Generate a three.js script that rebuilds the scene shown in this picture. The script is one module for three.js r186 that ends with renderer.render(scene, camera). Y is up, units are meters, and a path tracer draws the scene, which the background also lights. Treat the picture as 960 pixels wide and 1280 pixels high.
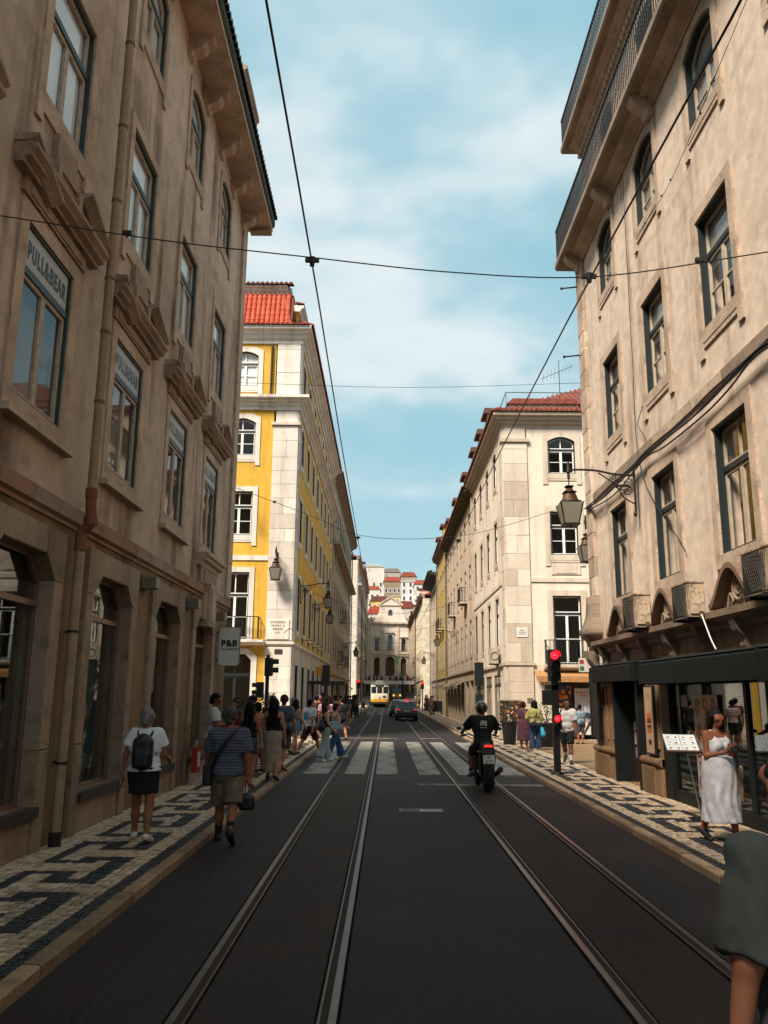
import * as THREE from 'three';
import { mergeGeometries } from 'three/addons/utils/BufferGeometryUtils.js';

const scene = new THREE.Scene();
// ---------- camera ----------
const camera = new THREE.PerspectiveCamera(63.215, 0.75, 0.1, 900);
camera.position.set(0, 1.92, 0);
camera.rotation.order = 'YXZ';
camera.rotation.set(12.364 * Math.PI / 180, 0.2147 * Math.PI / 180, 0.5 * Math.PI / 180);
scene.add(camera);
// ---------- noise ----------
function rng(s) { return () => { s |= 0; s = s + 0x6D2B79F5 | 0; let t = Math.imul(s ^ s >>> 15, 1 | s); t = t + Math.imul(t ^ t >>> 7, 61 | t) ^ t; return ((t ^ t >>> 14) >>> 0) / 4294967296; }; }
const rnd = rng(20240611);
const ri = (a, b) => a + (b - a) * rnd();
function hash2(x, y, s) { let h = Math.imul(x, 374761393) ^ Math.imul(y, 668265263) ^ Math.imul(s, 974634777); h = Math.imul(h ^ h >>> 13, 1274126177); return ((h ^ h >>> 16) >>> 0) / 4294967296; }
const cl = (x, a = 0, b = 1) => Math.min(b, Math.max(a, x));
const sm = t => t * t * (3 - 2 * t);
function vn(x, y, px, py, s) { // value noise, periodic
  const xi = Math.floor(x), yi = Math.floor(y), fx = sm(x - xi), fy = sm(y - yi);
  const a = ((xi % px) + px) % px, b = (a + 1) % px, c = ((yi % py) + py) % py, d = (c + 1) % py;
  return (hash2(a, c, s) * (1 - fx) + hash2(b, c, s) * fx) * (1 - fy) + (hash2(a, d, s) * (1 - fx) + hash2(b, d, s) * fx) * fy;
}
function fbm(u, v, f, oct, s, fy = f) { let a = .5, r = 0, n = 0; for (let i = 0; i < oct; i++) { r += a * vn(u * f, v * fy, f, fy, s + i); n += a; a *= .5; f *= 2; fy *= 2; } return r / n; }
const EXPOSURE = 2.05;
// ---------- sky: thin bright cloud over pale blue ----------
{
  const W = 1024, Hh = 512, d = new Float32Array(W * Hh * 4);
  const mix = (a, b, t) => a + (b - a) * t;
  for (let j = 0; j < Hh; j++) for (let i = 0; i < W; i++) {
    const el = (j + .5) / Hh * Math.PI - Math.PI / 2, az = (i + .5) / W * Math.PI * 2, o = (j * W + i) * 4;
    const t = Math.max(0, Math.sin(el));
    // cloud layer seen on a plane high above
    const k = 1 / (t + .16), px = Math.cos(az) * Math.cos(el) * k, py = Math.sin(az) * Math.cos(el) * k;
    let c = 0, a = .55, f = 1.1; for (let q = 0; q < 6; q++) { c += a * vn(px * f + 40, py * f * 1.25 + 40, 4096, 4096, 90 + q); a *= .6; f *= 2.05; }
    c /= 1.31; let m = sm(cl((c - .36) / .30));
    const wisp = sm(cl((c - .51) / .15)), veil = sm(cl((vn(px * .55 + 20, py * .55 + 20, 4096, 4096, 7) - .3) / .5));
    const hz = Math.pow(1 - t, 3.2);
    let r = mix(.27, .56, hz), g = mix(.55, .80, hz), b = mix(.67, .87, hz);
    r = mix(r, .60, m * .6); g = mix(g, .775, m * .6); b = mix(b, .84, m * .58);
    r = mix(r, .88, veil * .36); g = mix(g, .96, veil * .36); b = mix(b, .99, veil * .36);
    r = mix(r, .93, wisp * .62); g = mix(g, .97, wisp * .6); b = mix(b, .98, wisp * .58);
    if (el < 0) { r = .10; g = .09; b = .08; }
    d[o] = r / EXPOSURE; d[o + 1] = g / EXPOSURE; d[o + 2] = b / EXPOSURE; d[o + 3] = 1;
  }
  const tex = new THREE.DataTexture(d, W, Hh, THREE.RGBAFormat, THREE.FloatType);
  tex.mapping = THREE.EquirectangularReflectionMapping; tex.magFilter = tex.minFilter = THREE.LinearFilter; tex.wrapS = THREE.RepeatWrapping; tex.needsUpdate = true;
  scene.background = tex; scene.environment = tex;
}
// ---------- sun behind thin cloud, behind the camera to the left ----------
const sun = new THREE.DirectionalLight(new THREE.Color(1, .89, .77), 4.2);
{
  const az = 39 * Math.PI / 180, el = 50 * Math.PI / 180;
  sun.position.set(-Math.sin(az) * Math.cos(el) * 120, Math.sin(el) * 120, Math.cos(az) * Math.cos(el) * 120 - 40);
  sun.target.position.set(0, 0, -40); sun.castShadow = true; sun.shadow.radius = 30;
  Object.assign(sun.shadow.camera, { left: -90, right: 90, top: 120, bottom: -90, near: 1, far: 400 }); sun.shadow.mapSize.set(2048, 2048);
  scene.add(sun, sun.target);
}
const renderer = new THREE.WebGLRenderer({ antialias: true });
renderer.toneMapping = THREE.LinearToneMapping; renderer.toneMappingExposure = EXPOSURE;
renderer.shadowMap.enabled = true; renderer.setSize(768, 1024);

// ---------- textures ----------
function dtex(n, fn, srgb = true, tile = 1) {
  const d = new Uint8Array(n * n * 4);
  for (let j = 0; j < n; j++) for (let i = 0; i < n; i++) { const c = fn(i / n, j / n, i, j), o = (j * n + i) * 4; for (let k = 0; k < 3; k++) d[o + k] = Math.max(0, Math.min(255, (c.length ? c[k] : c) * 255)); d[o + 3] = 255; }
  const t = new THREE.DataTexture(d, n, n, THREE.RGBAFormat); t.wrapS = t.wrapT = THREE.RepeatWrapping; t.magFilter = THREE.LinearFilter; t.minFilter = THREE.LinearMipmapLinearFilter; t.generateMipmaps = true;
  if (srgb) t.colorSpace = THREE.SRGBColorSpace; t.repeat.set(1 / tile, 1 / tile); t.needsUpdate = true; return t;
}
const plasterFn = (seed, amt, streak, chip = 0) => (u, v, i, j) => {
  const m = fbm(u, v, 3, 5, seed), f = fbm(u, v, 48, 2, seed + 9), st = fbm(u, v, 26, 3, seed + 20, 2), bl = fbm(u, v, 6, 4, seed + 31);
  const ch = fbm(u, v, 22, 3, seed + 40), ck = Math.abs(fbm(u, v, 7, 4, seed + 50) - .5), sp = hash2(i >> 1, j >> 1, seed);
  let x = .95 + (m - .5) * amt + (f - .5) * (chip ? .16 : .05) - cl((st - .54) * 3.2) * streak * cl(bl * 1.8 - .4) - cl((bl - .6) * 4) * amt * .5;
  if (ch > .72) x -= .13 * chip; if (ck < .004 && m > .52) x -= .2 * chip; if (sp > .9975) x -= .15 * chip;
  return [x, x - cl((st - .55) * 2) * streak * .18, x - cl((st - .55) * 2) * streak * .3];
};
const T = {
  plaster: dtex(1024, plasterFn(3, .09, .34, .25), true, 7.3),
  clean: dtex(512, plasterFn(17, .12, .16, 0), true, 6.1),
  dirty: dtex(1024, plasterFn(61, .2, .55, .45), true, 8.9),
  stone: dtex(512, (u, v, i, j) => { const m = fbm(u, v, 4, 5, 12), f = fbm(u, v, 90, 2, 14), p = hash2(i >> 1, j >> 1, 8); let x = .9 + (m - .5) * .34 + (f - .5) * .2; if (p > .992) x *= .62; const w = fbm(u, v, 9, 4, 44); x -= cl((w - .6) * 3) * .22; return [x, x * .985, x * .955]; }, true, 1.7),
  asphalt: dtex(1024, (u, v, i, j) => { const m = fbm(u, v, 5, 5, 31), p = hash2(i / 3 | 0, j / 3 | 0, 5), q = hash2(i / 2 | 0, j / 2 | 0, 6), g = hash2(i / 4 | 0, j / 4 | 0, 16), c = fbm(u, v, 2, 4, 37); let x = .52 + (m - .5) * .3 + (p - .5) * .36 + (q - .5) * .2 + (c - .5) * .2; if (g > .975) x += .6; if (q > .988) x += .55; if (p < .04) x -= .25; const w = cl((c - .44) * 4); return [x * (1 + .09 * w), x * (1 - .02 * w), x * (1 - .04 * w)]; }, true, 3.1),
  grain: dtex(256, (u, v, i, j) => .88 + (fbm(u, v, 8, 4, 71) - .5) * .22 + (hash2(i, j, 3) - .5) * .1, true, .6),
  paint: dtex(512, (u, v, i, j) => { const w = fbm(u, v, 9, 5, 81), s = fbm(u, v, 80, 2, 85); let x = .9 + (w - .5) * .3 + (s - .5) * .25; if (w < .36) x *= .78; if (s < .3) x *= .8; return x; }, true, 2.9),
  hair: dtex(256, (u, v, i, j) => .55 + fbm(u, v, 60, 2, 33, 3) * .9 - .2, true, .25),
  wood: dtex(256, (u, v) => { const g = fbm(u, v, 3, 4, 92, 40), x = .8 + (g - .5) * .5; return [x, x * .97, x * .94]; }, true, .5),
  bump: dtex(512, (u, v, i, j) => .5 + (fbm(u, v, 60, 3, 21) - .5) * .7 + (fbm(u, v, 6, 3, 22) - .5) * .5, false, 1.1),
  bumpFine: dtex(512, (u, v, i, j) => hash2(i, j, 77) * .5 + hash2(i >> 1, j >> 1, 78) * .5, false, 1.4),
  tilec: dtex(256, (u, v) => { const m = fbm(u, v, 6, 4, 55), x = .86 + (m - .5) * .5; return [x, x * .96, x * .93]; }, true, .9),
};
// ---------- materials ----------
const MC = new Map();
function M(hex, o = {}) {
  const key = hex + JSON.stringify(o); if (MC.has(key)) return MC.get(key);
  const { tex, bump, bs, ...r } = o;
  const m = new THREE.MeshPhysicalMaterial({ color: hex, roughness: .85, ...r });
  if (tex) m.map = T[tex]; if (bump) { m.bumpMap = T[bump]; m.bumpScale = bs ?? .004; }
  MC.set(key, m); return m;
}
const G_ = {
  lime: M('#c9bba3', { tex: 'stone', bump: 'bump', bs: .004 }),
  limeW: M('#d9d0c1', { tex: 'stone', bump: 'bump', bs: .003 }),
  limeD: M('#a3917c', { tex: 'stone', bump: 'bump', bs: .005 }),
  iron: M('#1c1d1f', { roughness: .55, metalness: .3 }),
  black: M('#121214', { roughness: .5 }),
  greenDk: M('#1d3534', { roughness: .5, tex: 'grain' }),
  white: M('#d4cec2', { roughness: .6, tex: 'grain' }),
  whiteB: M('#e6e3dc', { roughness: .55 }),
  cream: M('#c9b59c', { roughness: .6, tex: 'grain' }),
  paneGrey: M('#474d50', { roughness: .06, specularIntensity: 1, ior: 1.55 }),
  glass: M('#ffffff', { roughness: .02, transmission: 1, ior: 1.5, thickness: 0 }),
  shopGlass: M('#dfe8e6', { roughness: .01, transmission: 1, ior: 1.5, thickness: 0 }),
  room: M('#8d867b', { roughness: 1 }),
  tile: M('#8c4a39', { tex: 'tilec', roughness: .9 }),
  tileR: M('#b85a40', { tex: 'tilec', roughness: .9 }),
  steel: M('#8b8680', { metalness: .9, roughness: .32, tex: 'grain' }),
  rubber: M('#141414', { roughness: .9 }),
};
// ---------- geometry helpers ----------
function tri(g) { // uv in metres from the dominant axis of the normal
  const p = g.attributes.position, n = g.attributes.normal, uv = new Float32Array(p.count * 2);
  for (let i = 0; i < p.count; i++) {
    const ax = Math.abs(n.getX(i)), ay = Math.abs(n.getY(i)), az = Math.abs(n.getZ(i));
    let u, v; if (az >= ax && az >= ay) { u = p.getX(i); v = p.getY(i); } else if (ax >= ay) { u = p.getZ(i); v = p.getY(i); } else { u = p.getX(i); v = p.getZ(i); }
    uv[2 * i] = u; uv[2 * i + 1] = v;
  }
  g.setAttribute('uv', new THREE.BufferAttribute(uv, 2)); return g;
}
function bx(x0, x1, y0, y1, z0, z1) { const g = new THREE.BoxGeometry(x1 - x0, y1 - y0, z1 - z0); g.translate((x0 + x1) / 2, (y0 + y1) / 2, (z0 + z1) / 2); return g; }
function cbx(x0, x1, y0, y1, z0, z1, b = .008) { // box with its front (+z) edges chamfered
  const P = [], q = (a, c, d, e) => P.push(...a, ...c, ...d, ...a, ...d, ...e), zi = z1 - b;
  const A = [x0, y0, z0], B = [x1, y0, z0], C = [x1, y1, z0], D = [x0, y1, z0], a = [x0, y0, zi], e = [x1, y0, zi], c = [x1, y1, zi], d = [x0, y1, zi];
  const i0 = [x0 + b, y0 + b, z1], i1 = [x1 - b, y0 + b, z1], i2 = [x1 - b, y1 - b, z1], i3 = [x0 + b, y1 - b, z1];
  q(i0, i1, i2, i3); q(a, e, i1, i0); q(e, c, i2, i1); q(c, d, i3, i2); q(d, a, i0, i3); q(A, B, e, a); q(B, C, c, e); q(C, D, d, c); q(D, A, a, d);
  const g = new THREE.BufferGeometry(); g.setAttribute('position', new THREE.Float32BufferAttribute(P, 3)); g.computeVertexNormals(); return tri(g);
}
function cyl(a, b, r0, r1 = r0, seg = 10) { // a tapered bar from a to b
  const A = new THREE.Vector3(...a), B = new THREE.Vector3(...b), d = B.clone().sub(A), L = d.length();
  const g = new THREE.CylinderGeometry(r1, r0, L, seg); g.translate(0, L / 2, 0);
  g.applyQuaternion(new THREE.Quaternion().setFromUnitVectors(new THREE.Vector3(0, 1, 0), d.normalize())); g.translate(...a); return g;
}
function tube(pts, r, seg = 24, rad = 6) { return new THREE.TubeGeometry(new THREE.CatmullRomCurve3(pts.map(p => new THREE.Vector3(...p))), seg, r, rad); }
function sph(x, y, z, r, sx = 1, sy = 1, sz = 1, n = 12) { const g = new THREE.SphereGeometry(r, n, Math.max(6, n * .7 | 0)); g.scale(sx, sy, sz); g.translate(x, y, z); return g; }
function lathe(pts, seg = 12) { return new THREE.LatheGeometry(pts.map(p => new THREE.Vector2(...p)), seg); }
function shp(pts) { const s = new THREE.Shape(); pts.forEach((p, i) => i ? s.lineTo(...p) : s.moveTo(...p)); s.closePath(); return s; }
function ext(pts, d, holes = [], bevel = 0) { const s = shp(pts); for (const h of holes) { const q = new THREE.Path(); h.forEach((p, i) => i ? q.lineTo(...p) : q.moveTo(...p)); q.closePath(); s.holes.push(q); } return new THREE.ExtrudeGeometry(s, bevel ? { depth: d, bevelEnabled: true, bevelSize: bevel, bevelThickness: bevel, bevelSegments: 2 } : { depth: d, bevelEnabled: false }); }
function profile(pts, L, m0 = 0, m1 = 0) { // m0, m1: 1 mitres that end for an outer corner // profile in (n,y), swept along x from 0 to L
  const g = ext(pts, L); g.rotateY(-Math.PI / 2); g.scale(-1, 1, 1); // (n,y,l) -> x=l, z=n
  const ix = g.index, p = g.attributes.position; // flip the winding back
  const arr = p.array; for (let i = 0; i < arr.length; i += 9) for (let k = 0; k < 3; k++) { const t = arr[i + 3 + k]; arr[i + 3 + k] = arr[i + 6 + k]; arr[i + 6 + k] = t; }
  if (m0 || m1) for (let i = 0; i < arr.length; i += 3) { if (arr[i] < 1e-4) arr[i] -= arr[i + 2] * m0; else if (arr[i] > L - 1e-4) arr[i] += arr[i + 2] * m1; }
  g.computeVertexNormals(); return g;
}
function mg(list, keepUV) {
  const l = list.map(g => { let h = g.index ? g.toNonIndexed() : g; if (!h.attributes.normal) h.computeVertexNormals(); const o = new THREE.BufferGeometry(); o.setAttribute('position', h.attributes.position); o.setAttribute('normal', h.attributes.normal); if (keepUV) o.setAttribute('uv', h.attributes.uv); return o; });
  const m = l.length > 1 ? mergeGeometries(l) : l[0]; return keepUV ? m : tri(m);
}
function mesh(name, g, m, parent, pos, ry) {
  if (Array.isArray(g)) g = mg(g); const o = new THREE.Mesh(g, m); o.name = name; o.castShadow = o.receiveShadow = true;
  if (pos) o.position.set(...pos); if (ry) o.rotation.y = ry; (parent || scene).add(o); return o;
}
function grp(name, parent, pos, ry) { const o = new THREE.Group(); o.name = name; if (pos) o.position.set(...pos); if (ry) o.rotation.y = ry; (parent || scene).add(o); return o; }
const taken = {};
function num(n) { const k = taken[n] = (taken[n] ?? -1) + 1; return k ? n + '_' + String(k).padStart(3, '0') : n; }
function tag(o, label, category, group) { o.name = num(o.name); o.userData.label = label; o.userData.category = category; if (group) o.userData.group = group; return o; }
function struct(o, label) { o.userData.kind = 'structure'; if (label) o.userData.label = label; return o; }
const D2 = Math.PI / 180;
function canvasTex(w, h, draw) { const c = document.createElement('canvas'); c.width = w; c.height = h; const x = c.getContext('2d'); draw(x, w, h); const t = new THREE.CanvasTexture(c); t.colorSpace = THREE.SRGBColorSpace; t.anisotropy = 8; return t; }
function panel(w, h) { return new THREE.PlaneGeometry(w, h); }
// ================= THE GROUND =================
const gy = z => { const d = -z; return d < 85 ? 0 : d < 185 ? .00025 * (d - 85) ** 2 : 2.5 + (d - 185) * .05; };
const ZL = []; for (let z = 24; z > -80; z -= 8) ZL.push(z); for (let z = -80; z >= -212; z -= 6) ZL.push(z);
// a slab that follows the street's rise: x0..x1, top at y, bottom at yb
function strip(x0, x1, y, yb, z0 = 24, z1 = -212) {
  const zs = [z0, ...ZL.filter(z => z < z0 - .01 && z > z1 + .01), z1], P = [], q = (a, b, c, d) => P.push(...a, ...b, ...c, ...a, ...c, ...d);
  for (let i = 0; i + 1 < zs.length; i++) {
    const a = zs[i], b = zs[i + 1], ya = gy(a), yc = gy(b);
    q([x0, ya + y, a], [x1, ya + y, a], [x1, yc + y, b], [x0, yc + y, b]);
    q([x0, ya + yb, a], [x0, ya + y, a], [x0, yc + y, b], [x0, yc + yb, b]);
    q([x1, ya + y, a], [x1, ya + yb, a], [x1, yc + yb, b], [x1, yc + y, b]);
  }
  q([x0, gy(z0) + yb, z0], [x1, gy(z0) + yb, z0], [x1, gy(z0) + y, z0], [x0, gy(z0) + y, z0]);
  const g = new THREE.BufferGeometry(); g.setAttribute('position', new THREE.Float32BufferAttribute(P, 3)); g.computeVertexNormals(); return tri(g);
}
struct(mesh('ground', [bx(-400, 400, -.6, -.3, -450, 160)], M('#4a4640', { tex: 'grain' })));
const asphaltM = M('#383437', { tex: 'asphalt', bump: 'bumpFine', bs: .006, roughness: .8, specularIntensity: .8 });
const road = struct(mesh('road', strip(-2.45, 3.66, 0, -.25), asphaltM), 'dark asphalt street with two tram tracks');
{ // asphalt lanes of a browner mix along the tracks and gutters
  const brown = M('#442d26', { tex: 'asphalt', bump: 'bumpFine', bs: .006, roughness: .8, specularIntensity: .8 }), brown2 = M('#402c26', { tex: 'asphalt', bump: 'bumpFine', bs: .007, roughness: .8, specularIntensity: .8 });
  mesh('asphalt_patch', strip(-1.17, -.41, .004, -.02, 20, -60), brown, road);
  mesh('asphalt_patch', strip(1.66, 2.38, .004, -.02, 20, -60), brown2, road);
  mesh('asphalt_patch', strip(-2.28, -1.86, .004, -.02, 20, -19), brown, road);
  mesh('asphalt_patch', strip(3.1, 3.5, .004, -.02, 20, -17.5), brown2, road);
  const wp = M('#8d867c', { tex: 'paint', roughness: .8 }), wpd = M('#7d776f', { tex: 'paint', roughness: .85 });
  for (const [a, b] of [[-2.02, -1.4], [-1.0, -.5], [-.22, .32], [.84, 1.38], [1.82, 2.34], [2.86, 3.46]])
    mesh('zebra_stripe', [bx(a, b, 0, .0085, -35.6, -21.3)], wp, road);
  mesh('stop_line', [bx(.72, 3.45, 0, .0085, -19.2, -18.85)], wpd, road);
  mesh('stop_line', [bx(-2.2, .55, 0, .0085, -38.6, -38.25)], wpd, road); mesh('stop_line', [bx(1.6, 2.4, 0, .0085, -38.7, -38.35)], wpd, road);
  for (let k = 0; k < 5; k++) mesh('zebra_stripe', [bx(-1.9 + k * 1.1, -1.4 + k * 1.1, .0, .01, -91, -84)], wpd, road);
  mesh('road_mark', [bx(-1.2, -.5, 0, .0085, -57.4, -57)], wpd, road); mesh('road_mark', [bx(1.7, 2.4, 0, .0085, -57.4, -57)], wpd, road);
}
{ // utility cover in the roadway
  const c = tag(grp('utility_cover', null, [.62, .0, -14.85]), 'rectangular steel utility cover set in the asphalt', 'cover');
  mesh('frame', [bx(-.37, .37, 0, .010, -.2, -.17), bx(-.37, .37, 0, .010, .17, .2), bx(-.37, -.34, 0, .01, -.17, .17), bx(.34, .37, 0, .01, -.17, .17)], M('#6a655f', { metalness: .6, roughness: .5, tex: 'grain' }), c);
  mesh('grate', [bx(-.335, -.03, 0, .006, -.165, .165), ...Array.from({ length: 9 }, (_, i) => bx(-.325 + i * .033, -.309 + i * .033, .006, .011, -.16, .16))], M('#3a3835', { metalness: .5, roughness: .6 }), c);
  mesh('lid', [bx(-.025, .335, 0, .009, -.165, .165)], M('#8f8a82', { metalness: .5, roughness: .5, tex: 'grain' }), c);
  const d = tag(grp('gutter_grate', null, [3.2, 0, -20.9]), 'iron drain grate in the gutter near the traffic light', 'grate');
  mesh('frame', [bx(-.3, .3, 0, .008, -.2, -.17), bx(-.3, .3, 0, .008, .17, .2), bx(-.3, -.27, 0, .008, -.17, .17), bx(.27, .3, 0, .008, -.17, .17)], G_.iron, d);
  for (let i = 0; i < 8; i++) mesh('bar', [bx(-.26 + i * .068, -.22 + i * .068, 0, .007, -.165, .165)], G_.iron, d);
}
{ // tram rails: bright running head, rusty groove, thin guard lip
  const head = M('#6f6862', { metalness: .8, roughness: .42, tex: 'grain' }), rust = M('#2e1d16', { tex: 'grain', roughness: .95 }), tar = M('#2b2423', { tex: 'asphalt', roughness: 1, specularIntensity: .15 }), lip = M('#5f5751', { metalness: .7, roughness: .45, tex: 'grain' });
  const defs = [[-1.29, 1, 'outer steel rail of the tram track beside the patterned pavement with backpack woman'], [-.28, -1, 'inner steel rail of the track the yellow tram runs on'], [1.53, 1, 'inner steel rail of the track that carries the black car'], [2.53, -1, 'outer steel rail of the track beside the shop pavement']];
  for (const [x, s, lab] of defs) {
    const o = tag(grp('tram_rail'), lab, 'rail'), f = (a, b, y, m, n) => mesh(n, strip(Math.min(x + s * a, x + s * b), Math.max(x + s * a, x + s * b), y, -.05, 20, -205), m, o);
    f(-.022, -.001, .006, tar, 'setting_edge'); f(.1155, .135, .006, tar, 'setting_edge'); f(0, .05, .012, head, 'running_head'); f(.05, .1, .0045, rust, 'groove_bed'); f(.1, .115, .010, lip, 'guard_lip');
  }
}
// ---------- stone pavements with a meander ----------
const KEY = [new Set([5, 6, 7, 8, 0, 1, 2]), new Set([2, 5]), new Set([0, 1, 2, 5, 6]), new Set([0, 6]), new Set([0, 1, 2, 3, 4, 5, 6])]; // row 0 at the wall, row 4 at the kerb
// t = metres from the kerb stones, z along; true where the stones are black
function isBlack(t, z) {
  if (t < .16) return true; if (t < .35) return false;
  const r = 4 - Math.floor((t - .35) / .19); if (r < 0) return false;
  const c = Math.floor((-z - 8.69) / .1925); return KEY[r].has(((c % 9) + 9) % 9);
}
const stoneW = ['#b29a7f', '#bda68b', '#a58d74', '#c6b197', '#99846b'].map(h => new THREE.Color(h)), stoneB = ['#242325', '#2b292b', '#1e1d1f', '#302d2d'].map(h => new THREE.Color(h));
const cobMat = M('#ffffff', { roughness: .75 });
const cobMatsW = stoneW.map(c => new THREE.MeshPhysicalMaterial({ color: c, roughness: .72, map: T.grain })), cobMatsB = stoneB.map(c => new THREE.MeshPhysicalMaterial({ color: c, roughness: .6, map: T.grain }));
const cobGeo = [0, 1, 2].map(k => { const g = cbx(-.5, .5, -.5, .5, -1, 0, .10); const p = g.attributes.position; for (let i = 0; i < p.count; i++) { const x = p.getX(i), y = p.getY(i); p.setX(i, x + .07 * Math.sin(y * 5 + k * 2)); p.setY(i, y + .07 * Math.sin(x * 4 + k)); } g.rotateX(-Math.PI / 2); g.computeVertexNormals(); return tri(g); });
const bedM = M('#2c251f', { tex: 'grain', roughness: 1 });
const calcTex = canvasTex(256, 256, (x, w, h) => { // far pavement: the same meander, too far to tell the stones apart
  x.fillStyle = '#917c63'; x.fillRect(0, 0, w, h);
  for (let j = 0; j < 128; j++) for (let i = 0; i < 128; i++) { const t = i / 128 * 1.64, z = -(8.69 + j / 128 * 1.7325); const v = .85 + .3 * hash2(i, j, 4); x.fillStyle = isBlack(t, z) ? `rgb(${46 * v},${44 * v},${46 * v})` : `rgb(${172 * v},${150 * v},${124 * v})`; x.fillRect(i * 2, j * 2, 2, 2); }
}); calcTex.wrapS = calcTex.wrapT = THREE.RepeatWrapping;
const plazaTex = dtex(512, (u, v, i, j) => { const cx = Math.floor(u * 64), cy = Math.floor(v * 64), e = Math.max(Math.abs(u * 64 - cx - .5), Math.abs(v * 64 - cy - .5)); const k = .62 + .2 * hash2(cx, cy, 9) + (fbm(u, v, 4, 3, 5) - .5) * .15; const q = e > .42 ? .6 : 1; return [.98 * k * q, .88 * k * q, .74 * k * q]; }, true, 5.1);
function pavement(side, xk, label) { // xk: roadside face of the kerb
  const X = t => xk + side * (.13 + t), root = grp('pavement'); root.name = num('pavement'); struct(root, label);
  const wide = 1.66, xs = [X(0), X(wide)].sort((a, b) => a - b);
  mesh('bed', strip(xs[0], xs[1], .088, -.25, 20, -33), bedM, root);
  const fg = strip(xs[0], xs[1], .1, -.25, -33, -212), p = fg.attributes.position, uv = fg.attributes.uv;
  for (let i = 0; i < p.count; i++) uv.setXY(i, Math.abs(p.getX(i) - X(0)) / 1.64, 1 - (-p.getZ(i) - 8.69) / 1.7325);
  const fm = new THREE.MeshPhysicalMaterial({ map: calcTex, roughness: .8 }); mesh('far_paving', fg, fm, root);
  // kerb stones
  const km = [M('#9a7f63', { tex: 'stone', bump: 'bump', bs: .006 }), M('#8a7158', { tex: 'stone', bump: 'bump', bs: .006 }), M('#a58a6d', { tex: 'stone', bump: 'bump', bs: .006 })];
  for (let z = 8; z > -46;) {
    const L = ri(.75, 1.5), j = ri(-.006, .006), w = .13 + ri(-.012, .012), a = xk, b = xk + side * w; if (z < 2) {
      const g = ext([[-w / 2, -.2], [w / 2, -.2], [w / 2, .10 + j], [-w / 2 + .018, .10 + j], [-w / 2, .082 + j]], L - ri(.01, .03)); if (side < 0) g.rotateY(Math.PI);
      mesh('kerb_stone', tri(g), km[rnd() * 3 | 0], root, [(a + b) / 2, 0, side < 0 ? z : z - L]);
    } z -= L;
  }
  mesh('far_kerb', strip(Math.min(xk, xk + side * .13), Math.max(xk, xk + side * .13), .1, -.2, -46.5, -212), km[1], root);
  // setts
  const list = []; const s = .0715;
  for (let z = -3.2, row = 0; z > -33; z -= s, row++) for (let t = s / 2 + (row % 2) * .0, i = 0; t < wide - .02; t += s, i++) {
    const jt = t + (hash2(row, i, 1) - .5) * .012, jz = z + (hash2(row, i, 2) - .5) * .014; list.push({ x: X(jt), z: jz, b: isBlack(t, z), a: (hash2(row, i, 3) - .5) * .3, sx: s * (.80 + .13 * hash2(row, i, 4)), sz: s * (.78 + .15 * hash2(row, i, 5)), dy: (hash2(row, i, 6) - .5) * .008, c: hash2(row, i, 7) });
  }
  const inView = q => { const v = new THREE.Vector3(q.x, .1, q.z).project(camera); return Math.abs(v.x) < .99 && Math.abs(v.y) < .99 && v.z < 1; };
  camera.updateMatrixWorld(true); camera.updateProjectionMatrix();
  list.sort((a, b) => (Math.hypot(a.x, a.z) - Math.hypot(b.x, b.z))); const near = [], far = [];
  for (const q of list) (near.length < 300 && inView(q) ? near : far).push(q);
  for (const q of near) { const m = mesh('paving_stone', cobGeo[q.c * 97 % 3 | 0], (q.b ? cobMatsB : cobMatsW)[q.c * 31 % (q.b ? 4 : 5) | 0], root, [q.x, .101 + q.dy, q.z], q.a); m.scale.set(q.sx, .04, q.sz); }
  const im = new THREE.InstancedMesh(cobGeo[0], cobMat, far.length); im.name = 'paving_stones'; im.userData.kind = 'stuff'; im.receiveShadow = im.castShadow = true;
  const mt = new THREE.Matrix4(), qt = new THREE.Quaternion(), up = new THREE.Vector3(0, 1, 0);
  far.forEach((q, i) => { mt.compose(new THREE.Vector3(q.x, .101 + q.dy, q.z), qt.setFromAxisAngle(up, q.a), new THREE.Vector3(q.sx, .04, q.sz)); im.setMatrixAt(i, mt); im.setColorAt(i, (q.b ? stoneB : stoneW)[q.c * 31 % (q.b ? 4 : 5) | 0]); });
  root.add(im);
  return root;
}
const paveL = pavement(-1, -2.33, 'pavement of black and cream stones in a meander beside the clothing shop');
const paveR = pavement(1, 3.53, 'pavement of black and cream stones in a meander beside the restaurant');
{ // cross street paving, either side
  const pm = new THREE.MeshPhysicalMaterial({ map: plazaTex, roughness: .8, color: '#bfa98c' });
  struct(mesh('path', [bx(-26, -4.115, -.25, .098, -37.2, -12)], pm), 'light stone paving of the side street by the yellow building');
  const p2 = struct(mesh('path', [bx(5.32, 26, -.25, .098, -37.2, -12)], pm), 'light stone paving of the side street by the cream building'); p2.name = 'path_001';
}
// ================= FACADE HELPERS =================
// a facade frame: local x runs along the wall, y up, z out of the wall
const frameOf = (x, z, ry) => ({ x, z, ry });
function at(F, o, s, y, n) { const c = Math.cos(F.ry), q = Math.sin(F.ry); o.position.set(F.x + s * c + n * q, y, F.z - s * q + n * c); o.rotation.y = F.ry; return o; }
function place(F, name, g, m, parent, s = 0, y = 0, n = 0) { return at(F, mesh(name, g, m, parent), s, y, n); }
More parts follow.
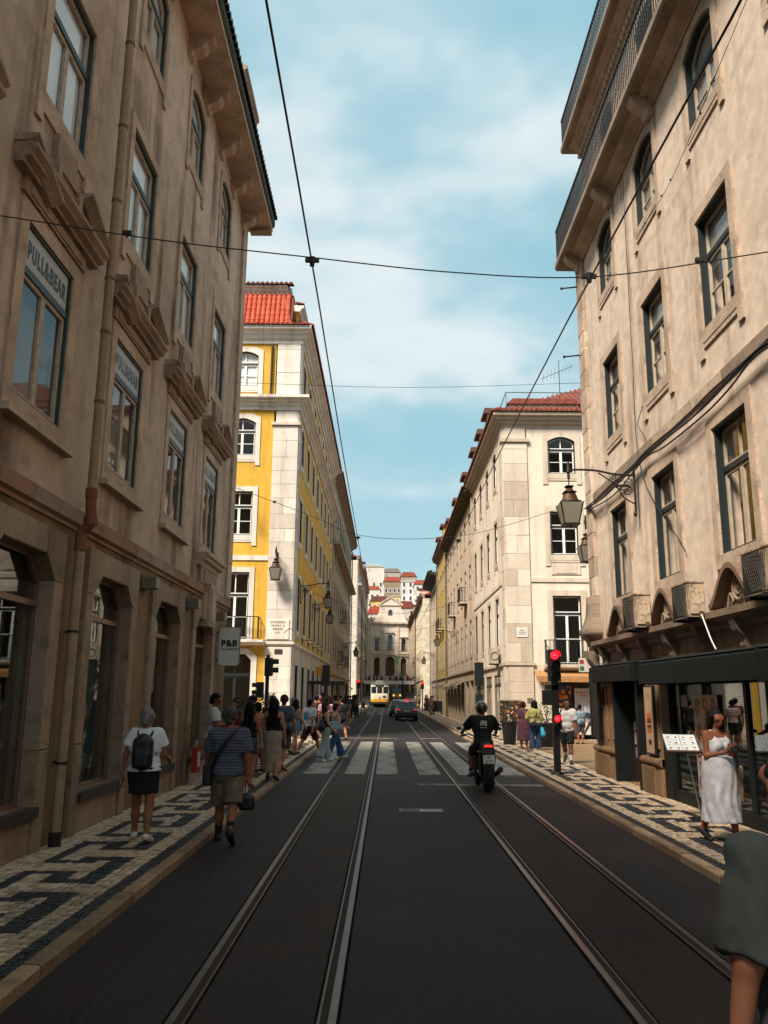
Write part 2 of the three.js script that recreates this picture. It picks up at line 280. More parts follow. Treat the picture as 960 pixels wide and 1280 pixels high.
// outline of an opening, origin at its foot in the middle
function outline(w, h, type, inset = 0, foot = inset) {
  const a = w / 2 - inset, t = h - inset, P = [[-a, foot], [a, foot]];
  if (type === 'arch') { const r = w * .17; const y0 = t - r; for (let i = 0; i <= 10; i++) { const k = 1 - i / 5; P.push([a * k, y0 + r * (1 - k * k)]); } }
  else if (type === 'round') { const y0 = t - a; for (let i = 0; i <= 12; i++) { const k = i / 12 * Math.PI; P.push([a * Math.cos(k), y0 + a * Math.sin(k)]); } }
  else if (type === 'cham') { const c = w * .17; P.push([a, t - c], [a - c, t], [-a + c, t], [-a, t - c]); }
  else P.push([a, t], [-a, t]);
  return P;
}
function wallGeo(s0, s1, y0, y1, ops, th = .35) { return ext([[s0, y0], [s1, y0], [s1, y1], [s0, y1]], th, ops.map(o => outline(o.w, o.h, o.type).map(([x, y]) => [x + o.s, y + o.y]))); }
function wall(F, parent, s0, s1, y0, y1, ops, m, th = .35, n = 0, name = 'wall') { return place(F, name, tri(wallGeo(s0, s1, y0, y1, ops, th)), m, parent, 0, 0, n - th); }
const WC = new Map();
// st: {sur, band, ears, sill, frame, sash, pane, muntin, transom, blind, recess}
function windowGeo(w, h, type, st) {
  const key = [w, h, type, JSON.stringify(Object.entries(st).filter(e => !(e[1] && e[1].isMaterial)))].join('|'); if (WC.has(key)) return WC.get(key);
  const R = st.recess ?? .2, b = st.band ?? .14, out = {};
  if (b) {
    const o = outline(w + 2 * b, h + b, type === 'round' ? 'rect' : type, 0, -b * (st.sillK ?? 1));
    if (type === 'arch') { o.length = 0; const a = w / 2 + b, t = h + b; o.push([-a, -b], [a, -b], [a, t - w * .13], [a * .55, t], [-a * .55, t], [-a, t - w * .13]); }
    const L = [ext(o, .03 + (st.proud ?? .04), [outline(w, h, type, .008)])]; L[0].translate(0, 0, -.03);
    if (st.ears) { const a = w / 2 + b; L.push(bx(-a - .012, -a + b * .9, -b - .26, -b - .001, -.03, .043), bx(a - b * .9, a + .012, -b - .26, -b - .001, -.03, .043), bx(-a + b * .9, a - b * .9, -b - .09, -b - .001, -.03, .03)); }
    if (st.hood) { const a = w / 2 + b; L.push(bx(-a - .05, a + .05, h + b + .001, h + b + .09, -.03, .12)); }
    if (st.sill) L.push(bx(-w / 2 - b - .05, w / 2 + b + .05, -b - .09, -b - .001, -.05, .13));
    out.surround = mg(L);
  }
  const f = .045, fr = [ext(outline(w, h, type, -.012, -.012), R + .02 - .006, [outline(w, h, type, f)])]; fr[0].translate(0, 0, -R - .02);
  const ty = h * (st.transom ?? .7); if (st.transom !== 0) fr.push(bx(-w / 2 + f - .005, w / 2 - f + .005, ty - .045, ty + .045, -R - .022, -R + .052)); out.frame = mg(fr);
  const g = .05, S = [], zi = -R - .015, zo = -R + .028; // sashes
  const ring = (x0, x1, y0, y1) => S.push(bx(x0, x0 + g, y0, y1, zi, zo), bx(x1 - g, x1, y0, y1, zi, zo), bx(x0 + g, x1 - g, y0, y0 + g, zi, zo), bx(x0 + g, x1 - g, y1 - g, y1, zi, zo));
  const top = st.transom === 0 ? h - f : ty - .047;
  ring(-w / 2 + f + .003, -.004, f + .003, top); ring(.004, w / 2 - f - .003, f + .003, top);
  const m = st.muntin ?? 0; for (let k = 1; k <= m; k++) { const y = f + (top - f) * k / (m + 1); S.push(bx(-w / 2 + f + g, -g - .004, y - .014, y + .014, zi + .005, zo - .006), bx(g + .004, w / 2 - f - g, y - .014, y + .014, zi + .005, zo - .006)); }
  if (st.transom !== 0) {
    const y0 = ty + .047; const u = ext(outline(w, h, type, f + .003, y0), .043, [outline(w, h, type, f + .003 + g * .8, y0 + g * .8)]); u.translate(0, 0, zi); S.push(u);
    if (st.split) S.push(bx(-.022, .022, y0 + g * .8, type === 'arch' ? h - f - g - .02 : h - f - g * .8, zi + .002, zo - .002));
  }
  out.sash = mg(S);
  const pn = new THREE.ShapeGeometry(shp(outline(w, h, type, .03))); pn.translate(0, 0, -R); out.pane = mg([pn]);
  if (st.pane_backing) { const bl = ext(outline(w, h, type, .02, h * (1 - st.pane_backing)), .01); bl.translate(0, 0, -R - .05); out.pane_backing = mg([bl]); }
  WC.set(key, out); return out;
}
function windowAt(F, parent, op, st, name = 'window') {
  const g = windowGeo(op.w, op.h, op.type, st), o = grp(name, parent); at(F, o, op.s, op.y, st.n ?? 0);
  if (g.surround) mesh('surround', g.surround, st.sur ?? G_.lime, o);
  mesh('frame', g.frame, st.frameM ?? G_.greenDk, o); mesh('sash', g.sash, st.sashM ?? G_.white, o); mesh('pane', g.pane, st.pane ?? G_.glass, o);
  if (g.pane_backing) mesh('pane_backing', g.pane_backing, st.blindM ?? M('#b9bdbd', { roughness: 1 }), o);
  return o;
}
// shell behind a facade: floor-to-roof box, so that rooms are closed and dark
function shell(parent, x0, x1, z0, z1, y1, m, y0 = 0, open = '', floors = []) {
  const has = k => !open.includes(k), e = .2; if (has('n')) mesh('back_wall', [bx(x0, x1, y0, y1, z0, z0 + e)], m, parent); if (has('s')) mesh('party_wall', [bx(x0, x1, y0, y1, z1 - e, z1)], m, parent); if (has('w')) mesh('party_wall', [bx(x0, x0 + e, y0, y1, z0 + e, z1 - e)], m, parent); if (has('e')) mesh('party_wall', [bx(x1 - e, x1, y0, y1, z0 + e, z1 - e)], m, parent);
  mesh('ceiling', [bx(x0 + .01, x1 - .01, y1 - .01, y1 + .2, z0 + .01, z1 - .01)], m, parent); for (const y of floors) mesh('room_floor', [bx(x0 + .02, x1 - .02, y, y + .18, z0 + .21, z1 - .02)], m, parent);
  const px = open.includes('e') ? x1 - 4.2 : open.includes('w') ? x0 + 4.2 : null; if (px !== null) mesh('partition', [bx(px - .06, px + .06, y0, y1 - .02, z0 + .21, open.includes('s') ? z1 - 4.2 : z1 - .21)], m, parent); if (open.includes('s')) mesh('partition', [bx(x0 + .21, x1 - .21, y0, y1 - .02, z1 - 4.2, z1 - 4.08)], m, parent);
}
function railing(F, parent, s0, s1, y, n, h, step, m, ret, name = 'railing') { // iron railing with each bar its own mesh
  const r = grp(name, parent); at(F, r, 0, y, n);
  const bar = mg([bx(-.011, .011, .05, h - .03, -.011, .011), sph(0, h * .5, 0, .02, 1, 1.6, 1, 6)]);
  mesh('rail', [bx(s0, s1, h - .035, h, -.025, .025), bx(s0, s1, .04, .065, -.015, .015), ...(ret ? [bx(s0, s0 + .03, h - .035, h, -ret, -.026), bx(s1 - .03, s1, h - .035, h, -ret, -.026), bx(s0 + .005, s0 + .025, .04, .065, -ret, -.016), bx(s1 - .025, s1 - .005, .04, .065, -ret, -.016)] : [])], m, r);
  const N = Math.round((s1 - s0) / step); for (let i = 0; i <= N; i++) mesh('baluster', bar, m, r, [s0 + .015 + (s1 - s0 - .03) * i / N, 0, 0]);
  if (ret) for (let k = 1; k * step < ret - .05; k++) for (const s of [s0 + .015, s1 - .015]) mesh('baluster', bar, m, r, [s, 0, -k * step]);
  return r;
}
// overlapping clay tiles along an eave, one joined piece
function eaveTiles(L, step = .21, len = .35, drop = .12) { const l = []; for (let s = step / 2; s < L; s += step) { const g = new THREE.CylinderGeometry(step * .46, step * .52, len, 7, 1, false, 0, Math.PI); g.rotateZ(0); g.rotateX(Math.PI / 2); g.rotateZ(Math.PI / 2); g.rotateX(drop); g.translate(s, 0, 0); l.push(g); } return mg(l); }
function quoins(F, parent, s0, s1, y0, y1, n, th, m, name = 'pilaster', hgt = .62) { // pilaster of single blocks
  const p = grp(name, parent); at(F, p, 0, 0, 0); let y = y0, k = 0; const ms = Array.isArray(m) ? m : [m];
  while (y < y1 - .05) { let h = Math.min(hgt * ri(.85, 1.15), y1 - y); if (y1 - y - h < .2) h = y1 - y; const cut = k % 2 ? 0 : (rnd() < .45 ? ri(.35, .65) : 0), d = ri(-.004, .004), q = .006;
    if (cut) { const c = s0 + (s1 - s0) * cut; mesh('stone_block', cbx(s0, c - q / 2, y, y + h - q, n - th, n + d, .012), ms[rnd() * ms.length | 0], p); mesh('stone_block', cbx(c + q / 2, s1, y, y + h - q, n - th, n + ri(-.004, .004), .012), ms[rnd() * ms.length | 0], p); }
    else mesh('stone_block', cbx(s0, s1, y, y + h - q, n - th, n + d, .012), ms[rnd() * ms.length | 0], p);
    y += h; k++; }
  return p;
}
const signTex = (w, h, bg, draw) => new THREE.MeshPhysicalMaterial({ map: canvasTex(w, h, (x, W, H) => { x.fillStyle = bg; x.fillRect(0, 0, W, H); draw(x, W, H); }), roughness: .5 });

// ================= LEFT: TAN BUILDING WITH THE CLOTHING SHOP =================
const L1 = tag(grp('shop_building'), 'weathered tan plaster building with pedimented windows and clothing shop below', 'building');
{
  const F = frameOf(-4.1, -21.5, Math.PI / 2), S = z => -21.5 - z, pl = M('#b7a28e', { tex: 'dirty', bump: 'bump', bs: .003 }), plU = M('#c4ae9c', { tex: 'dirty', bump: 'bump', bs: .003 });
  const st1 = M('#bea896', { tex: 'stone', bump: 'bump', bs: .006 }), st2 = M('#a08a79', { tex: 'stone', bump: 'bump', bs: .006 }), st3 = M('#c6b09c', { tex: 'stone', bump: 'bump', bs: .006 });
  const zc = [-18.72, -15.55, -12.37, -9.2, -6.03, -2.86, .31, 3.48];
  const W1 = zc.map(z => ({ s: S(z), y: 5.1, w: 1.38, h: 2.06, type: 'rect' })), W2 = zc.map(z => ({ s: S(z), y: 8.85, w: 1.34, h: 1.95, type: 'rect' })), W3 = zc.map(z => ({ s: S(z), y: 12.63, w: 1.25, h: 1.72, type: 'arch' }));
  const GD = zc.map(z => ({ s: S(z), y: .62, w: 1.78, h: 2.92, type: 'cham' }));
  const S0 = 0, S1 = -26; // runs towards and past the camera
  // s grows away from the camera, so the building lies at negative s
  wall(F, L1, S1, S0 - .52, 4.26, 11.7, [...W1, ...W2], pl); wall(F, L1, S1, S0 - .52, 11.702, 14.98, W3, plU);
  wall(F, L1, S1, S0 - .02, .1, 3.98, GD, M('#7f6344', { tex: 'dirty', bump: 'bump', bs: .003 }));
  // belt course blocks
  { const b = grp('belt_course', L1); at(F, b, 0, 0, 0); let s = S1; while (s < S0 - .01) { const l = Math.min(ri(1.5, 2.6), S0 - s); const a = mesh('stone_block', profile([[-.2, 3.98], [.03, 3.98], [.03, 4.03], [.085, 4.06], [.085, 4.24], [.06, 4.26], [-.2, 4.26]], l - .008), [st2, M('#9a765c', { tex: 'stone', bump: 'bump' })][rnd() * 2 | 0], b, [s, 0, 0]); tri(a.geometry); s += l; } }
  // corner pilaster
  quoins(F, L1, -.5, 0, 4.28, 14.9, .07, .4, [st3, st1], 'pilaster', .95);
  // plinth blocks between the shop windows and jamb stones
  GD.forEach((o, i) => {
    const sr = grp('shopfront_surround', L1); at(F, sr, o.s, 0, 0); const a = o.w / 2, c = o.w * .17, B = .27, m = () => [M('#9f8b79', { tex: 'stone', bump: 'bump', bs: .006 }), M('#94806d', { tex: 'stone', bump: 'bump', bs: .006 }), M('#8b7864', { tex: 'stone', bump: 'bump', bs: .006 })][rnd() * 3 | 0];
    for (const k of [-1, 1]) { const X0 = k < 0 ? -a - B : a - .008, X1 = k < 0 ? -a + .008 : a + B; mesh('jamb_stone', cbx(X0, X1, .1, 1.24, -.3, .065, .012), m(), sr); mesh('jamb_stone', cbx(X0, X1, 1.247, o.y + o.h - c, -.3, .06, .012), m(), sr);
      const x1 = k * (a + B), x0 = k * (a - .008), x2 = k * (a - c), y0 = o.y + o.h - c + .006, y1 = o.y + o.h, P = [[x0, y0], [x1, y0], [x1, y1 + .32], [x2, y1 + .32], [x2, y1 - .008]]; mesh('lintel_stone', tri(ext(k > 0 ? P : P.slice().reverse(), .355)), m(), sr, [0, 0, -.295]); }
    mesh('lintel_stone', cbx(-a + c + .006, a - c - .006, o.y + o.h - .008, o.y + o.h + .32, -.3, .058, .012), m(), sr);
    mesh('sill', [bx(-a - .02, a + .02, .5, .615, -.3, .11)], M('#3a332e', { tex: 'stone' }), sr);
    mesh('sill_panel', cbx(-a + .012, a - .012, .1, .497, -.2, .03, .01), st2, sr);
    if (i < 4) { // bronze trim, glass, fanlight sign
      const sw = grp('shop_window', L1); at(F, sw, o.s, o.y, 0); const R = -.2;
      mesh('frame', [(() => { const g = ext(outline(o.w, o.h, 'cham', -.01, -.01), .06, [outline(o.w, o.h, 'cham', .05)]); g.translate(0, 0, R); return g; })(), bx(-a, a, 2.3, 2.37, R, R + .07)], M('#7a6149', { roughness: .5, metalness: .3 }), sw);
      const p = new THREE.ShapeGeometry(shp(outline(o.w, o.h, 'cham', .03))); p.translate(0, 0, R + .03); mesh('pane', [p], G_.shopGlass, sw);
      const tx = signTex(512, 160, '#241a17', (x, w, h) => { x.fillStyle = '#070606'; x.font = 'bold 96px sans-serif'; x.textAlign = 'center'; x.textBaseline = 'middle'; x.fillText('PULL&BEAR', w / 2, h / 2 + 6, w * .9); }); const sgn = mesh('fanlight_sign', panel(1.6, .5), tx, sw); sgn.position.set(0, 2.64, R - .03); sgn.rotation.y = 0;
      mesh('curtain', [bx(-a + .05, a * .1, .02, 2.28, R - .9, R - .86), bx(a * .1, a - .05, .02, 2.28, R - .32, R - .28)], M('#56645f', { roughness: 1 }), sw);
    }
  });
  // first floor: PULL&BEAR panels over casements, pediments on top
  const st = { band: .2, recess: .07, proud: .02, transom: .73, muntin: 0, sur: st1, frameM: M('#20383a', { roughness: .5 }), sashM: M('#c0af9c', { roughness: .7, tex: 'grain' }), pane: G_.glass, sill: true };
  const signM = signTex(512, 150, '#a5a9a6', (x, w, h) => { x.fillStyle = '#23262e'; x.font = 'bold 92px sans-serif'; x.textAlign = 'center'; x.textBaseline = 'middle'; x.fillText('PULL&BEAR', w / 2, h / 2 + 4, w * .92); x.lineWidth = 7; x.strokeStyle = '#23262e'; x.strokeText('PULL&BEAR', w / 2, h / 2 + 4, w * .92); });
  const ped = (() => { // cornice with a broken, raking top
    const w = 1.2, A = [], prof = [[0, 0], [.12, 0], [.12, .05], [.2, .08], [.2, .12], [.26, .17], [.26, .22], [0, .24]];
    const c = profile(prof, w * 2); c.translate(-w, 7.56, 0); A.push(c);
    for (const k of [-1, 1]) { const r = profile([[0, 0], [.14, 0], [.2, .05], [.26, .09], [.26, .13], [0, .15]], .86); r.rotateZ(k * -.40 * -1); if (k < 0) { r.translate(-w - .02, 7.8, 0); } else { const q = profile([[0, 0], [.14, 0], [.2, .05], [.26, .09], [.26, .13], [0, .15]], .86); q.translate(-.86, 0, 0); q.rotateZ(-.40); q.translate(w + .02, 7.8, 0); A.push(q); continue; } A.push(r); }
    const t = ext([[-w + .1, 7.79], [w - .1, 7.79], [.45, 8.1], [-.45, 8.1]], .1); A.push(t);
    A.push(bx(-.36, .36, 8.1, 8.2, 0, .13), bx(-.3, .3, 8.2, 8.56, 0, .09), bx(-.4, -.28, 7.82, 8.14, .1, .16), bx(.28, .4, 7.82, 8.14, .1, .16)); return mg(A);
  })();
  const frz = mg([bx(-.95, .95, 7.37, 7.56, -.1, .05), bx(-.8, .8, 7.41, 7.52, .05, .065)]);
  W1.forEach((o, i) => { const w = windowAt(F, L1, o, st); const sp = mesh('sign_panel', panel(1.24, .46), signM, w); sp.position.set(0, 1.78, -.03); mesh('pane_backing', [bx(-.64, .64, .05, 2.0, -.3, -.29)], M('#7f8588', { roughness: 1 }), w);  // grey sheet added behind each pane, pale sky reflection put into its colour
    if (i < 5) { const p = grp('pediment', L1); at(F, p, o.s, 0, 0); mesh('cornice', ped, st2, p); mesh('frieze', frz, st2, p); }
    // window above the passage stands on a bracketed shelf
  });
  { const b = grp('balcony_shelf', L1); at(F, b, W1[0].s, 0, 0); mesh('moulding', profile([[-.1, 4.62], [.1, 4.62], [.12, 4.7], [.2, 4.74], [.2, 4.8], [.26, 4.84], [.26, 4.9], [-.1, 4.9]], 2.0), st1, b, [-1, 0, 0]); mesh('apron', [bx(-.85, .85, 4.262, 4.62, -.1, .09), bx(-.6, .6, 4.3, 4.56, .09, .11)], st2, b); mesh('keystone', [bx(-.28, .28, 3.36, 4.3, -.05, .2), bx(-.2, .2, 3.44, 4.2, .2, .23), bx(-.42, -.3, 3.5, 4.1, -.05, .12), bx(.3, .42, 3.5, 4.1, -.05, .12)], st1, b); }
  const st2f = { band: .17, recess: .09, proud: .03, transom: .64, muntin: 0, sur: st1, frameM: M('#20383a', { roughness: .5 }), sashM: M('#c4b4a3', { roughness: .7, tex: 'grain' }), pane: G_.glass, ears: true, pane_backing: 1, blindM: M('#cdd3d4', { roughness: 1 }) };  // pale blinds added upstairs, sky reflection partly put into their cool colour
  W2.forEach(o => windowAt(F, L1, o, st2f)); W3.forEach(o => windowAt(F, L1, o, { ...st2f, band: .15, transom: .6, blindM: M('#c4cac9', { roughness: 1 }) }));
  // eaves: stone soffit on brackets, green-grown gutter edge, clay tiles
  const ev = grp('eaves', L1); at(F, ev, 0, 0, 0);
  mesh('soffit', [bx(S1, .32, 14.98, 15.1, -.3, .72)], st1, ev); mesh('edge', tri(profile([[.5, 15.1], [.74, 15.1], [.78, 15.16], [.78, 15.3], [.74, 15.36], [.5, 15.36]], .32 - S1)), M('#3b4036', { tex: 'stone', bump: 'bump', bs: .01 }), ev, [S1, 0, 0]);
  const br = tri(ext([[-.02, 14.98], [-.02, 14.5], [.08, 14.52], [.12, 14.62], [.3, 14.68], [.38, 14.82], [.5, 14.86], [.52, 14.98]], .3)); br.rotateY(-Math.PI / 2);
  for (let z = -20.9; z < 3; z += 1.585) mesh('bracket', br, st1, ev, [S(z) + .15, 0, 0]);
  mesh('end_board', [bx(.05, .32, 14.86, 14.98, .1, .7)], st2, ev);
  { const t = eaveTiles(.3 - S1, .2, .34, .1); const m = mesh('eave_tiles', t, M('#44493a', { tex: 'tilec' }), ev, [S1, 15.42, .66]); m.userData.kind = 'stuff'; }
  mesh('roof', [(() => { const g = ext([[-8, 17.6], [.72, 15.38], [.72, 15.3], [-8, 15.3]], 25.9); g.rotateY(-Math.PI / 2); g.translate(0, 0, 0); return g; })()], M('#6a4a38', { tex: 'tilec' }), ev, [-.02, 0, 0]);
  // dormer gable beyond the eave
  const dm = grp('dormer', L1); at(F, dm, -1.1, 15.4, -.1);
  mesh('dormer_wall', [bx(-.8, .8, 0, 2.6, -2, 0)], st1, dm); mesh('dormer_cornice', [profile([[0, 2.6], [.1, 2.6], [.16, 2.7], [.28, 2.76], [.28, 2.9], [.34, 2.95], [.34, 3.05], [-2, 3.05], [-2, 2.6]], 2.2)].map(g => { g.translate(-1.1, 0, 0); return g; }), st2, dm); mesh('dormer_pane', [bx(-.45, .45, .5, 2.1, .001, .02)], G_.paneGrey, dm);
  for (const s of [-6, -11]) { const d = grp('dormer', L1); at(F, d, s, 15.4, -.1); mesh('dormer_wall', [bx(-.8, .8, 0, 2.2, -2, 0)], st1, d); mesh('dormer_cornice', [bx(-1, 1, 2.2, 2.4, -2, .2)], st2, d); }
  shell(L1, -17, -4.42, -21.48, 4.5, 15, G_.room, .02, 'e', [4.1, 7.9, 11.7]);
  const gable = mesh('gable_wall', [bx(-17, -4.46, .1, 14.9, -21.5, -21.485)], pl, L1);
}
{ // drainpipe, held by clips
  const d = tag(grp('drainpipe', null, [-3.97, .1, -10.62]), 'long cream drainpipe with a rusty kinked joint at the belt course', 'pipe'), pm = M('#a68d6f', { roughness: .6, tex: 'grain' }), rm = M('#8a5a3a', { roughness: .9, tex: 'grain' });
  mesh('lower_pipe', [cyl([0, .16, 0], [0, 3.75, 0], .062, .062, 14)], pm, d); mesh('upper_pipe', [cyl([.1, 4.3, .04], [.1, 14.75, .04], .062, .062, 14)], pm, d);
  mesh('elbow', [tube([[0, 3.7, 0], [.0, 3.84, 0], [.12, 3.98, .02], [.11, 4.14, .04], [.1, 4.36, .04]], .07, 20, 12), cyl([0, 3.6, 0], [0, 3.74, 0], .078, .078, 14), cyl([.12, 3.94, .02], [.115, 4.05, .03], .084, .084, 14), cyl([.1, 4.3, .04], [.1, 4.42, .04], .078, .078, 14)], rm, d);
  mesh('foot', [cyl([0, .0, 0], [0, .17, 0], .075, .075, 12)], M('#1a1817'), d);
  for (const y of [.95, 2.55]) mesh('clip', [cyl([0, y, 0], [0, y + .03, 0], .072, .072, 14), bx(-.13, 0, y, y + .03, -.09, -.07)], G_.iron, d);
  for (const y of [5.6, 6.6, 7.4, 8.6, 9.8, 11.2, 12.4, 13.6]) mesh('clip', [cyl([.1, y, .04], [.1, y + .04, .04], .072, .072, 14)], M('#6b5a47'), d);
}
for (const z of [-13.93, -17.13, -20.0]) { // wall lamps over the shopfront
  const l = tag(grp('wall_lamp', null, [-4.1, 3.62, z]), z > -15 ? 'small grey box lamp on the tan wall nearest the drainpipe' : z > -19 ? 'small grey box lamp above the wall between the last two shop windows' : 'small grey box lamp beside the hanging shop sign', 'lamp', 'box lamps over the clothing shop');
  mesh('housing', [bx(0, .26, 0, .18, -.13, .13)], M('#7d7466', { roughness: .5, tex: 'grain' }), l); mesh('lens', [bx(.03, .23, -.008, 0, -.1, .1)], M('#8d8a80', { roughness: .3 }), l); mesh('plate', [bx(0, .02, -.04, .22, -.15, .15)], M('#4b443c'), l);
}
{ // hanging sign
  const s = tag(grp('hanging_sign', null, [-3.86, 2.55, -20.35]), 'white rounded hanging shop sign reading P&B on the building corner', 'sign');
  const sh = new THREE.Shape(), w = .26, h = .47, r = .07; sh.moveTo(-w + r, -h); sh.lineTo(w - r, -h); sh.quadraticCurveTo(w, -h, w, -h + r); sh.lineTo(w, h - r); sh.quadraticCurveTo(w, h, w - r, h); sh.lineTo(-w + r, h); sh.quadraticCurveTo(-w, h, -w, h - r); sh.lineTo(-w, -h + r); sh.quadraticCurveTo(-w, -h, -w + r, -h);
  const g = new THREE.ExtrudeGeometry(sh, { depth: .09, bevelEnabled: false }); g.translate(.07, .47, -.045); mesh('case', [g], M('#2c2d30', { roughness: .5 }), s);
  const fg = new THREE.ShapeGeometry(sh); fg.scale(.95, .97, 1); const uv = fg.attributes.uv, p = fg.attributes.position; for (let i = 0; i < p.count; i++) uv.setXY(i, p.getX(i) / .52 + .5, p.getY(i) / .94 + .5);
  const fm = signTex(256, 464, '#c9cac5', (x, W, H) => { x.fillStyle = '#14161c'; x.textAlign = 'center'; x.font = 'bold 100px sans-serif'; x.lineWidth = 7; x.strokeStyle = '#14161c'; x.fillText('P&B', W / 2, H * .5, W * .86); x.strokeText('P&B', W / 2, H * .5, W * .86); x.font = 'bold 40px sans-serif'; x.fillText('PULL&BEAR', W / 2, H * .6, W * .9); });
  const f = mesh('face', fg, fm, s); f.position.set(.07, .47, .048);
  mesh('bracket', [bx(-.26, -.19, .12, .16, -.02, .02), bx(-.26, -.19, .78, .82, -.02, .02), bx(-.27, -.25, .05, .9, -.04, .04)], G_.black, s);
}
// ================= RIGHT: TAN BUILDING WITH THE RESTAURANT =================
const R1 = tag(grp('restaurant_building'), 'tan plaster corner building with iron balconies on top and restaurant below', 'building');
const rustStone = M('#7d6a58', { tex: 'stone', bump: 'bump', bs: .006 }), rStone = M('#b9a593', { tex: 'stone', bump: 'bump', bs: .005 }), rStoneD = M('#8f7d6b', { tex: 'stone', bump: 'bump', bs: .006 }), rStoneL = M('#cbbba9', { tex: 'stone', bump: 'bump', bs: .005 });
{
  const F = frameOf(5.25, -21.1, -Math.PI / 2), S = z => z + 21.1, pl = M('#cdb9a5', { tex: 'plaster', bump: 'bump', bs: .003 }), pl2 = M('#cdb6a2', { tex: 'plaster', bump: 'bump', bs: .003 });
  const zc = [-18.36, -15.28, -12.2, -9.12, -6.04, -2.96, .12, 3.2], S1 = 25.5;
  const C = zc.map(z => ({ s: S(z), y: 4.08, w: 1.3, h: 2.07, type: 'rect' })), B = zc.map(z => ({ s: S(z), y: 7.84, w: 1.32, h: 1.98, type: 'rect' })), A = zc.map(z => ({ s: S(z), y: 11.52, w: 1.3, h: 1.68, type: 'arch' })), U = zc.map(z => ({ s: S(z), y: 14.1, w: 1.2, h: 2.3, type: 'arch' }));
  wall(F, R1, .62, S1, 3.24, 6.72, C, pl); wall(F, R1, .62, S1, 6.94, 13.4, [...B, ...A], pl); wall(F, R1, .1, S1, 13.86, 17.25, U, pl2, .3, -.2);
  { const b = grp('belt_course', R1); at(F, b, 0, 0, 0); let s = .6; while (s < S1 - .01) { const l = Math.min(ri(1.2, 2.4), S1 - s); mesh('stone_block', cbx(s, s + l - .007, 6.72, 6.94, -.3, .045, .012), [rStone, rStoneD][rnd() * 2 | 0], b); s += l; } }
  quoins(F, R1, 0, .6, 4.35, 13.4, .09, .45, [rStone, rStoneL, M('#a99683', { tex: 'stone', bump: 'bump' })], 'pilaster', .56);
  const stC = { band: .2, recess: .15, transom: .66, split: true, sur: rStone, frameM: M('#152022', { roughness: .5 }), sashM: M('#b6a68f', { roughness: .65, tex: 'grain' }), pane: G_.glass };
  C.forEach((o, i) => { const w = windowAt(F, R1, o, stC); mesh('curtain', [bx(-.6, -.05, .02, 2.0, -.6, -.58), bx(.02, .6, .3, 2.0, -.66, -.64)], i % 2 ? M('#8a7452', { roughness: 1 }) : M('#77705f', { roughness: 1 }), w); });
  const stB = { band: .2, recess: .15, transom: .66, muntin: 1, sur: rStone, ears: true, frameM: M('#152022', { roughness: .5 }), sashM: M('#c3b49c', { roughness: .65, tex: 'grain' }), pane: G_.glass, pane_backing: .45, blindM: M('#8d8a80', { roughness: 1 }) };
  B.forEach((o, i) => { if (i === 0) { // its top light hangs open
    const w = windowAt(F, R1, o, { ...stB, pane_backing: 0 }); const f = mesh('open_fanlight', [bx(-.56, .56, 0, .05, -.02, .02), bx(-.56, .56, .45, .5, -.02, .02), bx(-.56, -.51, .05, .45, -.02, .02), bx(.51, .56, .05, .45, -.02, .02)], stB.sashM, w); f.position.set(0, 1.4, -.24); f.rotation.x = -.6;
  } else windowAt(F, R1, o, stB); });
  A.forEach(o => windowAt(F, R1, o, { ...stB, band: .17, transom: .6, pane_backing: 1 })); U.forEach(o => windowAt(F, R1, o, { ...stB, n: -.2, band: .15, transom: .75, ears: false, pane: G_.glass, pane_backing: 0, sashM: M('#3b3f42') }));
  // main cornice and long balcony
  const cn = grp('balcony', R1); at(F, cn, 0, 0, 0); const P = (pts, s0, s1, m, n) => mesh(n, tri(profile(pts, s1 - s0)), m, cn, [s0, 0, 0]);
  P([[-.2, 13.4], [.06, 13.4], [.06, 13.46], [.14, 13.5], [.14, 13.56], [.3, 13.64], [-.2, 13.64]], -.12, S1, rStone, 'cornice'); P([[-.3, 13.641], [.52, 13.641], [.56, 13.7], [.56, 13.84], [-.3, 13.86]], -.42, S1, rStoneD, 'slab');
  for (let s = 0.2; s < 18; s += 3.08) mesh('bracket', tri(profile([[0, 13.2], [.14, 13.22], [.18, 13.34], [.4, 13.5], [.48, 13.639], [0, 13.639]], .3)), rStone, cn, [s, 0, 0]);
  railing(F, R1, -.38, 18, 13.86, .5, .98, .115, G_.iron, .6);
  const c2 = grp('top_balcony', R1); at(F, c2, 0, 0, 0); const P2 = (pts, s0, s1, m, n) => mesh(n, tri(profile(pts, s1 - s0)), m, c2, [s0, 0, 0]);
  P2([[-.5, 17.0], [-.14, 17.0], [-.14, 17.08], [-.04, 17.12], [-.04, 17.2], [.1, 17.26], [-.5, 17.26]], .02, S1, rStone, 'cornice'); P2([[-.6, 17.261], [.26, 17.261], [.3, 17.32], [.3, 17.44], [-.6, 17.45]], -.25, S1, rStoneD, 'slab');
  const dl = []; for (let s = .1; s < 20; s += .22) dl.push(bx(s, s + .12, 16.86, 17.0, -.21, -.1)); mesh('dentils', dl, rStone, c2).userData.kind = 'stuff';
  railing(F, R1, -.22, 16, 17.45, .25, .86, .115, G_.iron, .5);
  mesh('parapet', [bx(6.4, 6.7, 17.3, 20.4, -20.6, 4)], pl2, R1);
  mesh('roof', [bx(6.7, 16.9, 17.3, 17.5, -21, 4.3)], G_.limeD, R1); shell(R1, 5.62, 17, -21.08, 4.4, 17.3, G_.room, 3.3, 'w', [3.32, 6.9, 10.6, 13.6]);
  // console pier cap at the corner
  const cap = grp('corner_console', R1); at(F, cap, 0, 0, 0);
  const cp = pts => { const g = lathe(pts, 4); g.rotateY(Math.PI / 4); return g; };
